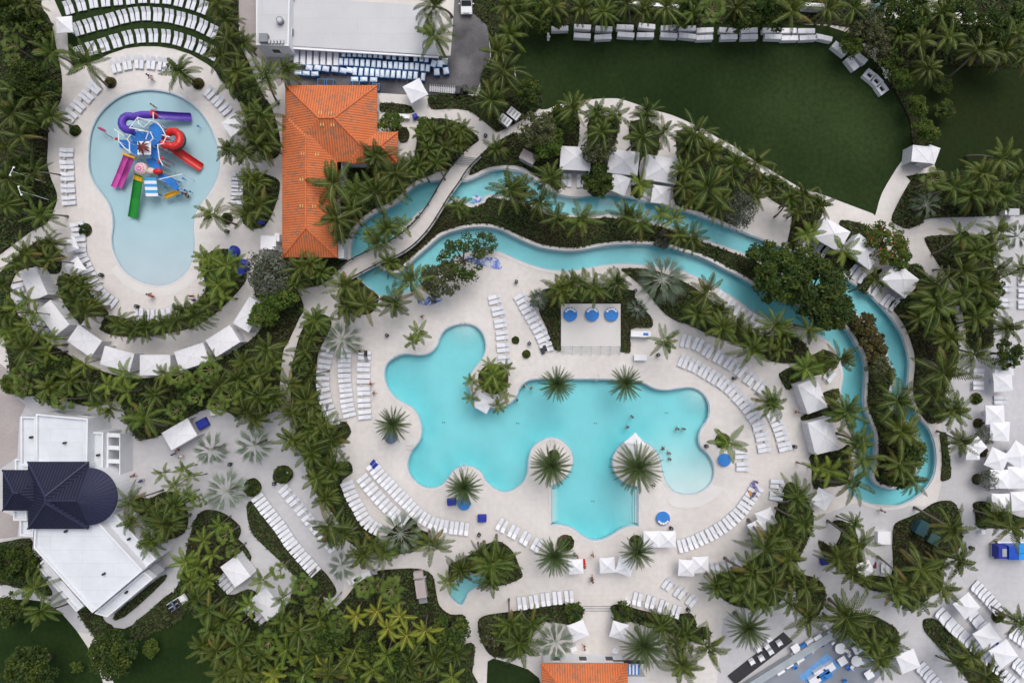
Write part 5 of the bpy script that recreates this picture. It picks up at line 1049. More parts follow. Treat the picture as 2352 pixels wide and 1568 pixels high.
ox, oy = W(170, 1150); root = empty('white_building', 'large white flat roofed building with dark slate hip roof at its middle', 'building', (ox, oy, 0))
for pts, h in [('82,950 202,961 200,1075 82,1062',5.6),('47,956 81.7,957 81.7,1075 47,1068',5.0),('207,991 237,993 236,1092 207,1090',4.3),('34,1053 64,1055 63,1090 34,1086',4.6),('80,1196 225,1198 328,1309 212,1407 77,1258',5.6),('231,1203 262,1178 358,1284 330,1306',4.6),('331,1312 351,1329 246,1417 216,1408',4.2),('84,1300 100,1284 192,1391 175,1405',3.8),('45,1190 79,1190 76,1233 45,1230',4.6),('30,1170 61,1170 61,1195 30,1195',4.8)]:
    block(root, pts, h)
for x, y, h in [(70,1004,5.0),(147,1017,5.6),(224,1045,4.3),(69,1212,4.6),(150,1220,5.6),(237,1318,5.6),(295,1238,4.6),(289,1360,4.2)]:
    a, b = W(x, y, h); mb = MB(); mb.cyl(a-ox, b-oy, h-.4, h+.15, .17, 10); mb.build('roof_vent', M_dark, root)
# pergola with three openings on the right side
h = 3.4; mb = MB()
for q in ('238,992 249,993 249,1094 238,1092','274,996 276,997 276,1104 274,1101'):
    p = [(W(x,y,h)[0]-ox, W(x,y,h)[1]-oy) for x, y in dots(q)]; mb.prism(p, 0, h)
for y in (994,1023,1054,1087):
    p = [(W(x,yy,h)[0]-ox, W(x,yy,h)[1]-oy) for x, yy in ((249.2,y),(273.8,y+1),(273.8,y+10),(249.2,y+9))]; mb.prism(p, h-.5, h)
mb.build('side_pergola', M_wall, root); mb = MB(); p = [(W(x,y,0)[0]-ox, W(x,y,0)[1]-oy) for x, y in dots('247,1000 272,1003 272,1100 247,1100')]; mb.prism(p, .0, .3); mb.build('pergola_floor', mat('pergola_floor_grey', (.07,.07,.075), .8), root)
p = [(W(x,y,3.)[0]-ox, W(x,y,3.)[1]-oy) for x, y in dots('333,1306 360,1292 379,1308 351,1327')]; mb = MB(); mb.prism(p, 2.8, 3.0); mb.prism([p[2],p[3],((p[3][0]+p[2][0])/2-.2,(p[3][1]+p[2][1])/2+.2)], 0, 2.79); mb.build('entrance_canopy', M_grey, root)
# slate roof
zs = 6.2; pit = .62; mb = MB(); mc = MB()
def SL(x, y): a, b = W(x, y, zs); return a-ox, b-oy
x0, y1 = SL(64,1060); x1, y0 = SL(203,1214); hip(mb, mc, x0, x1, y0, y1, zs, pit)
lx0, ly1 = SL(6,1079); lx1, ly0 = SL(110,1172); hip(mb, mc, lx0, lx1, ly0, ly1, zs-.005, pit, skip=(2,3))
ex, ey = SL(203,1140); rr = 66*S*(H-zs)/H; zr = zs+rr*pit; N = 20; mxx = (x0+x1)/2
mb.add([(mxx,ey+rr,zs),(ex,ey+rr,zs),(ex,ey,zr),(mxx,ey,zr)], [(3,2,1,0)], 0); mb.add([(mxx,ey-rr,zs),(ex,ey-rr,zs),(ex,ey,zr),(mxx,ey,zr)], [(0,1,2,3)], 0)
arc = [(ex+rr*math.cos(-math.pi/2+math.pi*i/N), ey+rr*math.sin(-math.pi/2+math.pi*i/N)) for i in range(N+1)]
for i in range(N): mb.add([(*arc[i],zs),(*arc[i+1],zs),(ex,ey,zr)], [(0,1,2)], 3)
mb.add([(*p,zs-.22) for p in arc]+[(*p,zs) for p in arc], [(i,i+1,N+2+i,N+1+i) for i in range(N)], 2)
mc.tube([(mxx,ey,zr+.02),(ex,ey,zr+.02)], .1, 6)
for i in range(1, N): mc.tube([(*arc[i],zs+.02),(ex,ey,zr+.02)], .045, 4)
rf = mb.build('slate_roof', [SXm, SYm, M_sridge, mat('slate_plain', (.013,.016,.05), .65, .1, 2.)], root); mc.build('ridge_cap', M_sridge, rf)
mb = MB(); mb.prism([(x0+.4,y0+.4),(x1-.4,y0+.4),(x1-.4,y1-.4),(x0+.4,y1-.4)], 0, zs-.2, cap=False); mb.prism([(lx0+.4,ly0+.4),(lx1,ly0+.4),(lx1,ly1-.4),(lx0+.4,ly1-.4)], 0, zs-.21, cap=False); mb.prism([(ex+.94*(q[0]-ex), ey+.94*(q[1]-ey)) for q in arc], 0, zs-.2, cap=False); mb.build('wall', M_wall, root)
# storage buildings along the top
ox, oy = W(830, 60); root = empty('store_building', 'wide low building with plain pale grey roof at the top edge', 'building', (ox, oy, 0))
p = [(q[0]-ox, q[1]-oy) for q in WP(dots('671,-8 1003,15 1007,127 664,105'), 2.4)]; mb = MB(); mb.prism(p, 2.1, 2.4, 1, 0); mb.add([(*q,2.1) for q in p], [(0,1,2,3)], 1); mb.build('flat_roof', [M_roofg, M_white], root)
mb = MB(); mb.prism(offset(p, -1.9), 0, 2.11, cap=False); mb.build('wall', M_wall, root)
a, b = W(664, 112, 3.6); p = [(W(x,y,2.4)[0]-ox, W(x,y,2.4)[1]-oy) for x, y in dots('664,105.5 1007,128.5 1007,132 664,111')]; mb = MB(); mb.prism(p, 2.0, 2.25); mb.build('eave_gutter', M_white, root)
ox, oy = W(625, 30); root = empty('store_building', 'narrow pale roofed building left of the wide store', 'building', (ox, oy, 0)); block(root, '588,-60 667,-60 663,106 588,104', 4.2, M_roofg, .2, True)
a, b = W(645, 50, 4.1); mb = MB(); mb.cyl(a-ox, b-oy, 4.0, 4.7, .5, 18, 0); mb.cyl(a-ox, b-oy, 4.7, 4.75, .33, 18, 1); mb.build('roof_fan', [M_grey, M_roofg], root)
a, b = W(609, 92, 4.1); mb = MB(); mb.box(a-ox, b-oy, 4.0, 4.9, 1.2, 1.2); mb.build('roof_unit', M_grey, root)
for i in range(5): a, b = W(621+7.5*i, 99, 4.1); mb = MB(); mb.box(a-ox, b-oy, 4.0, 4.6, .3, .55); mb.build('roof_louvre', M_alu, root)
# garden walls behind the benches
for p, q, lab in [((1405,19),(1604,35),'long white garden wall half hidden by the jungle above the lawn'),((1836,26),(1893,30),'short white garden wall among palms above the lawn'),((2070,38),(2186,46),'white garden wall below the street')]:
    a, b = W(*p), W(*q); mb = MB(); mb.beam((a[0],a[1],1.0),(b[0],b[1],1.0),.25,2.0); mb.beam((a[0],a[1],2.06),(b[0],b[1],2.06),.5,.12); tag(mb.build('garden_wall', M_white), lab, 'wall')
# ------------------------------------------------------------------ footbridge
LFT = smooth(WP(dots('1063,355 1033,392 1013,424 988,469 963,504 933,534 888,562 850,579 803,602 775,626 750,647')), False, 5)
RGT = smooth(WP(dots('1108,360 1078,392 1058,424 1035,457 1013,494 988,532 958,564 925,587 875,609 838,627 795,649')), False, 5)
root = empty('footbridge', 'curving pale footbridge with black railings over the river', 'bridge', (*W(940, 550), 0)); ox, oy = W(940, 550)
def resamp(P, n):
    D = [0]
    for i in range(1, len(P)): D.append(D[-1]+math.dist(P[i], P[i-1]))
    out = []
    for k in range(n):
        s = D[-1]*k/(n-1); j = next((q for q in range(1, len(P)) if D[q] >= s-1e-9), len(P)-1); t = (s-D[j-1])/max(1e-9, D[j]-D[j-1]); out.append((P[j-1][0]+(P[j][0]-P[j-1][0])*t-ox, P[j-1][1]+(P[j][1]-P[j-1][1])*t-oy))
    return out
n = 50; A = resamp(LFT, n); Bq = resamp(RGT, n); zz = [.15+1.0*math.sin(math.pi*min(1, max(0, k/(n-1))))**.8 for k in range(n)]
mb = MB(); v = []
for k in range(n): v += [(*A[k],zz[k]),(*Bq[k],zz[k]),(*Bq[k],zz[k]-.3),(*A[k],zz[k]-.3)]
mb.add(v, [f for k in range(n-1) for f in ((4*k,4*k+4,4*k+5,4*k+1),(4*k+1,4*k+5,4*k+6,4*k+2),(4*k+3,4*k+2,4*k+6,4*k+7),(4*k,4*k+3,4*k+7,4*k+4))]); mb.build('deck', M_pave, root)
for P, Q in ((A, Bq), (Bq, A)):
    kb = MB(); rl = MB(); pts = []
    for k in range(n):
        d = (Vector(Q[k])-Vector(P[k])).normalized(); pts.append((P[k][0]+d.x*.12, P[k][1]+d.y*.12))
    kb.tube([(*p, z+.05) for p, z in zip(pts, zz)], .13, 6); kb.build('kerb', M_coping, root)
    for hh, r in ((1.05,.06),(.75,.03),(.45,.03)): rl.tube([(*p, z+hh) for p, z in zip(pts, zz)], r, 6)
    rl.build('railing', M_dark, root)
    for k in range(0, n, 4): pm = MB(); pm.box(pts[k][0], pts[k][1], zz[k], zz[k]+1.15, .16, .16); pm.build('post', M_dark, root)
mb = MB()
for i in range(5):
    p = Vector(A[1]).lerp(Vector(A[4]), i/5); q = Vector(Bq[1]).lerp(Vector(Bq[4]), i/5); mb.beam((*p, .5+.06*i),(*q, .5+.06*i), .1, .04)
mb.build('tread_strip', M_grey, root)
# ------------------------------------------------------------------ splash play tower
ox, oy = W(335, 335); root = empty('splash_play_tower', 'multi level splash tower with purple, red, pink and green slides', 'play structure', (ox, oy, -.3))
zb = .3
def PL(x, y, h): a, b = W(x, y, h); return (a-ox, b-oy, h+zb)
C_pur = mat('purple_plastic', (.085,.035,.36), .35, .1, 1.); C_red = mat('red_plastic', (.58,.02,.015), .35, .1, 1.); C_pnk = mat('pink_plastic', (.62,.10,.42), .35, .1, 1.); C_grn = mat('green_plastic', (.02,.26,.035), .35, .1, 1.)
C_yel = mat('yellow_plastic', (.72,.40,.02), .4, .1, 1.); C_blu = mat('blue_deck', (.015,.16,.50), .5, .12, 1.); C_pipe = mat('white_pipe', (.75,.78,.82), .4, .03, 1.); C_cream = mat('cream_swirl', (.72,.55,.48), .5, .15, 2.); C_mar = mat('maroon_leaf', (.12,.012,.012), .5, .2, 2.); C_tealp = mat('dark_teal_shading', (.02,.08,.10), .4, .1, 1.); C_sky = mat('sky_blue_panel', (.05,.33,.66), .5, .08, 1.)
def chute(mb, pts, r, mi=0, n=10, wall=.05, open_=100):
    P = [Vector(p) for p in pts]; k = len(P); rows = []
    for i in range(k):
        d = (P[min(i+1,k-1)]-P[max(i-1,0)]); d.z = 0; d.normalize(); s = Vector((-d.y, d.x, 0)); ring = []
        for R_ in (r, r-wall):
            ring.append([tuple(P[i]+s*(R_*math.sin(R(a)))+Vector((0,0,-R_*math.cos(R(a))*.75))) for a in np.linspace(-open_, open_, n)])
        rows.append(ring[0]+ring[1][::-1])
    m = 2*n; mb.add([v for r_ in rows for v in r_], [(i*m+j, i*m+(j+1)%m, (i+1)*m+(j+1)%m, (i+1)*m+j) for i in range(k-1) for j in range(m)]+[tuple(range(m)), tuple(range((k-1)*m, k*m))[::-1]], mi)
def ring3(cx, cy, rad, a0, a1, z0, z1, n=26): return [PL(cx+rad*math.cos(R(a0+(a1-a0)*i/n)), cy+rad*math.sin(R(a0+(a1-a0)*i/n)), z0+(z1-z0)*i/n) for i in range(n+1)]
sl = MB(); P = ring3(296,283,16,60,300,3.6,2.7)+[PL(312,268,2.4),PL(326,264,2.2),PL(352,264,1.9)]; sl.tube(P, [.55*(1+.06*(i % 3 == 0)) for i in range(len(P))], 12); chute(sl, [PL(352,264,1.8),PL(380,266,1.2),PL(410,268,.8),PL(437,269,.55)], .62); o = sl.build('slide', C_pur, root); o['label'] = 'purple tube slide ending in a straight chute'
e = MB(); e.box(PL(354,262,2)[0], PL(354,262,2)[1], 1.2+zb, 2.7+zb, .35, .8); e.build('entry_collar', C_red, o)
sl = MB(); P = [PL(372,327,3.4),PL(382,335,3.3)]+ring3(397,319,17,120,-190,3.2,2.2)[::1]; sl.tube(P, [.55*(1+.04*(i % 3 == 0)) for i in range(len(P))], 12); P2 = [PL(396,338,1.9),PL(418,355,1.3),PL(440,370,.85),PL(461,384,.5)]; chute(sl, P2, .66); o = sl.build('slide', C_red, root); o['label'] = 'red spiral slide ending in a diagonal chute'
sl = MB(); sl.tube([PL(380,300,1.9)]+ring3(402,322,19,-60,75,2.0,1.4)+[PL(388,340,1.2)], .42, 10); o = sl.build('slide', C_tealp, root); o['label'] = 'dark teal tube added as shading under the red spiral'  # dark tube added to stand for the shading below the red slide
for dx, k in ((-6.6,0),(6.6,1)):
    sl = MB(); chute(sl, [PL(297+dx,357,2.7),PL(290+dx,375,2.2),PL(280+dx,400,1.1),PL(267+dx,431,.5)], .45); o = sl.build('slide', C_pnk, root); o['label'] = 'one lane of the twin pink slide'
sl = MB(); chute(sl, [PL(319,402,2.6),PL(316,420,2.2),PL(311,455,1.2),PL(304,500,.5)], .68); o = sl.build('slide', C_grn, root); o['label'] = 'straight green slide'
e = MB(); chute(e, [PL(319,405,2.65),PL(317.5,415,2.5)], .73); e.build('entry_collar', C_yel, o)
e = MB(); e.beam(PL(283,353,2.7), PL(312,364,2.7), .3, .5); e.build('yellow_rim', C_yel, root)
def deck(pts, h, m=C_blu): 
    p = [PL(x, y, h)[:2] for x, y in dots(pts)]; mb = MB(); mb.prism(p, h+zb-.2, h+zb); mb.add([(*q,h+zb-.2) for q in p], [tuple(range(len(p)))]); mb.build('deck', m, root)
    q = MB()
    for x, y in p: q.tube([(x,y,0),(x,y,h+zb-.1)], .07, 6)
    q.build('column', C_pipe, root)
deck('343,289 355,283 372,290 374,300 370,322 352,336 340,325',3.6); deck('298,310 318,300 336,301 342,318 335,330 303,325',3.0); deck('272,321 296,322 297,342 275,338',2.6); deck('297,325 318,328 316,358 298,353',2.8); deck('346,333 362,333 366,365 345,360',2.8); deck('334,366 350,362 368,374 370,392 345,385',2.4); deck('362,402 372,399 398,409 412,430 404,438 388,425 364,412',1.9)
mb = MB(); a = PL(331,340,4.2); mb.box(a[0],a[1],a[2]-.1,a[2],1.9,1.9); mb.build('roof_panel', M_white, root)
mb = MB(); rg = random.Random(4)
for i in range(9):
    t = i*.7+rg.uniform(-.2,.2); L = rg.uniform(.9,1.25); w = .13; p = [(a[0]+L*f*math.cos(t), a[1]+L*f*math.sin(t), a[2]+.75-.55*f*f) for f in (0,.35,.7,1)]
    s = Vector((-math.sin(t), math.cos(t), 0)); ws = (.05,.16,.14,.02)
    vs = [tuple(Vector(q)+s*(e*wd)) for q, wd in zip(p, ws) for e in (-1,1)]; mb.add(vs, [(0,1,3,2),(2,3,5,4),(4,5,7,6)])
mb.tube([(a[0],a[1],a[2]),(a[0],a[1],a[2]+.75)], .1, 8); mb.build('leaf_crest', C_mar, root)
mb = MB(); a = PL(325,388,2.6)
mb.ell(a[0],a[1],a[2],1.0,.95,.7,0,20,10)
for i in range(40): t = i*.42; r = .98-i*.022; mb.ell(a[0]+r*math.cos(t)*.9, a[1]+r*math.sin(t)*.85, a[2]+.7*math.sqrt(max(0,1-r*r*.95)), .1,.1,.08,1,6,4)
mb.tube([(a[0],a[1],0),(a[0],a[1],a[2])], .2, 8); mb.build('swirl_dome', [C_cream, C_pnk], root, True)
mb = MB(); a = PL(352,393,2.3); mb.ell(a[0]-.3,a[1],a[2],.7,.5,.5,0,14,8); mb.ell(a[0]+.7,a[1]-.1,a[2]+.1,.75,.45,.45,1,14,8); mb.tube([(a[0],a[1],0),(a[0],a[1],a[2])], .15, 8); mb.build('bucket', [C_cream, C_red], root, True)
mb = MB(); c0 = PL(330,408,2.4); c1 = PL(363,451,1.8)
for i in range(6):
    ya = c0[1]+(c1[1]-c0[1])*i/6; yb_ = c0[1]+(c1[1]-c0[1])*(i+1)/6; za = c0[2]+(c1[2]-c0[2])*i/6; zb_ = c0[2]+(c1[2]-c0[2])*(i+1)/6
    mb.add([(c0[0],ya,za),(c0[0],yb_,zb_),(c1[0],yb_,zb_),(c1[0],ya,za),(c0[0],ya,za-.08),(c0[0],yb_,zb_-.08),(c1[0],yb_,zb_-.08),(c1[0],ya,za-.08)], [(0,1,2,3),(7,6,5,4),(0,4,5,1),(2,6,7,3)], (0,1)[i % 2])
for x in (c0[0]+.1, c1[0]-.1):
    for y, z in ((c0[1]-.1, c0[2]),(c1[1]+.1, c1[2])): mb.tube([(x,y,0),(x,y,z-.05)], .05, 6, 1)
mb.build('striped_canopy', [C_sky, M_white], root)
sl = MB(); chute(sl, [PL(416,437,1.5),PL(400,444,1.2),PL(384,450,.9),PL(377,453,.7)], .36, open_=120); o = sl.build('slide', C_yel, root); o['label'] = 'short yellow toddler slide'
mb = MB(); mb.tube([PL(411,432,1.9),PL(416,440,1.9),PL(418,447,1.2),PL(405,452,.6)], .12, 8); mb.build('blue_pipe', C_sky, root)
mb = MB()
for s in ['316,269 318,283 330,293 347,277 361,282 372,295 382,315 374,330 362,333','297,293 310,296 330,300','272,306 273,325 288,342 300,350','300,310 292,320 297,327 298,352','318,300 341,303 335,320','362,334 366,365 374,380','262,297 285,312','345,303 352,318 340,330','372,310 390,315','366,412 418,400','352,258 352,275','297,295 316,270 345,278']:
    q = dots(s); h0 = 4.3 if q[0][1] < 330 else 3.6
    mb.tube([PL(x, y, h0) for x, y in q], .075, 6)
    for x, y in q: p = PL(x, y, h0); mb.tube([p, (p[0],p[1],0)], .05, 6)
mb.build('pipe_frame', C_pipe, root)
mb = MB()
for x, y, h in ((267,319,1.8),(362,340,2.5),(372,363,3.4),(366,372,2.8)): p = PL(x,y,h); mb.tube([(p[0],p[1],0),p], .05, 6); mb.ell(*p,.24,.24,.18)
mb.build('spray_head', C_red, root)
mb = MB()
for x, y in dots('455,290 404,416 421,410 412,418 437,440 380,430 365,447 425,437'): p = PL(x,y,.5); mb.tube([(p[0],p[1],0),p], .05, 6); mb.ell(p[0],p[1],p[2]+.1,.16,.16,.16)
mb.build('water_jet', C_blu, root)
x, y = W(235, 301, 1.2); mb = MB(); mb.tube([(.9,-.25,0),(.8,-.2,1.1),(.2,0,1.35)], .05, 6); mb.ell(-.25,.2,1.35,.75,.22,.12); o = mb.build('leaf_sprayer', mat('magenta_plastic', (.34,.05,.17), .4, .1, 1.), None, True); o.location = (x, y, -.3); o.rotation_euler = (0,0,R(-25)); tag(o, 'magenta leaf shaped water sprayer in the splash pool', 'sprayer')
# mosaic splash mats
def mosaic():
    m = bpy.data.materials.new('blue_mosaic'); m.use_nodes = True; n = m.node_tree.nodes; l = m.node_tree.links; g = n.new('ShaderNodeNewGeometry'); v = n.new('ShaderNodeTexVoronoi'); v.inputs['Scale'].default_value = 2.4; l.new(g.outputs['Position'], v.inputs['Vector']); s = n.new('ShaderNodeSeparateColor'); l.new(v.outputs['Color'], s.inputs[0])
    r = n.new('ShaderNodeValToRGB'); r.color_ramp.interpolation = 'CONSTANT'; r.color_ramp.elements[0].color = (.10,.17,.50,1); r.color_ramp.elements[1].position = .4; r.color_ramp.elements[1].color = (.28,.36,.66,1); e = r.color_ramp.elements.new(.7); e.color = (.58,.58,.62,1); l.new(s.outputs[0], r.inputs[0]); l.new(r.outputs[0], n['Principled BSDF'].inputs['Base Color']); return m
MM = mosaic()
for p in ('1072,588 1100,592 1138,592 1150,605 1152,616 1140,618 1120,612 1085,606 1070,600','960,690 985,682 1010,682 1015,690 990,700 965,700','1086,452 1100,449 1106,456 1102,464 1090,468'): tag(sheet('mosaic_paving', smooth(WP(dots(p)), k=3), [], .062, MM, .05), kind='structure')

# ------------------------------------------------------------------ storage yard
def T1(s): return [(588+x/4, y/4) for x, y in dots(s)]
cart0 = None
def cart(x, y, w, d, a, lab):
    global cart0
    if cart0 is None:
        cart0 = empty('laundry_cart', None, None); mb = MB(); mb.box(0,0,.12,.85,1,1,0,0,-.04,-.04); mb.build('tub', M_bin, cart0)
        mb = MB(); rg = random.Random(3); N = 7; zz = [[.86+(.14+.14*rg.random())*min(1, 1.6*min(i, N-1-i, j, N-1-j)/2) for j in range(N)] for i in range(N)]
        mb.add([(-.46+.92*i/(N-1), -.46+.92*j/(N-1), zz[i][j]) for i in range(N) for j in range(N)], [(i*N+j,(i+1)*N+j,(i+1)*N+j+1,i*N+j+1) for i in range(N-1) for j in range(N-1)]); mb.build('linen_heap', M_linen, cart0, True)
        mb = MB(); [mb.cyl(sx*.4, sy*.4, 0, .12, .06, 8) for sx in (-1,1) for sy in (-1,1)]; mb.build('castor_set', M_dark, cart0); o = cart0
    else: o = dup(cart0)
    X, Y = W(x, y, .9); o.location = (X, Y, gz(X, Y)); o.rotation_euler = (0,0,R(a+rnd.uniform(-4,4))); o.scale = (w*S*.93, d*S*.93, 1); tag(o, lab, 'laundry cart', 'laundry carts of white linen')
RA = T1('805,490 855,490 905,490 955,492 1000,495 1047,497 1097,500 1147,505 1215,512 1270,518 1330,522 1385,526 1465,530 1520,535 1566,540'); RB = T1('780,565 828,568 875,570 925,575 977,578 1028,580 1080,585 1130,588 1182,593 1233,598 1284,600 1330,605 1383,608 1430,608 1478,612 1530,620 1578,625')
RC = T1('908,655 962,660 1015,660 1066,665 1115,670 1160,675 1208,677 1258,680 1310,683 1362,688 1415,690 1467,693 1535,705'); RD = T1('488,622 565,622 640,632 725,637 800,648 860,645'); RE = T1('385,668 460,673 540,678 905,727 990,728 1080,732')
RF = T1('1632,585 1690,585 1735,565 1660,660 1745,650')
for i, p in enumerate(RA): cart(*p, 10.5, 18, -3, '%s laundry cart from the left in the row touching the store' % ordw(i))
for i, p in enumerate(RB): cart(*p, 10.5, 18, -3, '%s laundry cart from the left in the second row below the store' % ordw(i))
for i, p in enumerate(RC): cart(*p, 10.5, 19, -4, '%s laundry cart from the left in the third row below the store' % ordw(i))
for i, p in enumerate(RD): cart(*p, 17, 13, -10, '%s sideways laundry cart from the left under the white stacks' % ordw(i))
for i, p in enumerate(RE): cart(*p, 18, 11, -2, '%s sideways laundry cart from the left in the lowest row' % ordw(i))
for i, p in enumerate(RF): cart(*p, 14, 17, -15+6*i, '%s laundry cart from the left in the loose right cluster' % ordw(i))
for i, p in enumerate(T1('612,775 692,778 930,792 1110,815')): 
    X, Y = W(*p); root = empty('empty_tub', '%s empty blue tub from the left against the orange roof' % ordw(i), 'tub', (X, Y, gz(X, Y)), R(-5), 'empty blue tubs'); mb = MB(); mb.box(0,0,.1,.8,1.1,.95,0,0); mb.build('tub', M_bin, root); mb = MB(); mb.box(0,0,.8,.83,1.15,1.0); mb.box(0,0,.83,.84,.95,.8,0,1); mb.build('rim', [M_bin, M_dark], root)
for i, x in enumerate((367,427,487,550,612,672,733)):
    X, Y = W(588+x/4, 130+i*.4, 1.1); root = empty('lounger_stack', '%s tall stack of white loungers from the left beside laundry carts' % ordw(i), 'lounger stack', (X, Y, gz(X, Y)), R(-2), 'stacked white loungers'); 
    for k in range(5): mb = MB(); mb.box(0,0,.1+.2*k,.1+.2*k+.07,.70,2.15); [mb.box(sx*.3,sy*.8,.0+.2*k,.1+.2*k,.05,.05) for sx in (-1,1) for sy in (-1,1)] if k == 0 else [mb.box(sx*.3,sy*.8,-.03+.2*k,.1+.2*k,.05,.05) for sx in (-1,1) for sy in (-1,1)]; mb.build('stacked_lounger', M_sling, root)
tr0 = None
for i in range(12):
    X, Y = W(588+(1600+i*20.5)/4, (812+i*1.6)/4, .5)
    if tr0 is None:
        tr0 = empty('luggage_trolley', None, None); mb = MB(); mb.box(0,0,.2,.26,.26,.85); mb.build('tray', M_alu, tr0); mb = MB(); mb.tube([(0,-.4,.26),(0,-.45,1.0),(0,.45,1.0),(0,.4,.26)], .03, 6); mb.build('hoop', M_alu, tr0); o = tr0
        for q in ((-.1,-.35),(.1,-.35),(-.1,.35),(.1,.35)): mb = MB(); mb.cyl(*q,0,.2,.06,8); mb.build('castor', M_dark, tr0)
    else: o = dup(tr0)
    o.location = (X, Y, gz(X, Y)); o.rotation_euler = (0,0,R(-6)); tag(o, '%s nested grey trolley from the left in the asphalt yard' % ordw(i), 'trolley', 'nested grey trolleys')
# ------------------------------------------------------------------ vehicles
def wheels(root, xs, ys, r, w=.22):
    for x in xs:
        for y in ys:
            mb = MB(); P = [(x+w/2*s, y, r) for s in (-1,1)]; mb.tube(P, r, 16); o = mb.build('wheel', M_dark, root); mb = MB(); mb.tube([(x-(w/2+.015), y, r),(x+(w/2+.015), y, r)], r*.55, 12); mb.build('rim', M_alu, o)
def car(x, y, a, lab, m, L=4.7, wd=1.9, hb=1.5, van=False):
    X, Y = W(x, y, 1.2); root = empty('parked_car', lab, 'van' if van else 'car', (X, Y, gz(X, Y)), R(a)); w2, l2 = wd/2, L/2
    prof = [(-l2,.45),(-l2,.85),(-l2+.12,1.0),(-l2+.25 if van else -l2+.7,hb),(l2-1.7 if not van else l2-1.2,hb),(l2-.95,.98),(l2-.1,.82),(l2,.6),(l2,.4)]
    mb = MB(); n = len(prof); ins = lambda z: 0 if z < .95 else .16
    vs = [(s*(w2-ins(z)-(.12 if abs(yy) > l2-.15 else 0)), yy, z) for s in (-1,1) for yy, z in prof]; mb.add(vs, [(i, i+1, n+i+1, n+i) for i in range(n-1)]+[(n-1,0,n,2*n-1)]+[tuple(range(n))[::-1], tuple(range(n,2*n))]); b = mb.build('body', m, root); bv = b.modifiers.new('b','BEVEL'); bv.width = .09; bv.segments = 3
    mb = MB(); yb0 = l2-1.64 if not van else l2-1.16; mb.add([(-w2+.28,yb0,hb-.02),(w2-.28,yb0,hb-.02),(w2-.24,l2-1.0,1.03),(-w2+.24,l2-1.0,1.03)], [(0,1,2,3)]); mb.add([(a_*(1),b_,c_+.015) for a_,b_,c_ in mb.v], [(0,1,2,3)]); mb.build('windscreen', M_glass, root)
    mb = MB(); mb.box(0,-l2+.52,hb-.38,hb-.06,wd-.7,.08); mb.build('rear_window', M_glass, root)
    for s in (-1, 1):
        mb = MB(); mb.box(s*(w2-.15),-.3,1.02,hb-.12,.06,L*.48); mb.build('side_window', M_glass, root); mb = MB(); mb.box(s*(w2-.35),l2-.02,.6,.75,.35,.1); mb.build('headlight', M_alu, root); mb = MB(); mb.box(s*(w2+.06),l2-1.35,.95,1.1,.2,.14); mb.build('mirror', m, root)
    wheels(root, (-w2+.12, w2-.12), (-l2+.85, l2-.85), .34); return root
car(1071,-8,180,'white car entering at the top edge on the asphalt road', M_white, 4.8, 1.95); car(2020,4,-12,'pale teal van half hidden on the street verge', mat('pale_teal_paint', (.20,.36,.36), .35, .05, 1.), 5.0, 2.0, 1.9, True)
X, Y = W(406,1385,1.); root = empty('utility_buggy', 'white open utility buggy with black seats beside the white building', 'buggy', (X, Y, gz(X, Y)), R(32-90))
mb = MB(); mb.box(0,0,.35,.75,1.35,3.1,0,0,.05,.05); mb.box(0,1.1,.75,.95,1.3,.75,0,0,.1,.1); b = mb.build('body', M_white, root); bv = b.modifiers.new('b','BEVEL'); bv.width = .06; bv.segments = 2
for q in ((-.32,.2),(.32,.2),(-.32,-1.0),(.32,-1.0)): mb = MB(); mb.box(q[0],q[1],.75,.95,.5,.5); mb.box(q[0],q[1]-.25,.95,1.35,.5,.12); mb.build('seat', M_dark, root)
mb = MB(); mb.box(0,.62,.95,1.45,1.2,.06); mb.build('windscreen', M_glass, root); mb = MB(); mb.box(0,-.5,.75,.9,1.25,.4); mb.build('blue_box', mat('slate_blue', (.10,.14,.22), .5), root); wheels(root, (-.6,.6), (-1.1,1.1), .3)
X, Y = W(2330,1268,1.8); root = empty('blue_truck', 'long blue truck with lighter blue roof at the right edge', 'truck', (X, Y, gz(X, Y)), 0); mb = MB(); mb.box(-1.75,0,.5,1.9,1.5,2.0,0,0,.1,.08); b = mb.build('cab', M_navy, root); bv = b.modifiers.new('b','BEVEL'); bv.width = .1; bv.segments = 2
mb = MB(); mb.box(-1.55,0,1.9,1.95,.65,1.15); mb.build('roof_hatch', M_alu, root); mb = MB(); mb.box(-.3,0,.5,2.1,1.4,2.0); mb.build('front_box', mat('mid_blue_paint', (.01,.07,.45), .4), root); mb = MB(); mb.box(1.5,.52,.5,2.15,2.2,.98); mb.box(1.5,-.52,.5,2.15,2.2,.98); mb.build('rear_box', mat('light_blue_paint', (.02,.28,.72), .4), root); mb = MB(); mb.box(.4,0,.35,.5,5.6,2.3); mb.build('chassis', M_white, root); wheels(root, (-1.8,1.6), (-1.0,1.0), .38)
def bluecart(x, y, w, d, a, lab, m=M_navy):
    X, Y = W(x, y, .9); root = empty('service_cart', lab, 'cart', (X, Y, gz(X, Y)), R(a), 'blue service carts'); mb = MB(); mb.box(0,0,.15,.95,w*S,d*S,0,0,.05,.05); b = mb.build('body', m, root); bv = b.modifiers.new('b','BEVEL'); bv.width = .12; bv.segments = 3
    mb = MB(); mb.box(0,0,.96,1.0,w*S*.7,d*S*.7); mb.build('lid', m, root); wheels(root, (-w*S*.35, w*S*.35), (-d*S*.35, d*S*.35), .12, .08)
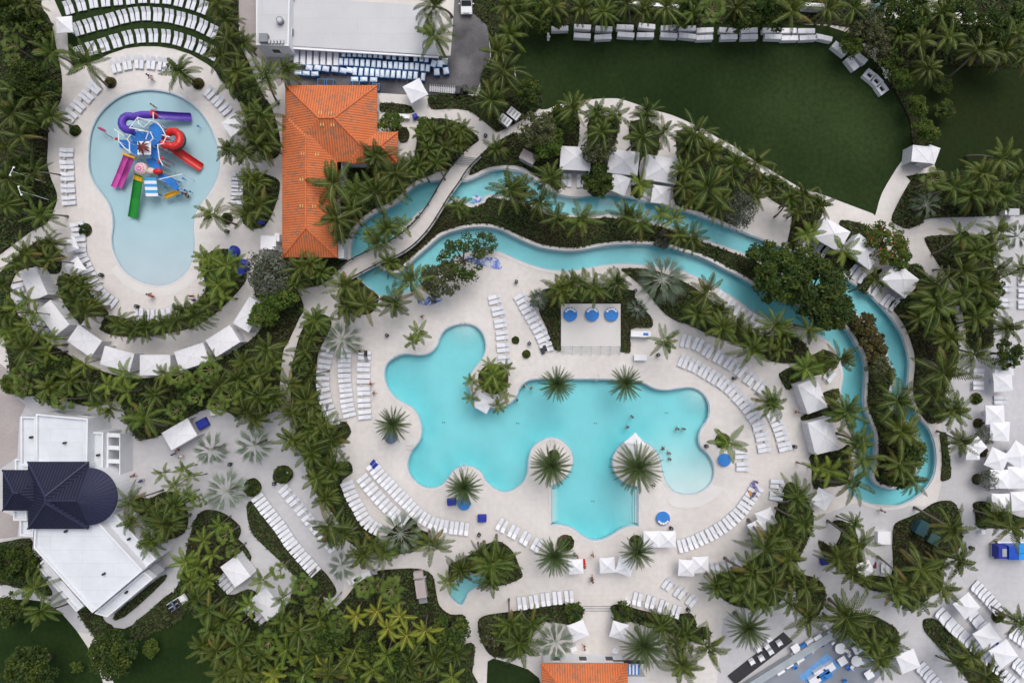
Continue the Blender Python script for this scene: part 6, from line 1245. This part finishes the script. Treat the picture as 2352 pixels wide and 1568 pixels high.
bluecart(1037,1153,22,16,5,'deep blue cart left of the bay daybed'); bluecart(1107,1191,21,17,0,'deep blue cart standing alone below the bay'); bluecart(463,973,26,22,28,'deep blue cart beside the plaza cabana bar'); bluecart(1896,1290,18,16,10,'deep blue cart at the hooked bed point'); bluecart(953,266,12,12,30,'round cornered blue cart on the path right of the orange roof'); bluecart(598,510,14,10,10,'blue cart in the shade left of the orange roof'); bluecart(1052,207,14,20,-6,'black maintenance cart at the end of the nested trolleys', M_dark); bluecart(1068,203,12,18,8,'second black maintenance cart farther along the trolleys', M_dark)
# ------------------------------------------------------------------ kiosks, counters, boxes
def boxthing(name, lab, cat, x, y, w, d, h, a, m, top=None, mt=None, group=None, over=.1):
    X, Y = W(x, y, h); root = empty(name, lab, cat, (X, Y, gz(X, Y)), R(a), group); f = S*(H-h)/H; mb = MB(); mb.box(0,0,0,h-.1,w*f-over*2,d*f-over*2); mb.build('cabinet', m, root); mb = MB(); mb.box(0,0,h-.1,h,w*f,d*f,0,0,.03,.03); t = mb.build('top', mt or m, root); return root, t, w*f, d*f
r_, t, w, d = boxthing('towel_kiosk','white towel kiosk beside the orange roofed building','kiosk',616,557,36,32,2.4,-2,M_white); mb = MB(); mb.box(0,-d/2+.06,.9,1.9,w*.6,.1); mb.build('serving_hatch', M_glass, r_)
boxthing('towel_kiosk','narrow white kiosk between the towel kiosk and roof','kiosk',636,545,12,20,2.2,-2,M_white)
r_, t, w, d = boxthing('bar_counter','white bar counter with blue screen at the stage bed corner','counter',1472,767,46,14,1.2,-2,M_white); mb = MB(); mb.box(w*.25,0,1.2,1.23,.75,.4); mb.build('blue_tray', M_blue, t)
boxthing('deck_table','white table with chair backs right of the stage','table',1471,821,30,14,.75,0,M_white); r_, t, w, d = boxthing('kitchen_counter','white counter with dark sink above the curved path','counter',817,1331,26,15,1.0,24,M_white); mb = MB(); mb.box(0,0,1.0,1.03,.6,.45); mb.build('sink', M_dark, t)
boxthing('kitchen_counter','plain white counter next to the sink counter','counter',840,1320,23,14,1.0,22,M_white); boxthing('kitchen_counter','grey counter at the end of the white counters','counter',859,1314,14,12,1.0,14,M_alu); boxthing('kitchen_counter','small white counter at the lower end of counters','counter',803,1336,9,12,1.0,24,M_white)
for x, y, lab in [(1180,261,'upper grey utility box beside the path bend'),(1160,276,'lower grey utility box beside the path bend')]:
    r_, t, w, d = boxthing('utility_box',lab,'utility box',x,y,30,20,1.5,-38,M_alu,group='grey utility boxes')
    for k in range(3): mb = MB(); mb.box(-w*.28+w*.28*k,0,1.5,1.52,.18,d*.7); mb.build('louvre', M_grey, t)
r_, t, w, d = boxthing('garden_shed','pale pink flat roofed shed left of the river cabanas','shed',1213,360,37,24,2.2,-28,M_pink_wall); r_, t, w, d = boxthing('transformer_box','dark teal transformer box in the wide bed','utility box',2119,1213,24,34,1.6,-28,M_teal); boxthing('transformer_box','flat teal green box partly under palms','utility box',2145,1238,26,24,.8,-28,mat('green_teal', (.04,.10,.09), .6))
boxthing('grey_shed','grey roofed box at the right end of the north path','shed',2328,487,26,16,1.6,0,M_alu); boxthing('white_locker','white locker left of the grey box on the path','locker',2312,488,10,11,1.4,0,M_white); boxthing('white_locker','white locker box beside the lower lounger row','locker',1442,1385,12,10,1.1,0,M_white); boxthing('white_locker','white box at the edge of far right bed','locker',2259,1222,10,9,1.0,0,M_white); boxthing('massage_table','white table inside the small paved bay','table',930-2,267,26,10,.8,-4,M_white)
for x, y, a, lab in [(623,1093,0,''),(672,1076,0,'white sign box in the oval clipped planter')][1:]: boxthing('sign_box',lab,'box',662,1083,8,14,1.0,12,M_white)
boxthing('deck_locker','white slatted locker beside the hooked bed','locker',2031,1235,30,30,.9,0,M_white); boxthing('patio_chest','white chest beside the fan palms left of grove','chest',489,949,12,10,.8,0,M_white)
X, Y = W(967,1350,1.2); root = empty('service_trailer','pale pink service trailer on mulch at the grove top','trailer',(X, Y, gz(X, Y)), R(8)); mb = MB(); mb.box(0,0,.45,1.5,1.55,2.7,0,0,.04,.04); mb.build('body', M_pink_wall, root); mb = MB(); mb.box(-.1,2.05,.45,1.3,1.35,.85); mb.build('front_body', M_pink_wall, root); mb = MB(); mb.box(0,-1.85,.35,.9,1.2,.9); mb.build('grey_deck', M_grey, root); mb = MB(); mb.box(0,1.5,.4,1.0,1.9,.22); mb.build('axle_beam', M_alu, root); wheels(root, (-.75,.75), (-1.6,1.4), .35)
# pool ladders
for x, y, a, lab in [(1370,871,0,'pool ladder at the straight north edge'),(1268,1013,180,'pool ladder at the left island tip'),(912,817,-150,'pool ladder at the left lobe top'),(947,1026,90,'pool ladder at the left lobe bottom'),(1064,742,180,'handrail in the small upper lobe'),(1064,1072,0,'pool ladder in the lower left bay')]:
    X, Y = W(x, y); root = empty('pool_ladder', lab, 'pool ladder', (X, Y, .05), R(a), 'pool ladders')
    for s in (-.3,.3): mb = MB(); mb.tube([(s,.75,0),(s,.7,.75),(s,.2,.9),(s,-.15,.6),(s,-.18,-.9)], .035, 6); mb.build('rail', M_alu, root)
    for k in range(3): mb = MB(); mb.box(0,-.2,-.35-.25*k,-.31-.25*k,.6,.12); mb.build('rung', M_alu, root)
X, Y = W(1335,1395); root = empty('step_handrail','handrail in the middle of the lower walkway steps','handrail',(*W(1425-0,1396), 0)); 
root.location = (*W(1425,1396), 0)
mb = MB(); mb.tube([(0,.9,0),(0,.9,.95),(0,-.9,.8),(0,-.9,0)], .035, 6); mb.build('rail', M_dark, root); root.location = (*W(1424-0, 1395), 0)
mb = MB(); a, b = W(1340,1388), W(1404,1402)
for k in range(3): mb.box((a[0]+b[0])/2, a[1]-.2-.35*k, .0, .05+.0*k+.04, b[0]-a[0], .05)
tag(mb.build('step_edges', M_grey), kind='structure')
root.location = (*W(1424,1396), 0) if False else (*W(1425,1397), 0)
# ------------------------------------------------------------------ terrace bar bottom right
root = empty('terrace_bar','raised grey bar terrace with glass edge and blue rug at the bottom','terrace',(*W(1900,1530), 0)); ox, oy = W(1900,1530)
def TL_(pts): return [(W(x,y,.3)[0]-ox, W(x,y,.3)[1]-oy) for x, y in dots(pts)]
mb = MB(); mb.prism(TL_('1924,1440 2031,1541 1940,1640 1720,1640 1690,1580'), 0, .3); mb.build('terrace_floor', M_slate, root)
mb = MB(); mb.prism(TL_('1801,1452 1822,1472 1690,1572 1672,1553'), 0, .22); mb.build('dark_floor', mat('dark_paving', (.03,.03,.035), .5), root)
mb = MB(); q = TL_('1922,1442 1824,1503 1690,1585'); mb.beam((*q[0],.75),(*q[2],.75),.9,.9); mb.beam((*q[0],1.23),(*q[2],1.23),1.05,.06); mb.build('bar_counter', mat('glassy_grey_counter', (.34,.37,.40), .25, .08, 1.), root)
mb = MB(); q = TL_('1926,1440 2031,1540'); mb.beam((*q[0],.8),(*q[1],.8),.06,1.0); mb.beam((*q[0],1.33),(*q[1],1.33),.14,.06); mb.build('glass_balustrade', mat('pale_glass', (.45,.52,.54), .1, .05, 1.), root)
mb = MB(); mb.prism(TL_('1899,1499 1932,1529 1872,1578 1832,1554'), .3, .32); mb.build('rug', mat('sky_blue_rug', (.13,.30,.58), .9, .12, 2.), root)
def rest(name, lab, cat, x, y, a, parts, z=.3, group=None, h=.7):
    X, Y = W(x, y, h); root = empty(name, lab, cat, (X, Y, z), R(a), group)
    for nm, f, m in parts: mb = MB(); f(mb); mb.build(nm, m, root)
def chairp(m): return [('seat', lambda b: b.box(0,0,.4,.46,.5,.5), m), ('backrest', lambda b: b.box(0,.24,.46,.9,.5,.06), m)]+[('leg', (lambda q: lambda b: b.box(q[0],q[1],0,.4,.05,.05))((sx*.2,sy*.2)), M_alu) for sx in (-1,1) for sy in (-1,1)]
def tabp(r, m, rnd_=True, w=.9): return [('table_top', (lambda b: b.cyl(0,0,.7,.75,r,28)) if rnd_ else (lambda b: b.box(0,0,.7,.75,w,w)), m), ('leg', lambda b: b.cyl(0,0,.02,.7,.06,8), M_alu), ('foot', lambda b: b.cyl(0,0,0,.03,.3,16), M_alu)]
rest('round_table','round white table upper on the bar terrace','table',1928,1486,0,tabp(.8,M_white),.302,'round white terrace tables'); rest('round_table','round white table nearer the terrace corner','table',1965,1515,0,tabp(.8,M_white),.302,'round white terrace tables')
for i, (x, y, a, w) in enumerate([(1912,1475,40,'left of the upper round table'),(1930,1467,0,'above the upper round table'),(1945,1494,-120,'right of the upper round table'),(1950,1504,50,'left of the lower round table'),(1968,1497,-5,'above the lower round table'),(1957,1531,150,'below the lower round table'),(1981,1522,-100,'right of the lower round table')]): rest('terrace_chair','white chair '+w,'chair',x,y,a,chairp(M_white),.302,'white terrace chairs')
for i, (x, y) in enumerate(dots('1893,1438 1906,1451')): rest('square_table','small white table at the terrace top corner, %s' % ('outer' if i == 0 else 'inner'),'table',x,y,30,tabp(0,M_white,False,.75),.302,'square white terrace tables')
for (x, y, w) in [(1879,1465,'beside the striped sofas top'),(1826,1486,'left of the striped sofas'),(1809,1521,'below the striped sofas'),(1789,1536,'lower left along the bar counter'),(1933,1515,'right of the blue rug'),(1994,1546,'near the terrace right corner'),(1966,1488,'touching the glass edge')]: rest('square_table','square white table '+w,'table',x,y,32,tabp(0,M_white,False,1.2),.302,'square white terrace tables')
for (x, y, a, w) in [(1886,1478,-150,'beside the upper square table'),(1824,1529,-140,'beside the lower left square table'),(1946,1531,-160,'right of rug by the square table'),(1893,1557,-30,'on the lower end of the rug'),(1940,1563,20,'at the bottom edge of the terrace')]: rest('blue_chair','blue armchair '+w,'chair',x,y,a,chairp(M_blue),.302,'blue terrace chairs')
def sofa(m): return [('seat', lambda b: b.box(0,0,.0,.42,1.25,1.75), m), ('backrest', lambda b: b.box(-.57,0,.42,.75,.12,1.75), m)]
for x, y, m, w in [(1866,1481,M_fab,'upper white sofa on the bar terrace'),(1850,1492,M_blue,'upper blue striped sofa on the bar terrace'),(1833,1508,M_fab,'lower white sofa on the bar terrace'),(1845,1503,M_blue,'')][:3]: rest('terrace_sofa',w,'sofa',x,y,34,sofa(m),.302,'terrace sofas')
for x, y, m, w in [(1904,1533,M_fab,'white sofa at the right side of the rug'),(1884,1543,M_fab,'white low table bed in the middle of the rug'),(1872,1560,M_fab,'white sofa at the lower side of rug'),(1896,1550,M_blue,'blue sofa at the lower right of rug')]: rest('rug_sofa',w,'sofa',x,y,-56,sofa(m),.322,'sofas on the blue rug')
for x, y, w in [(1767,1468,'topmost'),(1791,1477,'second'),(1771,1497,'third'),(1743,1491,'fourth'),(1762,1472+12,'fifth'),(1750,1512,'sixth'),(1728,1520,'lowest')]: rest('white_armchair','%s white armchair down the dark floor strip left of the bar' % w,'armchair',x,y,30,[('seat', lambda b: b.box(0,0,.0,.42,.75,.75), M_white), ('backrest', lambda b: b.box(0,.33,.42,.75,.75,.1), M_white), ('armrest', lambda b: b.box(-.33,0,.42,.6,.1,.65), M_white), ('armrest', lambda b: b.box(.33,0,.42,.6,.1,.65), M_white)],.222,'white armchairs beside the bar')
for (x, y, a, w) in [(1318,1491,20,'left of the lower walkway near the roof'),(1414,1495,-20,'right of the lower walkway near the roof')]: rest('white_armchair','white armchair '+w,'armchair',x,y,a,[('seat', lambda b: b.box(0,0,.0,.42,.9,.9), M_white), ('backrest', lambda b: b.box(0,.4,.42,.8,.9,.1), M_white)],.0,'white armchairs by the lower roof')
for x, y, a, m, lab in [(840,812,0,M_dark,'dark towel on the top lounger of the inner column'),(841,823,20,M_grey,'grey towel on the second lounger of the inner column'),(856,1062,-40,M_navy,'navy towel on first lounger of the lower inner row'),(861,1069,-40,M_navy,'folded navy towel beside the first one'),(1731,1113,30,mat('lavender_towel', (.24,.24,.50), .9),'lavender towel at the top of the beach loungers'),(1737,1122,30,mat('lavender_towel', (.24,.24,.50), .9),'second lavender towel at the top of beach loungers'),(1725,1134,30,mat('orange_towel', (.6,.3,.08), .9),'orange towel on a beach lounger'),(1252,800,20,M_dark,'dark towel on the last lounger beside the stage bed'),(1246,806,20,M_dark,'dark bag at the end of loungers beside the stage bed'),(2009,1297,0,mat('maroon_towel', (.15,.02,.06), .9),'maroon towel on a lounger above the terrace bar'),(2289,1474,30,M_navy,'navy towel between lower right umbrellas'),(1341,1290,10,C_red,'red towel beside the umbrellas below the pool tail'),(750,936,-10,M_grey,'grey towel in the outer left lounger column')]:
    X, Y = W(x, y, .35); mb = MB(); mb.box(0,0,0,.035,.5,.95); mb.box(.05,.3,.035,.075,.36,.3); mb.ell(.1,-.3,.08,.16,.12,.08,0,8,5); o = mb.build('beach_towel', m); o.location = (X, Y, .322); o.rotation_euler = (0,0,R(a)); tag(o, lab, 'towel')
# ------------------------------------------------------------------ people
def body_mesh(joints, edges, name):
    me = bpy.data.meshes.new(name); me.from_pydata([j[0] for j in joints], edges, []); o = bpy.data.objects.new(name, me); COL.objects.link(o)
    sk = o.modifiers.new('k','SKIN'); sk.use_smooth_shade = True
    for v, j in zip(me.skin_vertices[0].data, joints): v.radius = (j[1], j[2] if len(j) > 2 else j[1])
    me.skin_vertices[0].data[0].use_root = True
    su = o.modifiers.new('s','SUBSURF'); su.levels = 1; su.render_levels = 1
    dg = bpy.context.evaluated_depsgraph_get(); m2 = bpy.data.meshes.new_from_object(o.evaluated_get(dg)); bpy.data.objects.remove(o); return m2
def figure(pose):
    w = {'stand':0.,'walk':.28,'swim':.1}[pose]; a = {'stand':.08,'walk':.25,'swim':.5}[pose]
    J = [((0,0,.95),.15,.11),((0,0,1.15),.13,.095),((0,0,1.36),.16,.10),((0,.0,1.5),.055,.055),((0,.02,1.62),.085,.095),((0,.02,1.74),.07,.08)]; E = [(0,1),(1,2),(2,3),(3,4),(4,5)]
    for s in (-1, 1):
        o = len(J); f = s*w; J += [((s*.10,0,.88),.095,.09),((s*.11,f*.5,.48),.06,.06),((s*.11,f*.9-abs(f)*.2,.10),.042,.042),((s*.12,f*.9+.12,.04),.035,.03)]; E += [(0,o),(o,o+1),(o+1,o+2),(o+2,o+3)]
        o = len(J); J += [((s*.20,0,1.40),.055,.055),((s*(.24+a*.35),-f*.3-.02,1.13),.042,.042),((s*(.26+a*.5),-f*.5+.05+a*.3,.90),.032,.032),((s*(.26+a*.52),-f*.5+.08+a*.35,.82),.03,.018)]; E += [(2,o),(o,o+1),(o+1,o+2),(o+2,o+3)]
        h = J[-1][0]; k = len(J)-1
        for q in range(5):
            t = (q-1.5)*.018; p = (h[0]+.004*s, h[1]+t, h[2]-.085+.012*abs(q-1.5)) if q < 4 else (h[0]-.02*s, h[1]+.045, h[2]-.03); J.append((p,.009,.009)); E.append((k, len(J)-1))
    return body_mesh(J, E, 'body')
BM = {p: figure(p) for p in ('stand','walk','swim')}
for m in BM.values(): m.materials.append(M_skin)
CL = [mat('black_swimwear', (.015,.015,.02), .8), mat('white_shirt', (.7,.7,.7), .8), mat('red_shirt', (.5,.03,.04), .8), mat('blue_shorts', (.03,.07,.25), .8), mat('teal_shirt', (.05,.25,.25), .8)]
def person(x, y, a, lab, pose='stand', cl=0, z=None, s=1.):
    X, Y = W(x, y); root = empty('person', lab, 'person', (X, Y, gz(X, Y) if z is None else z), R(a)); root.scale = (s,s,s)
    tilt = 0
    if pose == 'swim': root.rotation_euler = (R(-72), 0, R(a))
    if pose == 'lie': root.rotation_euler = (R(-86), 0, R(a)); pose = 'stand'
    o = bpy.data.objects.new('body', BM[pose]); COL.objects.link(o); o.parent = root
    mb = MB(); mb.ell(0,.0,1.70,.098,.115,.10,0,12,6); mb.ell(0,-.05,1.64,.09,.085,.11,0,10,6); mb.build('hair', M_hair, root, True)
    mb = MB(); [mb.ell(sx*.035,.108,1.66,.012,.01,.01,0,6,4) for sx in (-1,1)]; mb.ell(0,.118,1.625,.014,.02,.022,1,6,4); mb.ell(0,.108,1.578,.026,.01,.008,2,6,4); mb.build('face', [M_dark, M_skin, mat('lips', (.35,.10,.09), .5)], root)
    mb = MB(); mb.ell(0,0,.93,.185,.145,.15,0,14,7)
    if cl not in (0,): mb.ell(0,0,1.27,.205,.135,.24,0,14,8)
    for sx in (-1, 1): mb.tube([(sx*.10,0,.9),(sx*.108,0,.66)], [.115,.085], 10)
    mb.build('clothing', CL[cl], root, True)
PP = [(350,180,10,'person in black walking above the splash pool rim','walk',0),(354,184,60,'person in white walking above the splash pool rim','walk',1),(350,677,40,'person in black crouched walk at the splash beach','walk',0),(356,681,120,'person in red at the splash beach','stand',2),(447,681,30,'person in red by the lower loungers of splash pool','stand',2),(453,690,90,'person in blue shorts by the lower splash loungers','stand',3),(971,727,20,'person in black walking on deck above the pool lobe','walk',0),(855,880,-60,'person in red walking beside the inner lounger column','walk',2),(862,901,-80,'person in black right of the inner lounger column','walk',0),(1360,1270,0,'person in black below the pool tail','walk',0),(1358,1322,180,'person in black walking below the middle umbrellas','walk',0),(1359,1329,160,'second person in black behind the walker below umbrellas','stand',0),(1341,1296,20,'person in red between the umbrellas below pool tail','stand',2),(1318,1268,60,'person in teal beside the south date palm','stand',4),(1324,1272,-30,'person in black beside the person in teal','stand',0),(1341,1480,90,'person in black on the lower walkway','walk',0),(314,1089,70,'person in black walking on the plaza','walk',0),(332,1101,-70,'person in blue shorts on the plaza','stand',3),(2019,1169,-30,'person in black below the river bend','walk',0),(1824,944,40,'person in black between loungers and right cabana','walk',0),(1731,1103,10,'person in blue shorts at the top of beach loungers','stand',3),(1459,557,50,'person in black sitting at the island edge','stand',0),(1498,1016+95,0,'person in black on the right island edge','stand',0),(520,1031,0,'person among the silver palms on the plaza','stand',0),(416,1031,90,'person in black below the plaza cabana','stand',0),(406,1040,40,'person in blue shorts below the plaza cabana','stand',3),(423,1046,-60,'person in white below the plaza cabana','stand',1)]
for x, y, a, lab, pose, cl in PP: person(x, y, a, lab, pose, cl)
SW = [(1453,957,100,'uppermost swimmer in the middle right of main pool'),(1442,981,30,'swimmer just below the uppermost swimmer'),(1557,985,10,'left swimmer of the pair near the right lobe'),(1572,985,-10,'right swimmer of the pair near the right lobe'),(1524,1030,60,'swimmer right of the right island'),(1538,1040,-30,'upper swimmer near the shallow beach'),(1539,1054,170,'lower swimmer near the shallow beach'),(1204,887,50,'swimmer by the upper pool corner'),(1220,891,0,'swimmer just right of the upper pool corner'),(1188,918,100,'bather at the pool planter edge')]
for i, (x, y, a, lab) in enumerate(SW): person(x, y, a, lab, 'walk' if i % 3 else 'stand', 0, -1.28 if i < 7 else -1.05)
person(357,246,-40,'bather wading at the top of the splash pool','stand',0,-.35); person(436,453,70,'bather wading beside the yellow slide','stand',0,-.33); person(430,447,20,'second bather wading near the yellow slide','stand',0,-.33)
for x, y, a, lab, cl in [(1005+0,0,0,'',0)][1:]: pass
person(1007-166+0.0,806-0,90,'sunbather in black on the inner column lounger','lie',0,.5); person(1738,1121,140,'sunbather on the top beach lounger','lie',3,.5); person(1574,1010+200,0,'','stand') if False else None
